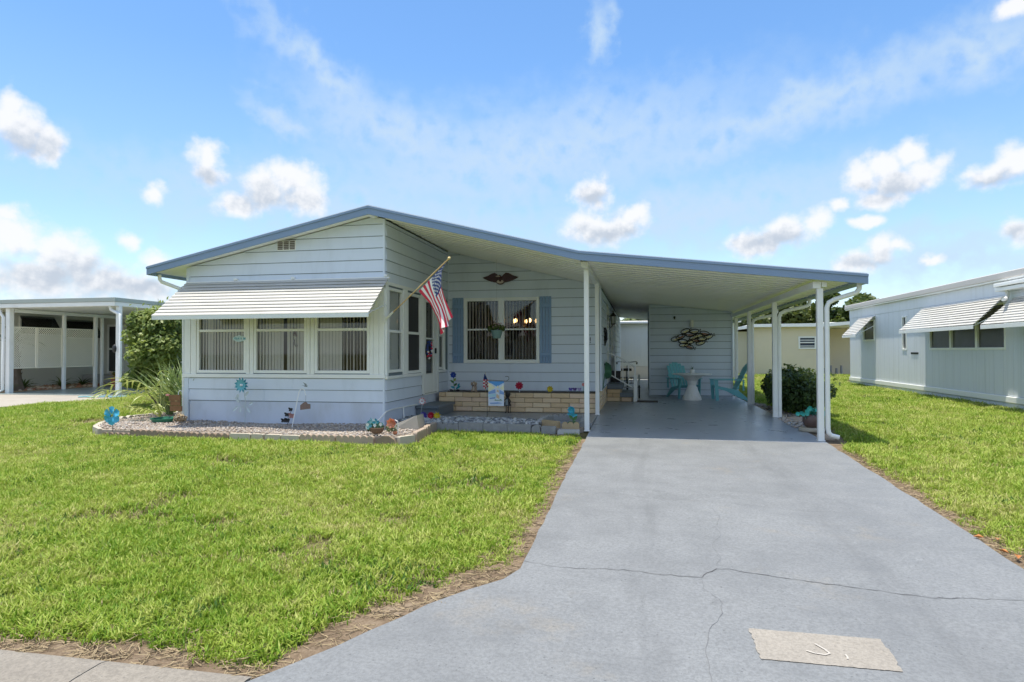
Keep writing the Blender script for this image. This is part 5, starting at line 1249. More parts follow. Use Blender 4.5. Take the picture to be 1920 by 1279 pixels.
for (x0, x1, y0, y1, dn, s0) in ((-7.5, -.8, 2.9, 6.0, 1000, 1.0), (-11.5, -.8, 6.0, 10.9, 640, 1.15), (-15.4, -7.5, 3.0, 6.0, 300, 1.2), (-15.4, -11.5, 6, 13.5, 240, 1.35), (-15.4, -8.7, 10.9, 17, 240, 1.35), (-15.6, -8.7, 17, 30, 70, 1.9),
                                (2.6, 6.0, 4.5, 9.5, 620, 1.1), (2.6, 8.45, 9.5, 16, 360, 1.25), (6.0, 8.4, 5, 9.5, 300, 1.25), (2.7, 8.5, 16, 30, 170, 1.6), (8.4, 13, 5, 11.9, 120, 1.5), (-1, 14, 30.6, 37, 60, 1.9)):
    x, y, g, pt = lawn_points(x0, x1, y0, y1, dn); n = len(x); PX_.append(np.stack([x, y, np.array([gz(v) for v in y])-.035], 1))
    dry = (RNG.random(n) < np.clip(.07+.16*(vnoise(x, y, .55, 12)-.45)+(pt-.60)*1.5 + np.clip(.30-g, 0, .3)*1.2, .03, .7)); s = s0*RNG.uniform(.65, 1.25, n)*np.clip(.55+g*1.6, .6, 1.)*(.8+.45*vnoise(x, y, 1.6, 9)); SC_.append(s)
    wd = (vnoise(x, y, 1.4, 21) > .72) & (RNG.random(n) < .16); IX_.append(np.where(wd, 7, np.where(dry, 5+RNG.integers(0, 2, n), RNG.integers(0, 5, n))))
PX_ = np.concatenate(PX_); SC_ = np.concatenate(SC_); IX_ = np.concatenate(IX_); nn = len(PX_)
scatter('lawn_grass', PX_, RNG.uniform(0, 6.28, nn), SC_, RNG.normal(0, .15, (nn, 2)), TUFTS, 'patchy bright green lawn in front of and between the houses', 'grass', IX_)
# bare earth with runners and clippings along the drive and kerb
def earth_mat():
    m = bpy.data.materials.new('bare_earth'); m.use_nodes = True; t = NT(m.node_tree); b = t.n['Principled BSDF']; geo = t.new('ShaderNodeNewGeometry'); p = geo.outputs['Position']
    f = t.math('ADD', t.math('MULTIPLY', t.noise(p, 5, 6, .65), .6), t.math('MULTIPLY', t.noise(p, 60, 4, .7), .4))
    t.l.new(t.ramp(f, [(.32, (.10, .072, .048)), (.5, (.21, .155, .105)), (.66, (.31, .245, .175))]), b.inputs['Base Color']); b.inputs['Roughness'].default_value = .95; b.inputs['Specular IOR Level'].default_value = .1
    bn = t.new('ShaderNodeBump'); bn.inputs['Strength'].default_value = .9; bn.inputs['Distance'].default_value = .02; t.l.new(t.noise(p, 50, 5, .7), bn.inputs['Height']); t.l.new(bn.outputs[0], b.inputs['Normal']); return m
EARTH = earth_mat(); _re = random.Random(77)
def strip(edge, wid, z=-.029):
    V = []; n = len(edge)
    for i, (x, y) in enumerate(edge):
        a = edge[max(0, i-1)]; b = edge[min(n-1, i+1)]; d = Vector((b[0]-a[0], b[1]-a[1])).normalized(); w = wid(i/(n-1))*_re.uniform(.6, 1.35)
        V += [(x, y, gz(y)+z+.012), (x - d.y*w*.6, y + d.x*w*.6, gz(y)+z+.006), (x - d.y*w, y + d.x*w, gz(y)-.055)]
    return V, [f for i in range(n-1) for f in ((3*i, 3*i+1, 3*i+4, 3*i+3), (3*i+1, 3*i+2, 3*i+5, 3*i+4))]
def dense(pts, st=.09):
    out = []
    for (x, y), (x2, y2) in zip(pts, pts[1:]):
        k = max(1, int(math.hypot(x2-x, y2-y)/st)); out += [(x+(x2-x)*i/k, y+(y2-y)*i/k) for i in range(k)]
    return out + [pts[-1]]
m_ = MB(); m_.add(*strip(dense([(-.855, 10.5), (-.855, 7), (-.84, 5.0), (-.845, 4.56), (-.925, 4.35), (-1.115, 4.14), (-1.315, 3.87), (-1.755, 3.10), (-1.9, 2.9)][::-1]), lambda t: .50 if t < .45 else .30)); m_.add(*strip(dense([(-15, 2.9), (-1.95, 2.9)]), lambda t: .75))
m_.add(*strip(dense([(2.655, 5.1), (2.775, 9.19), (2.835, 10.5)][::-1]), lambda t: .34)); m_.add(*strip(dense([(3.5, 2.8), (2.94, 4.3), (2.655, 5.1)][::-1]), lambda t: .4)); m_.add(*strip(dense([(-3.50, 9.75), (-3.57, 11.06), (-1.4, 10.95), (-.95, 10.9)][::-1]), lambda t: .28)); m_.add(*strip(dense([(2.84, 10.5), (2.78, 13.8), (2.76, 17.6)][::-1]), lambda t: .75))
structure(m_.build('bare_earth_strip', EARTH, recalc=True))
pts = []; n = 0
while len(pts) < 2100:
    k = _re.random()
    if k < .42: x, y = _re.uniform(-1.95, -.8), _re.uniform(2.9, 9.8)
    elif k < .8: x, y = _re.uniform(-8, -1.9), _re.uniform(2.93, 3.75)
    else: x, y = _re.uniform(2.66, 3.2), _re.uniform(5, 10)
    g = float(drive_gap(np.array([x]), np.array([y]))[0])
    if 0.0 < g < .55 and _re.random() < 1.2-g*2: pts.append((x, y, gz(y)-.018))
def runner(name, L, seed):
    r = random.Random(seed); mb = MB(); 
    for k in range(4):
        a = r.uniform(0, 6.28); l = L*r.uniform(.5, 1.2); p = Vector((r.uniform(-.03, .03), r.uniform(-.03, .03), .004)); c = r.uniform(-.8, .8); pp = [p]
        for i in range(3): a += c*.4; p = p + Vector((math.cos(a), math.sin(a), r.uniform(-.06, .1)))*l/3; pp.append(p)
        mb.tube(pp, [.0024, .002, .002, .001], 3, caps=False)
    me = bpy.data.meshes.new(name); me.from_pydata(mb.v, [], mb.f); me.materials.append(STRAW); return bpy.data.objects.new(name, me)
P_ = np.array(pts); scatter('dry_clippings', P_, RNG.uniform(0, 6.28, len(P_)), RNG.uniform(.6, 1.4, len(P_)), RNG.normal(0, .1, (len(P_), 2)), [runner('clipping', .065, 80+k) for k in range(4)], 'dry brown grass runners along the drive and kerb edges', 'dry grass')
FL = mat('fallen_leaf', (.42, .17, .05), .8, .25, 30); fl = thing('fallen_leaves', 'curled orange-brown fallen leaves at the right edge of the driveway', 'leaves', (2.73, 5.55, gz(5.55)))
for k in range(4):
    x, y = 2.74+_re.uniform(-.05, .1), 5.6+_re.uniform(-.35, .25); a = _re.uniform(0, 6.28); q = MB(); c, s_ = math.cos(a)*.024, math.sin(a)*.024
    q.add([(x-c*1.6, y-s_*1.6, gz(y)+.012), (x+s_, y-c, gz(y)+.03), (x+c*1.6, y+s_*1.6, gz(y)+.02), (x-s_, y+c, gz(y)+.035), (x, y, gz(y)+.012)], [(0, 1, 4), (1, 2, 4), (2, 3, 4), (3, 0, 4)]); q.build('leaf', FL, fl, recalc=False)

# ------------------------------------------------------------------ flag on the porch corner
WOODPOLE = mat('varnished_pole', (.60, .42, .20), .4, .1, 10)
FR = mat('flag_red', (.62, .03, .07), .8, .06); FW_ = mat('flag_white', (.86, .85, .84), .8, .04); FB = mat('flag_blue', (.03, .055, .22), .8, .06)
flag = thing('porch_flag', 'American flag on a wooden pole at the porch corner', 'flag', (-4.53, 10.95, 1.95))
A, B = Vector((-4.50, 10.93, 1.96)), Vector((-3.14, 10.30, 2.905))
q = MB(); q.tube([A, B], .012, 8); q.build('pole', WOODPOLE, flag, smooth=True)
q = MB(); q.ball(B.x+.01, B.y-.005, B.z+.01, .028, nu=10, nv=8); q.build('finial', mat('gold_finial', (.75, .58, .25), .35), flag, smooth=True)
q = MB(); q.tube([(-4.545, 10.945, 1.94), (-4.47, 10.916, 1.98), (-4.36, 10.865, 2.06)], [.03, .022, .02], 8); q.cbox(-4.60, -4.53, 10.915, 10.93, 1.86, 2.02, .003); q.build('bracket', WHITEMETAL, flag, smooth=True)
Bn = [(0, -3.786, 10.62, 2.403), (.35, -3.575, 10.60, 2.175), (.6, -3.43, 10.57, 1.93), (.78, -3.38, 10.53, 1.79), (1, -3.36, 10.5, 1.64)]
Tn = [(0, -3.174, 10.32, 2.868), (.2, -3.277, 10.35, 2.717), (.4, -3.287, 10.37, 2.464), (.6, -3.23, 10.36, 2.273), (.8, -3.156, 10.34, 2.074), (1, -3.09, 10.31, 1.902)]
def ip(tab, u):
    us = [t[0] for t in tab]; return Vector([float(np.interp(u, us, [t[k] for t in tab])) for k in (1, 2, 3)])
def flagpt(s, u):
    p = ip(Bn, u)*(1-s) + ip(Tn, u)*s
    f = .035*u**.6*math.sin(s*9+u*4.5) + .015*u*math.sin(s*23-u*3); k = max(0, (u-.55)/.45)
    return p + Vector((.035*k*math.sin(s*14), f + .10*k*math.sin(s*9.4+1), .02*u*math.sin(s*8+u*6)))
NSs, NU = 52, 34; V = [flagpt(i/NSs, j/NU) for i in range(NSs+1) for j in range(NU+1)]; F = []; MI = []
for i in range(NSs):
    for j in range(NU):
        F.append((i*(NU+1)+j, i*(NU+1)+j+1, (i+1)*(NU+1)+j+1, (i+1)*(NU+1)+j)); st = int(i/NSs*13); cant = (i/NSs >= 6/13-1e-6 and j/NU < .4)
        MI.append(2 if cant else (0 if st % 2 == 0 else 1))
q = MB(); q.v = [tuple(v) for v in V]; q.f = F; q.m = MI; cloth = q.build('cloth', [FR, FW_, FB], flag, smooth=True, recalc=False)
q = MB()
for r_ in range(9):
    for c_ in range(6 if r_ % 2 == 0 else 5):
        s = 6/13 + (7/13)*(r_+.5)/9; u = .4*((c_+.5 if r_ % 2 == 0 else c_+1)/6); p = flagpt(s, u); du = (flagpt(s, u+.01)-p).normalized(); dv = (flagpt(s+.01, u)-p).normalized(); n_ = du.cross(dv).normalized()
        for sg in (1, -1):
            pts = [p + n_*.004*sg + (du*math.cos(a) + dv*math.sin(a))*(.021 if k % 2 == 0 else .010) for k, a in enumerate([math.pi*2*t/10+.3 for t in range(10)])]
            q.add(pts, [tuple(range(10))])
so_ = q.build('star', FW_, cloth, recalc=False); so_['kind'] = 'stuff'
# wreath on the screen door
wr = thing('door_wreath', 'red white and blue ribbon wreath hanging on the screen door', 'wreath', (SX+.06, 13.24, 1.38)); _rw = random.Random(3)
q = MB(); q.tube([(SX+.05, 13.24+.125*math.cos(a), 1.38+.145*math.sin(a)) for a in np.linspace(0, 6.2832, 25)], .03, 8, caps=False); q.build('ring', BLACK, wr, smooth=True)
for k in range(46):
    a = 2*math.pi*k/46; rr = .135+_rw.uniform(-.035, .035); m_ = FB if 1.2 < a < 3.4 else (_rw.choice([FR, FW_, FW_, FR, FB]) if a > 3.4 or a < .4 else _rw.choice([FW_, FR, FB]))
    q = MB(); y, z = 13.24+rr*math.cos(a)*.95, 1.38+rr*math.sin(a)*1.12; q.ball(SX+.075+_rw.uniform(-.01, .02), y, z, .022, .024, .02, 6, 5); q.build('ribbon_puff', m_, wr, smooth=True)
# eagle plaque over the picture window
EAG = mat('dark_red_plaque', (.055, .014, .016), .4, .15); EAGL = mat('plaque_pale', (.55, .45, .38), .5, .15)  # second colour is the pale tone of head and shield face
ea = thing('eagle_plaque', 'dark red spread-wing eagle plaque above the recessed window', 'wall plaque', (-3.23, RY-.03, 3.08))
def wing(sg):
    P = [(0, 3.07), (.06, 3.16), (.13, 3.215), (.20, 3.205), (.30, 3.15), (.44, 3.105), (.40, 3.08), (.33, 3.045), (.24, 3.01), (.14, 2.985), (.05, 2.98)]
    m_ = MB(); m_.prism([(-3.23+sg*x, z) for x, z in P], 'y', RY-.055, RY-.028); o = m_.build('wing', EAG, ea)
    for k in range(7):
        f = MB(); t = k/7; x0, x1 = .07+.04*k, .12+.045*k; f.add([(-3.23+sg*x0, RY-.062, 3.14-.008*k), (-3.23+sg*(x0+.018), RY-.057, 3.14-.008*k), (-3.23+sg*x1, RY-.057, 3.02+.012*k), (-3.23+sg*(x1-.02), RY-.062, 3.02+.012*k)], [(0, 1, 2, 3)]); f.build('feather', EAG, o, recalc=False)
wing(1); wing(-1)
q = MB(); q.ball(-3.23, RY-.06, 3.06, .05, .035, .085, 10, 8); q.ball(-3.245, RY-.075, 3.135, .032, .03, .03, 8, 6); q.build('body', EAG, ea, smooth=True)
q = MB(); q.tube([(-3.27, RY-.09, 3.135), (-3.32, RY-.095, 3.125), (-3.335, RY-.095, 3.115)], [.02, .014, .004], 6); q.ball(-3.25, RY-.088, 3.13, .03, .018, .018, 8, 6); q.build('head', EAGL, ea, smooth=True)
q = MB(); q.prism([(-3.23+.10*math.cos(a), 2.995+.062*math.sin(a)) for a in np.linspace(0, 6.283, 17)[:-1]], 'y', RY-.075, RY-.03); q.build('shield', EAG, ea)
q = MB(); q.prism([(-3.23+.082*math.cos(a), 3.0+.045*math.sin(a)) for a in np.linspace(0, 6.283, 15)[:-1]], 'y', RY-.082, RY-.0755); q.build('shield_face', EAGL, ea)
# hanging flower basket in front of the picture window
HBP = mat('grey_green_pot', (.20, .32, .30), .6, .08); hb_ = thing('hanging_basket', 'grey-green hanging pot with small pink flowers before the picture window', 'hanging plant', (-3.12, 13.9, 1.8))
q = MB(); q.lathe([(.075, 1.63), (.095, 1.66), (.135, 1.80), (.145, 1.80), (.145, 1.815), (.12, 1.815), (.1, 1.79)], -3.12, 13.9, 18); q.build('pot', HBP, hb_, smooth=True)
q = MB(); zt = roof_top(-3.12)-.14
for k in range(3): a = k*2.1; q.tube([(-3.12+.14*math.cos(a), 13.9+.14*math.sin(a), 1.81), (-3.12, 13.9, 2.22)], .002, 5)
q.tube([(-3.12, 13.9, 2.22), (-3.12, 13.9, zt)], .0009, 5); q.build('hanger', BLACK, hb_)
FOL = leaf_mat('basket_leaf', (.05, .09, .02), (.16, .21, .06)); rn = np.random.default_rng(4); V, F = leaf_cloud(420, [(-3.12, 13.9, 1.88), (-3.24, 13.88, 1.86), (-3.0, 13.88, 1.86)], [.13, .09, .09], .035, rn); V -= np.array((-3.12, 13.9, 1.8)); obj_me('foliage', mesh_np('foliage', V, F, FOL), hb_)
V, F = leaf_cloud(70, [(-3.2, 13.86, 1.93), (-3.05, 13.86, 1.92)], [.12, .1], .026, rn); V -= np.array((-3.12, 13.9, 1.8)); o = obj_me('flowers', mesh_np('flowers', V, F, mat('dusty_pink', (.55, .35, .36), .7)), hb_); o['kind'] = 'stuff'

# ------------------------------------------------------------------ garden ornaments
TEAL = mat('teal_enamel', (.03, .30, .40), .35, .12, 9); AQUA = mat('aqua_blue', (.06, .42, .66), .35, .1, 9); CLEAR = mat('silvery_leaf', (.55, .63, .66), .25, .1); GREENW = mat('green_wire', (.06, .16, .05), .5)
REDP = mat('red_petal', (.50, .02, .05), .5, .15, 20); YEL = mat('yellow_petal', (.65, .52, .03), .5, .1, 20); PURP = mat('purple_petal', (.12, .09, .42), .5, .15, 20); BLUEP = mat('blue_petal', (.03, .08, .42), .5, .15, 20); PINKP = mat('pink_petal', (.75, .28, .27), .5, .12, 20); WHITEP = mat('white_petal', (.80, .80, .78), .5)
def petal(mb, c, a, r0, r1, w, tilt=.25, lift=.0, mi=0, n=4):
    """one pointed petal in the XZ plane facing the street, cupped"""
    c = Vector(c); d = Vector((math.cos(a), 0, math.sin(a))); s = Vector((-math.sin(a), 0, math.cos(a))); vs = []
    for i in range(n+1):
        t = i/n; r = r0+(r1-r0)*t; ww = w*math.sin(math.pi*(.12+.85*t))**.8; y = -lift - tilt*(r1-r0)*t*t
        vs += [c+d*r-s*ww*.5+Vector((0, y-.15*ww, 0)), c+d*r+Vector((0, y, 0)), c+d*r+s*ww*.5+Vector((0, y-.15*ww, 0))]
    mb.add(vs, [f for i in range(n) for f in ((3*i, 3*i+1, 3*i+4, 3*i+3), (3*i+1, 3*i+2, 3*i+5, 3*i+4))], mi)
def bloom(t, c, r, n, m, centre, layers=2, w=.5, r0=.12):
    for L in range(layers):
        for k in range(n):
            q = MB(); petal(q, c, 2*math.pi*(k+.5*(L % 2))/n+.3, r*r0, r*(1-.22*L), r*w, .25+.2*L, .012*L); q.build('petal', m[L % len(m)] if isinstance(m, list) else m, t, recalc=False)
    q = MB(); q.ball(c[0], c[1]-.02-.01*layers, c[2], r*.16, r*.12, r*.16, 8, 6); q.build('centre', centre, t, smooth=True)
def stem(t, pts, m, r=.005, name='stem'): q = MB(); q.tube(pts, r, 6); return q.build(name, m, t, smooth=True)
sp = thing('flower_spinner', 'teal metal flower stake with silvery leaves against the porch skirting', 'garden stake', (-7.22, 10.68, .03))
bloom(sp, (-7.24, 10.64, .73), .145, 12, [TEAL, mat('light_teal', (.16, .48, .56), .35)], WHITEP, 2, .30, .15); stem(sp, [(-7.22, 10.7, .0), (-7.215, 10.7, .40), (-7.235, 10.67, .72)], CLEAR, .006)
for (x, z, a, l) in ((-7.33, .40, 2.2, .12), (-7.20, .52, .9, .12), (-7.35, .33, 3.9, .14), (-7.30, .31, 4.6, .10), (-7.16, .30, 5.4, .12), (-7.12, .36, .5, .10), (-7.36, .47, 1.5, .09)):
    q = MB(); petal(q, (x, 10.68, z), a, .0, l, .055, .1); q.build('leaf', CLEAR, sp, recalc=False); stem(sp, [(x, 10.69, z), (-7.217, 10.70, .25+z*.2)], CLEAR, .003, 'twig')
hk = thing('shepherd_hook', 'white shepherd hook with a metal hummingbird on top', 'garden hook', (-6.05, 10.35, .02))
stem(hk, [(-6.06, 10.36, .0), (-6.02, 10.42, .35), (-5.985, 10.46, .62), (-5.96, 10.47, .67), (-5.92, 10.48, .685), (-5.885, 10.48, .65), (-5.87, 10.48, .585), (-5.855, 10.48, .565)], WHITEMETAL, .008, 'hook')
q = MB(); q.ball(-5.86, 10.48, .73, .035, .014, .016, 8, 6); q.add([(-5.87, 10.47, .74), (-5.90, 10.45, .80), (-5.83, 10.47, .76)], [(0, 1, 2)]); q.tube([(-5.89, 10.48, .73), (-5.94, 10.48, .745)], [.006, .001], 5); q.build('hummingbird', mat('grey_bird', (.22, .26, .26), .5), hk, recalc=False)
bs = thing('birdhouse_plaque', 'small brown house-shaped plaque hanging on thin wire from the white hook', 'plaque', (-5.87, 10.48, .37)); PLQ = mat('brown_plaque', (.22, .15, .13), .8, .25, 25, dirt=(.15, .18, .08), ds=20, damt=.6)
q = MB(); q.prism([(-5.965, .30), (-5.775, .325), (-5.775, .405), (-5.83, .415), (-5.86, .445), (-5.90, .435), (-5.965, .385)], 'y', 10.47, 10.49); q.build('board', PLQ, bs); stem(bs, [(-5.865, 10.48, .44), (-5.86, 10.48, .57)], BLACK, .0015, 'wire')
bt = thing('butterfly_stake', 'dark metal butterfly stake with a pinkish wing near the skirting', 'garden stake', (-6.33, 10.72, .02)); PK = mat('dull_pink_metal', (.42, .20, .18), .5, .15)
stem(bt, [(-6.36, 10.72, .0), (-6.35, 10.72, .14), (-6.28, 10.72, .27)], BLACK, .005)
for (x, z, s, m_) in ((-6.285, .28, .055, BLACK), (-6.36, .185, .06, BLACK), (-6.26, .165, .075, PK), (-6.43, .075, .06, BLACK), (-6.35, .08, .07, BLACK)):
    for a in (.5, 2.4, -.6, -2.6):
        q = MB(); petal(q, (x, 10.71, z), a, .0, s*(1.0 if a > 0 else .75), s*.75, .5); q.build('wing', m_, bt, recalc=False)
pw = thing('blue_pinwheel', 'bright blue six-petal pinwheel at the left tip of the gravel bed', 'pinwheel', (-8.80, 9.34, .03))
for k in range(6):
    q = MB(); c = (-8.79, 9.30, .265); a = math.pi/6+k*math.pi/3; d = Vector((math.cos(a), 0, math.sin(a))); s = Vector((-d.z, 0, d.x)); C = Vector(c)
    q.add([C+d*.015, C+d*.07-s*.055+Vector((0, -.03, 0)), C+d*.14-s*.062+Vector((0, -.015, 0)), C+d*.165+Vector((0, 0, 0)), C+d*.14+s*.062+Vector((0, -.01, 0)), C+d*.07+s*.055+Vector((0, .005, 0)), C+d*.09+Vector((0, -.004, 0))], [(0, 1, 6), (1, 2, 6), (2, 3, 6), (3, 4, 6), (4, 5, 6), (5, 0, 6)]); q.build('petal', AQUA, pw, recalc=False)
q = MB(); q.ball(-8.79, 9.275, .265, .014, .012, .014, 8, 6); q.build('hub', BLACK, pw); stem(pw, [(-8.79, 9.315, .0), (-8.79, 9.315, .28)], BLACK, .005)
def bunch(name, lab, cat, loc, zc, r, n, lm, fm, nf, seed, ls=.04, fs=.05):
    t = thing(name, lab, cat, loc); rn = np.random.default_rng(seed); c = (loc[0], loc[1], zc)
    V, F = leaf_cloud(n, [c, (c[0]-r*.6, c[1], zc-r*.2), (c[0]+r*.6, c[1], zc-.15*r)], [r*.8, r*.6, r*.6], ls, rn); V -= np.array(loc); obj_me('foliage', mesh_np('foliage', V, F, lm), t)
    rr = random.Random(seed)
    for k in range(nf):
        a = rr.uniform(0, 6.28); e = rr.uniform(-.2, 1.3); p = (c[0]+r*math.cos(a)*math.cos(e), c[1]-abs(r*math.sin(a)*math.cos(e)), zc+r*.8*math.sin(e)); q = MB()
        for j in range(5): petal(q, p, j*1.2566+k, 0, fs*.55, fs*.42, .3)
        q.build('flower', fm[k % len(fm)], t, recalc=False)
    return t
fbk = bunch('flower_basket', 'low basket of teal and white artificial flowers on the gravel bed', 'flower arrangement', (-4.19, 9.68, .03), .14, .13, 260, leaf_mat('dark_green_leaf', (.02, .07, .04), (.05, .16, .10)), [TEAL, WHITEP, mat('pale_teal', (.25, .50, .52), .5)], 24, 61, .045, .055)
q = MB(); q.lathe([(.07, .03), (.10, .06), (.115, .12), (.10, .12)], -4.15, 9.66, 14); q.build('basket', mat('wicker_brown', (.20, .12, .08), .8, .25, 60, .6, 90), fbk, smooth=True)
stem(fbk, [(-4.23, 9.7, .18), (-4.28, 9.7, .27)], TEAL, .006)
bunch('white_flower_clump', 'sparse clump of small white flowers beside the curled peach ornament', 'flowers', (-3.96, 9.85, .03), .10, .10, 70, leaf_mat('grey_green_leaf', (.08, .13, .06), (.2, .26, .14)), [WHITEP, mat('cream_petal', (.7, .62, .5), .5)], 9, 62, .035, .04)
PEACH = mat('peach_fabric', (.72, .34, .22), .7, .12, 20); sn = thing('peach_rose_ornament', 'peach fabric rose with a curled white wire on the gravel', 'garden ornament', (-3.86, 9.70, .03))
for L, (n, r) in enumerate(((7, .085), (6, .062), (4, .038))):
    for k in range(n): q = MB(); petal(q, (-3.90, 9.68-.012*L, .195), k*6.283/n+L*.4, .005, r, r*.95, .6+L*.4); q.build('petal', PEACH, sn, recalc=False)
stem(sn, [(-3.86, 9.70, .245), (-3.82, 9.70, .225), (-3.805, 9.70, .16), (-3.81, 9.70, .08), (-3.815, 9.70, .0)], WHITEMETAL, .009, 'wire'); stem(sn, [(-3.90, 9.71, .19), (-3.89, 9.71, .01)], GREENW, .004)
q = MB(); q.ball(-3.84, 9.66, .045, .04, .03, .03, 8, 6); q.build('base_stone', TERRA, sn, smooth=True)
pk_ = thing('pink_pinwheel', 'pink and white pinwheel on a thin stem before the porch step', 'pinwheel', (-4.20, 11.9, .03)); bloom(pk_, (-4.15, 11.87, .375), .075, 8, [PINKP, WHITEP], REDP, 2, .55); stem(pk_, [(-4.21, 11.9, .0), (-4.19, 11.9, .2), (-4.15, 11.89, .37)], CLEAR, .004)
for nm, x, m_, lab in (('purple_flower', -4.06, PURP, 'low purple pompom flower in front of the grey porch step'), ('red_flower', -3.91, REDP, 'low red pompom flower between the purple and the yellow one'), ('yellow_flower', -3.79, YEL, 'low spiky yellow flower at the edge of the river stones')):
    t = thing(nm, lab, 'artificial flower', (x, 11.72, .02), 'low flowers by the porch step'); bloom(t, (x, 11.68, .115), .075 if m_ is not YEL else .085, 10 if m_ is not YEL else 8, m_, m_, 3, .6 if m_ is not YEL else .28); stem(t, [(x, 11.73, 0), (x, 11.70, .11)], GREENW, .005)
# things standing on the planter
PT = .41
t = thing('blue_rose_stake', 'blue artificial rose with green leaves at the left end of the planter', 'artificial flower', (-4.2, 14.2, PT)); bloom(t, (-4.21, 14.18, .80), .075, 7, BLUEP, BLUEP, 3, .75); stem(t, [(-4.19, 14.2, PT), (-4.21, 14.2, .60), (-4.21, 14.19, .79)], GREENW, .006)
for (x, z, a, l, m_) in ((-4.2, .55, .6, .1, GREENW), (-4.21, .62, 2.4, .09, GREENW), (-4.2, .66, .9, .08, mat('lime_leaf', (.25, .35, .05), .5)), (-4.18, .50, 2.8, .1, TEAL), (-4.15, .48, .5, .13, TEAL), (-4.1, .52, 1.2, .1, TEAL), (-4.22, .44, 3.0, .09, BLACK), (-4.15, .44, .1, .1, BLACK)):
    q = MB(); petal(q, (x, 14.18, z), a, 0, l, .05, .2); q.build('leaf', m_, t, recalc=False)
FIG = mat('tan_resin', (.40, .31, .24), .8, .15, 15); FIGL = mat('cream_resin', (.62, .54, .45), .8, .1, 15)
dg = thing('puppy_figurine', 'small tan seated puppy figurine on the planter', 'figurine', (-3.71, 14.15, PT)); q = MB(); q.ball(-3.71, 14.17, .50, .062, .06, .085, 12, 9); q.ball(-3.71, 14.12, .485, .045, .04, .07, 10, 8); q.ball(-3.755, 14.14, .44, .03, .05, .035, 8, 6); q.ball(-3.665, 14.14, .44, .03, .05, .035, 8, 6); q.build('body', FIG, dg, smooth=True)
q = MB(); q.ball(-3.71, 14.13, .605, .05, .048, .05, 12, 9); q.ball(-3.765, 14.13, .60, .018, .025, .045, 8, 6); q.ball(-3.655, 14.13, .60, .018, .025, .045, 8, 6); q.build('head', FIG, dg, smooth=True); q = MB(); q.ball(-3.71, 14.08, .59, .026, .025, .022, 8, 6); q.ball(-3.71, 14.085, .485, .028, .02, .05, 8, 6); q.build('muzzle', FIGL, dg, smooth=True)
q = MB()
for dx in (-.02, .02): q.ball(-3.71+dx, 14.084, .615, .006, nu=6, nv=5)
q.ball(-3.71, 14.054, .596, .007, nu=6, nv=5); q.build('eyes_and_nose', BLACK, dg)
sf = thing('stick_flag', 'small furled American flag on a stick standing in the planter', 'flag', (-3.43, 14.2, PT)); stem(sf, [(-3.45, 14.2, PT), (-3.455, 14.2, .86)], WOODPOLE, .004, 'stick')
q = MB()
for k, (z0, z1, w0, w1, mi) in enumerate(((.83, .70, .005, .05, 2), (.70, .665, .05, .062, 0), (.665, .63, .062, .075, 1), (.63, .595, .075, .078, 0), (.595, .56, .078, .07, 1), (.56, .525, .07, .06, 0), (.525, .48, .06, .03, 1))):
    for j in range(3):
        f0, f1 = j/3, (j+1)/3; y = lambda f: 14.19+.018*math.sin(f*6.5); q.add([(-3.475+w0*2*f0-w0*.5, y(f0), z0), (-3.475+w0*2*f1-w0*.5, y(f1), z0), (-3.475+w1*2*f1-w1*.5, y(f1), z1), (-3.475+w1*2*f0-w1*.5, y(f0), z1)], [(0, 1, 2, 3)], mi if mi == 2 or j != 1 else 1-mi)
q.build('cloth', [FR, FW_, FB], sf, recalc=False)
t = thing('red_flower_stake', 'large red artificial flower standing in the middle of the planter', 'artificial flower', (-2.66, 14.2, PT)); bloom(t, (-2.66, 14.18, .565), .095, 9, [REDP, mat('hot_pink', (.62, .06, .16), .5)], REDP, 3, .6); stem(t, [(-2.66, 14.2, PT), (-2.66, 14.19, .56)], WHITEMETAL, .006)
t = thing('yellow_flower_stake', 'yellow artificial flower standing in the planter', 'artificial flower', (-1.96, 14.2, PT)); bloom(t, (-1.96, 14.18, .495), .075, 8, YEL, mat('olive_centre', (.22, .20, .02), .6), 2, .6); stem(t, [(-1.96, 14.2, PT), (-1.96, 14.19, .49)], GREENW, .006)
for k, (x, lab, m_) in enumerate(((-1.49, 'left purple butterfly ornament on the planter', PURP), (-1.40, 'dark violet butterfly ornament between two others on the planter', mat('violet', (.10, .05, .25), .5)), (-1.30, 'pale lilac butterfly ornament on the planter, nearest the carport post', mat('lilac', (.40, .35, .62), .5)))):
    t = thing('butterfly_ornament', lab, 'garden ornament', (x, 14.15, PT), 'butterfly ornaments on the planter'); stem(t, [(x, 14.16, PT), (x, 14.15, .49)], BLACK, .003)
    for a in (.55, 2.6, -.5, -2.65):
        q = MB(); petal(q, (x, 14.14, .495), a, 0, .055 if a > 0 else .04, .045, .5); q.build('wing', m_, t, recalc=False)
t = thing('pink_flower_stake', 'pale pink artificial flower at the right end of the planter', 'artificial flower', (-1.21, 14.2, PT)); bloom(t, (-1.21, 14.18, .60), .045, 8, PINKP, PINKP, 2, .55); stem(t, [(-1.21, 14.2, PT), (-1.21, 14.19, .6)], GREENW, .005)
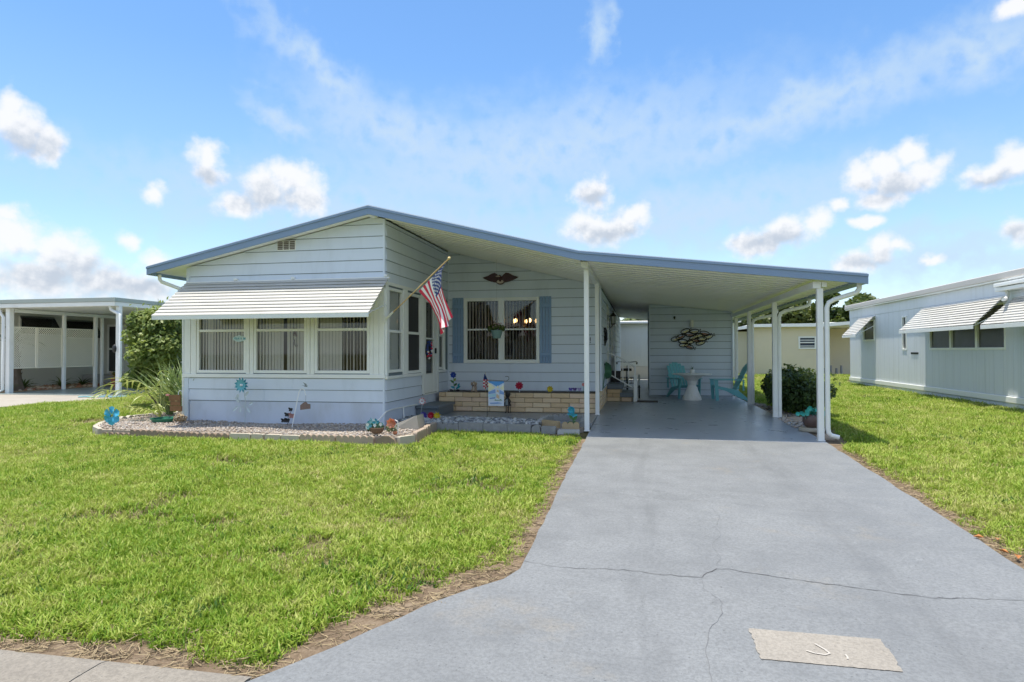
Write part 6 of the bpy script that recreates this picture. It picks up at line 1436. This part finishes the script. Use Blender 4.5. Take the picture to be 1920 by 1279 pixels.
# house-garden flag with lighthouse print
gf = thing('garden_flag', 'small garden flag printed with a lighthouse and sea in the stone bed', 'garden flag', (-2.91, 12.1, .02))
stem(gf, [(-2.91, 12.1, .0), (-2.91, 12.1, .775), (-2.88, 12.1, .785), (-2.53, 12.1, .765), (-2.50, 12.1, .78), (-2.475, 12.1, .81), (-2.48, 12.1, .845), (-2.515, 12.1, .86), (-2.55, 12.1, .85)], BLACK, .005, 'pole')
GX, GZ, GW, GH = -2.885, .285, .315, .475
def gp(u, v, d=0): return (GX+GW*u, 12.09-d+.012*math.sin(u*4+1)*(1-v*.4), GZ+GH*v)
PAL = [mat('flag_cloth_pale', (.62, .68, .76), .85, .04), mat('flag_sky_blue', (.10, .30, .62), .85, .05), mat('flag_cream', (.72, .70, .48), .85, .05), mat('flag_mid_blue', (.22, .36, .64), .85, .05), mat('flag_sand', (.62, .46, .30), .85, .05), mat('flag_aqua', (.40, .62, .70), .85, .05), mat('flag_grass', (.25, .38, .25), .85, .05)]
q = MB(); N1, N2 = 10, 10
q.add([gp(i/N1, j/N2) for j in range(N2+1) for i in range(N1+1)], [(j*(N1+1)+i, j*(N1+1)+i+1, (j+1)*(N1+1)+i+1, (j+1)*(N1+1)+i) for j in range(N2) for i in range(N1)])
gcl = q.build('cloth', PAL[0], gf, recalc=False)
PR_ = [(1, [(0, .93), (1, .93), (1, 1), (0, 1)]), (1, [(.15, .93), (.55, .78), (.95, .93)]), (2, [(0, .97), (.45, .74), (.0, .57)]), (2, [(.72, .72), (1, .86), (1, .62)]), (3, [(.0, .56), (.45, .68), (.45, .52), (0, .47)]), (3, [(.72, .66), (1, .55), (1, .46), (.72, .5)]), (5, [(0, .45), (.48, .5), (.5, .38), (0, .36)]), (3, [(.05, .32), (.45, .36), (.45, .30), (.1, .27)]), (6, [(.42, .26), (.8, .28), (.9, .22), (.4, .21)]), (0, [(.5, .25), (.56, .72), (.66, .72), (.74, .25)]), (4, [(.51, .34), (.535, .50), (.70, .42), (.72, .27)]), (4, [(.545, .58), (.555, .66), (.67, .63), (.675, .54)]), (2, [(.54, .72), (.54, .79), (.61, .84), (.68, .79), (.68, .72)]), (3, [(.1, .12), (.6, .15), (.9, .11), (.6, .09), (.12, .085)])]
for k, (mi, P) in enumerate(PR_):
    q = MB(); cx = sum(p[0] for p in P)/len(P); cy = sum(p[1] for p in P)/len(P); q.add([gp(u, v, .0025+.0007*k) for u, v in P], [tuple(range(len(P)))]); q.build('print', PAL[mi], gcl, recalc=False)
# dark metal girl silhouette figure
gi_ = thing('iron_girl_figure', 'dark metal figure of a girl in a hat standing before the brick planter', 'garden figure', (-2.82, 13.62, .0)); CHK = mat('checked_grey', (.22, .25, .25), .7, .4, 60)
q = MB(); q.ball(-2.81, 13.60, .385, .055, .045, .05, 12, 8); q.lathe([(.085, .405), (.088, .412), (.055, .42), (.05, .45), (.02, .46)], -2.81, 13.6, 16); q.build('head', BLACK, gi_, smooth=True)
q = MB(); q.lathe([(.03, .34), (.045, .31), (.05, .25), (.085, .17), (.088, .155), (.03, .155)], -2.82, 13.61, 14); q.build('dress', BLACK, gi_, smooth=True)
q = MB(); q.prism([(-2.85, .17), (-2.79, .17), (-2.80, .30), (-2.84, .30)], 'y', 13.53, 13.545); q.build('apron', CHK, gi_)
for sg in (-1, 1):
    stem(gi_, [(-2.82+sg*.04, 13.6, .31), (-2.82+sg*.075, 13.58, .26), (-2.82+sg*.06, 13.56, .20)], BLACK, .011, 'arm'); stem(gi_, [(-2.82+sg*.025, 13.6, .16), (-2.82+sg*.028, 13.6, .02)], BLACK, .010, 'leg')
    q = MB(); q.ball(-2.82+sg*.032, 13.585, .014, .018, .032, .013, 8, 6); q.build('shoe', BLACK, gi_, smooth=True)
stem(gi_, [(-2.755, 13.58, .23), (-2.745, 13.6, .0)], BLACK, .005, 'walking_stick')
t = thing('teal_flower_stake', 'teal flower stake standing in the small stone ring by the carport post', 'artificial flower', (-1.17, 11.3, .03)); bloom(t, (-1.18, 11.27, .305), .07, 9, [AQUA, TEAL], TEAL, 2, .6); stem(t, [(-1.15, 11.3, .0), (-1.17, 11.29, .3)], GREENW, .006)
for (x, z, a, l) in ((-1.16, .2, 2.7, .10), (-1.16, .19, .4, .10), (-1.16, .14, 2.2, .09), (-1.15, .12, .8, .11), (-1.16, .09, 3.4, .10), (-1.15, .09, -.2, .09), (-1.16, .22, 1.2, .07)):
    q = MB(); petal(q, (x, 11.27, z), a, 0, l, .055, .25); q.build('leaf', TEAL if z > .15 else GREENW, t, recalc=False)
tr = thing('green_tray', 'flat green plastic tray under the palm on the gravel', 'tray', (-8.95, 10.72, .03)); q = MB(); q.lathe([(.22, .02), (.24, .075), (.255, .08), (.255, .07), (.235, .045), (.05, .04)], -8.95, 10.72, 22); q.build('tray', mat('green_plastic', (.02, .16, .10), .5), tr, smooth=True)
sg_ = thing('wood_sign', 'brown three-board wooden sign hanging on a white hook by the porch corner', 'sign', (-8.66, 10.66, .03)); WD = mat('rustic_wood', (.22, .115, .05), .85, .25, 10, .5, 60, stretch=(.5, 1, 6))
for z0, z1, x0, x1 in ((.415, .53, -8.80, -8.55), (.325, .41, -8.77, -8.55), (.22, .318, -8.78, -8.52)): q = MB(); q.cbox(x0, x1, 10.64, 10.662, z0, z1, .004); q.build('plank', WD, sg_)
stem(sg_, [(-8.53, 10.68, .0), (-8.535, 10.68, .55), (-8.55, 10.68, .60), (-8.59, 10.68, .615), (-8.62, 10.68, .58), (-8.62, 10.675, .53)], WHITEMETAL, .007, 'hook'); q = MB(); q.ball(-8.83, 10.65, .525, .05, .02, .022, 8, 6); q.build('bird', PINKP, sg_, smooth=True)
dg2 = bunch('dried_grass_clump', 'tuft of dry brown and pale grass at the foot of the porch corner', 'plant', (-8.45, 10.52, .02), .12, .11, 160, mat('dry_tan', (.40, .31, .20), .9, .2), [mat('pale_seed', (.62, .56, .44), .8)], 10, 71, .04, .03)
# window hangings behind the porch glass
fs_ = thing('leaf_sign', 'pale aqua leaf-shaped sign hanging inside the left porch window', 'sign', (-7.5, 10.93, 1.60)); q = MB(); P = [(-7.66+.32*t, 1.597+.062*math.sin(math.pi*t)**.8) for t in np.linspace(0, 1, 11)] + [(-7.66+.32*t, 1.597-.062*math.sin(math.pi*t)**.8) for t in np.linspace(1, 0, 11)[1:-1]]
q.prism(P, 'y', 10.925, 10.932); q.build('board', mat('pale_aqua', (.55, .68, .70), .6, .05), fs_); q = MB(); q.prism([(-7.41, 1.575), (-7.37, 1.597), (-7.41, 1.62)], 'y', 10.922, 10.9248)
for (x, z, w, h) in ((-7.595, 1.605, .014, .034), (-7.57, 1.612, .03, .008), (-7.55, 1.60, .012, .03), (-7.52, 1.605, .012, .03), (-7.49, 1.61, .028, .008), (-7.46, 1.60, .012, .03), (-7.54, 1.572, .08, .006)): q.box(x-w/2, x+w/2, 10.922, 10.9248, z-h/2, z+h/2)
lt = q.build('lettering', TEAL, fs_); lt['kind'] = 'stuff'
ch_ = thing('window_chime', 'dark red and grey chime hanging in the middle porch window', 'wind chime', (-6.38, 10.98, 1.7)); q = MB(); q.ball(-6.38, 11.0, 1.76, .02, .02, .03, 8, 6); q.tube([(-6.38, 11.0, 1.73), (-6.41, 11.0, 1.64)], .012, 6); q.tube([(-6.38, 11.0, 1.73), (-6.35, 11.0, 1.63)], .012, 6); q.build('figure', mat('maroon', (.14, .04, .04), .6), ch_, smooth=True)
stem(ch_, [(-6.38, 11.0, 1.9), (-6.38, 11.0, 1.45)], BLACK, .002, 'string')
for z in (1.55, 1.50, 1.46): q = MB(); q.ball(-6.38+.03*math.sin(z*40), 11.0, z, .022, .01, .03, 8, 6); q.build('charm', mat('grey_charm', (.35, .33, .32), .4), ch_, smooth=True)

# ------------------------------------------------------------------ carport furniture and wall things
CHT = mat('turquoise_plastic', (.19, .52, .57), .45, .06, 4)
def adirondack():
    t = thing('adirondack_chair', 'turquoise plastic adirondack chair', 'chair', (0, 0, 0), 'turquoise chairs under the carport')
    # faces +x; back leans towards -x
    for k in range(6):
        w = .085; y = -.235 + k*.094; top = 1.0 - .45*((y)/.30)**2*.35; q = MB()
        x0, z0, x1, z1 = -.10, .27, -.10-.36*(top-.27)/.73, top
        vs = [(x0, y-w/2*.8, z0), (x0, y+w/2*.8, z0), (x1, y+w/2, z1), (x1, y-w/2, z1)]; q.add(vs + [(x-.018, yy, z+.004) for x, yy, z in vs], [(0, 1, 2, 3), (4, 5, 6, 7), (0, 1, 5, 4), (1, 2, 6, 5), (2, 3, 7, 6), (3, 0, 4, 7)]); q.build('back_slat', CHT, t, local=True)
    for k in range(5):
        x = -.08+k*.105; z = .275+.022*k; q = MB(); q.cbox(x, x+.09, -.27, .27, z, z+.02, .004); q.build('seat_slat', CHT, t, local=True)
    for y in (-.31, .31):
        q = MB(); q.cbox(-.30, .50, y-.06, y+.06, .545, .565, .006); q.build('armrest', CHT, t, local=True)
        q = MB(); q.prism([(.36, 0), (.44, 0), (.48, .545), (.38, .545)], 'y', y-.016, y+.016); q.build('front_leg', CHT, t, local=True)
        q = MB(); q.prism([(-.46, 0), (-.37, 0), (.05, .22), (.44, .335), (.44, .39), (-.02, .30), (-.14, .29)], 'y', y*.88-.014, y*.88+.014); q.build('rear_leg', CHT, t, local=True)
        q = MB(); q.cbox(-.30, -.26, y-.02, y+.02, .27, .545, .004); q.build('back_post', CHT, t, local=True)
    q = MB(); q.cbox(-.30, -.275, -.31, .31, .60, .66, .004); q.build('cross_bar', CHT, t, local=True); return t
c1 = adirondack(); c1.location = (2.44, 18.25, .0); c1.rotation_euler = (0, 0, R(184)); c1['label'] = 'turquoise adirondack chair seen from the side, right of the white pedestal table'
c2 = dup(c1, (1.22, 18.98, 0), R(-66), None, 'turquoise adirondack chair with slatted back behind the white pedestal table')
TBW = mat('white_resin_table', (.86, .85, .82), .5, .05, 5, dirt=(.70, .66, .60), ds=3, damt=.5)
tb = thing('pedestal_table', 'round white table on a flared fluted pedestal under the carport', 'table', (1.42, 18.1, 0)); q = MB(); n = 24
prof = [(.255, 0), (.255, .04), (.235, .06), (.16, .25), (.105, .40), (.13, .52), (.25, .64), (.36, .68)]
vs = [(1.42+r*(1+.05*(k % 2 == 0)*(z > .05))*math.cos(2*math.pi*k/48), 18.1+r*(1+.05*(k % 2 == 0)*(z > .05))*math.sin(2*math.pi*k/48), z) for r, z in prof for k in range(48)]
q.add(vs, [(i*48+k, i*48+(k+1) % 48, (i+1)*48+(k+1) % 48, (i+1)*48+k) for i in range(7) for k in range(48)]); q.build('pedestal', TBW, tb)
q = MB(); q.lathe([(.10, .682), (.50, .684), (.52, .695), (.52, .712), (.505, .722), (.02, .722)], 1.42, 18.1, 40); q.build('tabletop', WHITEMETAL, tb, smooth=True)
cu = thing('potted_succulent', 'small white pot with a dark plant on the pedestal table', 'potted plant', (1.43, 18.08, .722)); q = MB(); q.lathe([(.048, .722), (.06, .83), (.066, .835), (.055, .835), (.045, .80)], 1.43, 18.08, 16); q.build('pot', TBW, cu, smooth=True); q = MB(); r = random.Random(6)
for k in range(14): strap(q, (1.43, 18.08, .82), r.uniform(0, 6.28), r.uniform(.07, .13), .022, r.uniform(.5, 1.5), .7, 4)
q.build('leaves', leaf_mat('succulent', (.03, .09, .05), (.08, .18, .10)), cu, recalc=False)
# school of metal fish on the shed wall
FD = mat('dark_bronze', (.055, .045, .035), .4, .2, metal=.6); FG = mat('gold_patina', (.66, .60, .36), .4, .3, 20, metal=.5); FC = mat('copper_patina', (.30, .17, .12), .45, .3, 20, metal=.4)
fw_ = thing('fish_wall_art', 'metal wall art of a school of gold and bronze fish on the shed', 'wall art', (1.52, SYF-.04, 1.68)); r = random.Random(15)
for k, (x, z, a) in enumerate(((1.08, 1.70, .15), (1.22, 1.76, .3), (1.30, 1.62, -.2), (1.36, 1.93, .25), (1.48, 1.83, -.15), (1.62, 1.92, .2), (1.74, 1.80, .1), (1.92, 1.86, -.15), (2.02, 1.76, .25), (1.52, 1.62, .3), (1.68, 1.66, -.2), (1.80, 1.58, .35), (1.32, 1.52, .1), (1.47, 1.47, -.35), (1.84, 1.70, .05), (1.60, 1.74, .4))):
    a += r.uniform(-.1, .1); c, s = math.cos(a), math.sin(a); y = SYF-.06-r.uniform(0, .03)
    tf = lambda u, v, d=0: (x + (u*c - v*s), y-d, z + (u*s + v*c)); L, H = .135, .062
    ring_ = [tf(L*math.cos(t), H*math.sin(t)) for t in np.linspace(0, 6.2832, 21)]; q = MB(); q.tube(ring_, .0125, 5, caps=False); q.tube([tf(L, 0), tf(L+.06, .045)], .006, 5); q.tube([tf(L, 0), tf(L+.06, -.045)], .006, 5); q.tube([tf(L+.06, .045), tf(L+.045, 0), tf(L+.06, -.045)], .006, 5)
    fo = q.build('fish', FD, fw_, smooth=True); q = MB(); q.add([tf(-L*.7, 0, .006), tf(-L*.2, -H*.7, .01), tf(L*.6, -H*.45, .006), tf(L*.85, 0, .004), tf(L*.2, H*.15, .012)], [(0, 1, 2, 3, 4)]); q.build('body_panel', (FG, FC)[k % 3 == 1], fo, recalc=False)
q = MB()
for (p0, p1) in (((1.2, 1.70), (1.36, 1.90)), ((1.48, 1.83), (1.74, 1.80)), ((1.3, 1.62), (1.68, 1.66)), ((1.74, 1.80), (2.0, 1.78)), ((1.36, 1.9), (1.66, 1.9)), ((1.5, 1.6), (1.5, 1.48)), ((1.68, 1.66), (1.84, 1.7))): q.tube([(p0[0], SYF-.035, p0[1]), (p1[0], SYF-.035, p1[1])], .006, 5)
q.build('rod', FD, fw_)
wl = thing('wall_light', 'white cylinder wall light above the fish art on the shed', 'wall light', (1.545, SYF-.06, 2.15)); q = MB(); q.lathe([(.05, 2.045), (.055, 2.05), (.055, 2.255), (.05, 2.26)], 1.545, SYF-.075, 18); q.cbox(1.50, 1.59, SYF-.026, SYF-.012, 2.08, 2.22, .004); q.build('housing', mat('cream_light', (.80, .77, .70), .4), wl, smooth=True)
sc_ = thing('security_camera', 'small black camera high on the shed wall', 'camera', (1.05, SYF-.05, 2.35)); q = MB(); q.ball(1.05, SYF-.06, 2.35, .035, .04, .035, 10, 8); q.cbox(1.035, 1.075, SYF-.04, SYF-.012, 2.29, 2.33, .004); q.build('housing', BLACK, sc_, smooth=True)
# hose, lizard ornament and lantern on the house's right wall
ho = thing('hose_coil', 'green garden hose coiled on the house wall beside the carport post', 'hose', (HX+.08, 16.3, .84)); HG = mat('green_hose', (.08, .22, .13), .5, .1); q = MB()
for k in range(6): q.tube([(HX+.05+.022*k, 16.35+(.46-.03*k)*math.cos(a), .85+(.21-.012*k)*math.sin(a)-.004*k) for a in np.linspace(0, 6.2832, 29)], .013, 6, caps=False)
q.build('coil', HG, ho, smooth=True); q = MB(); q.cbox(HX+.012, HX+.12, 16.2, 16.5, .98, 1.03, .008); q.build('holder', BLACK, ho); stem(ho, [(HX+.04, 15.9, .78), (HX+.04, 15.2, .56), (HX+.05, 15.05, .49)], HG, .013, 'hose_end')
lz = thing('lizard_ornament', 'black metal lizard ornament climbing the house wall under the carport', 'wall ornament', (HX+.04, 16.0, 1.7)); q = MB(); q.tube([(HX+.035, 16.0, 1.92), (HX+.045, 16.02, 1.86), (HX+.05, 15.95, 1.76), (HX+.05, 16.08, 1.64), (HX+.04, 15.98, 1.54), (HX+.035, 16.1, 1.48)], [.03, .05, .055, .05, .03, .01], 8); q.build('body', BLACK, lz, smooth=True)
for (y, z, dy, dz) in ((15.95, 1.80, -.2, .06), (15.97, 1.80, .22, .05), (16.06, 1.64, -.2, -.08), (16.06, 1.64, .2, -.06)): stem(lz, [(HX+.04, y, z), (HX+.045, y+dy*.6, z+dz), (HX+.035, y+dy, z+dz*.2)], BLACK, .018, 'leg')
ln = thing('coach_lantern', 'black coach lantern on the house wall by the side door', 'lantern', (HX+.1, 18.9, 2.2)); lx, ly = HX+.13, 18.9
q = MB(); q.lathe([(.02, 2.46), (.10, 2.38), (.105, 2.365), (.07, 2.36)], lx, ly, 6); q.lathe([(.06, 2.12), (.065, 2.13), (.05, 2.15)], lx, ly, 6); q.tube([(lx, ly, 2.46), (lx, ly, 2.52)], .012, 6)
for k in range(6): a = 2*math.pi*k/6; q.tube([(lx+.062*math.cos(a), ly+.062*math.sin(a), 2.13), (lx+.085*math.cos(a), ly+.085*math.sin(a), 2.365)], .006, 4)
q.build('frame', BLACK, ln); q = MB(); q.lathe([(.05, 2.14), (.075, 2.355)], lx, ly, 6); q.build('glass', mat('frosted_glass', (.6, .62, .6), .2), ln); q = MB(); q.tube([(HX+.012, ly, 2.10), (HX+.06, ly, 2.02), (lx, ly, 2.12)], .012, 6); q.cbox(HX+.012, HX+.03, ly-.06, ly+.06, 1.95, 2.3, .004); q.build('bracket', BLACK, ln)
# tricycle behind the side steps
TG = mat('silver_paint', (.40, .42, .43), .35, .05, metal=.3); ty = thing('adult_tricycle', 'adult tricycle with wide black saddle parked behind the side steps', 'tricycle', (-.32, 19.0, 0)); TX = -.36
def wheel(x, y, rad):
    q = MB(); q.tube([(x, y+rad*math.cos(a), rad+rad*.955*math.sin(a)) for a in np.linspace(0, 6.2832, 33)], .026, 8, caps=False); w = q.build('wheel', RUBBER, ty, smooth=True); q = MB(); q.tube([(x, y+(rad-.045)*math.cos(a), rad+(rad-.045)*math.sin(a)) for a in np.linspace(0, 6.2832, 33)], .012, 6, caps=False); q.build('rim', TG, w, smooth=True); q = MB()
    for k in range(14): a = 2*math.pi*k/14; q.tube([(x, y, rad), (x, y+(rad-.05)*math.cos(a), rad+(rad-.05)*math.sin(a))], .0025, 3, caps=False)
    q.tube([(x-.05, y, rad), (x+.05, y, rad)], .02, 8); q.build('spokes', TG, w)
wheel(TX-.34, 18.55, .30); wheel(TX+.36, 18.55, .30); wheel(TX, 20.0, .30)
stem(ty, [(TX-.34, 18.55, .30), (TX+.36, 18.55, .30)], TG, .016, 'axle'); stem(ty, [(TX, 18.6, .34), (TX, 19.1, .34), (TX, 19.72, .52), (TX, 19.78, .9)], TG, .022, 'frame_tube'); stem(ty, [(TX, 19.1, .34), (TX, 18.95, .76)], TG, .016, 'seat_post')
for sx in (-.05, .05): stem(ty, [(TX+sx*.5, 19.8, .62), (TX+sx, 20.0, .30)], TG, .012, 'fork')
stem(ty, [(TX-.30, 19.40, .98), (TX-.27, 19.60, 1.02), (TX-.1, 19.76, 1.0), (TX+.1, 19.76, 1.0), (TX+.27, 19.60, 1.02), (TX+.30, 19.40, .98)], TG, .012, 'handlebar')
for sx in (-1, 1): stem(ty, [(TX+sx*.30, 19.42, .985), (TX+sx*.285, 19.28, .96)], RUBBER, .019, 'grip')
q = MB(); q.prism([(TX-.15, 18.78), (TX+.15, 18.78), (TX+.13, 18.95), (TX+.03, 19.12), (TX-.03, 19.12), (TX-.13, 18.95)], 'z', .76, .83); q.build('saddle', RUBBER, ty)
bk_ = MB()
for z in (.42, .50, .58): bk_.tube([(TX-.24, 18.35, z), (TX+.26, 18.35, z), (TX+.26, 18.75, z), (TX-.24, 18.75, z), (TX-.24, 18.35, z)], .006, 5)
for k in range(9): bk_.tube([(TX-.24+k*.0625, 18.35, .40), (TX-.24+k*.0625, 18.35, .60)], .004, 4); bk_.tube([(TX-.24+k*.0625, 18.75, .40), (TX-.24+k*.0625, 18.75, .60)], .004, 4)
bk_.build('basket', BLACK, ty)
fd = MB(); fd.tube([(TX+.36, 18.55+.345*math.cos(a), .30+.345*math.sin(a)) for a in np.linspace(.2, 2.9, 12)], [.03]*12, 6); fd.build('mudguard', TG, ty, smooth=True)
bx = thing('black_bin', 'dark bin standing behind the side steps next to the wall', 'bin', (-.66, 18.75, 0)); q = MB(); q.prism([(-.80, 0), (-.56, 0), (-.53, .72), (-.83, .72)], 'y', 18.62, 18.9); q.build('body', BLACK, bx); q = MB(); q.cbox(-.84, -.52, 18.6, 18.92, .722, .76, .01); q.build('lid', BLACK, bx)
# pot with teal flowers on a round stone between the right posts
bp = thing('brown_pot', 'round brown pot of teal artificial flowers on a flat stone by the carport posts', 'flower pot', (2.95, 11.9, .01)); q = MB(); q.lathe([(.09, .012), (.125, .035), (.16, .115), (.155, .195), (.135, .23), (.142, .24), (.12, .24), (.11, .215)], 2.95, 11.9, 22); q.build('pot', mat('brown_glaze', (.12, .075, .065), .45, .15, 6), bp, smooth=True)
TF = mat('teal_flower', (.05, .42, .36), .5, .15, 14); r = random.Random(29); q = MB()
for k in range(26): strap(q, (2.95+r.uniform(-.04, .04), 11.9, .225), r.uniform(0, 6.28), r.uniform(.12, .28), .03, r.uniform(.2, 1.35), r.uniform(.7, 1.9), 5)
q.build('leaves', leaf_mat('teal_leaf', (.02, .16, .12), (.06, .36, .30)), bp, recalc=False)
for k in range(20):
    a = r.uniform(0, 6.28); d = r.uniform(.05, .25); p = (2.95+d*math.cos(a)*1.1, 11.9+d*math.sin(a)*.7-.03, .355-d*.45+r.uniform(-.03, .04)); q = MB()
    for j in range(6): petal(q, p, j*1.047+k, 0, .04, .032, .3)
    q.build('flower', TF, bp, recalc=False)
fs2 = MB(); fs2.lathe([(.20, -.05), (.215, -.03), (.215, 0), (.19, .01)], 2.93, 11.86, 18); tag(fs2.build('round_stone', mat('cream_stone', (.46, .41, .33), .9, .1, 10, .5, 60), smooth=True), 'round cream stepping stone under the brown pot', 'stone')
for k, (x, y, rr, lab) in enumerate(((3.02, 13.2, .16, 'pale flat stone on the bare soil behind the brown pot'), (3.0, 11.35, .14, 'flat tan stone on the bare soil in front of the brown pot'), (2.98, 11.05, .10, 'small tan stone near the foot of the front downspout'), (3.05, 13.6, .18, 'pale stone at the foot of the middle downspout'))):
    q = MB(); q.ball(x, y, gz(y)-.01, rr, rr*.7, .045, 12, 7); tag(q.build('flat_stone', ET, smooth=True), lab, 'stone', 'flat stones by the carport posts')
x, y = fill([(2.72, 12.2), (3.25, 12.2), (3.3, 17.4), (2.75, 17.6)], 900, RNG); o = scatter_stones('post_gravel', np.stack([x, y, np.full(len(x), -.02)], 1), RNG.uniform(.012, .045, len(x)), STN + [WST[1]], 9); tag(o, 'brown gravel and pebbles along the carport posts', 'gravel', kind='stuff')
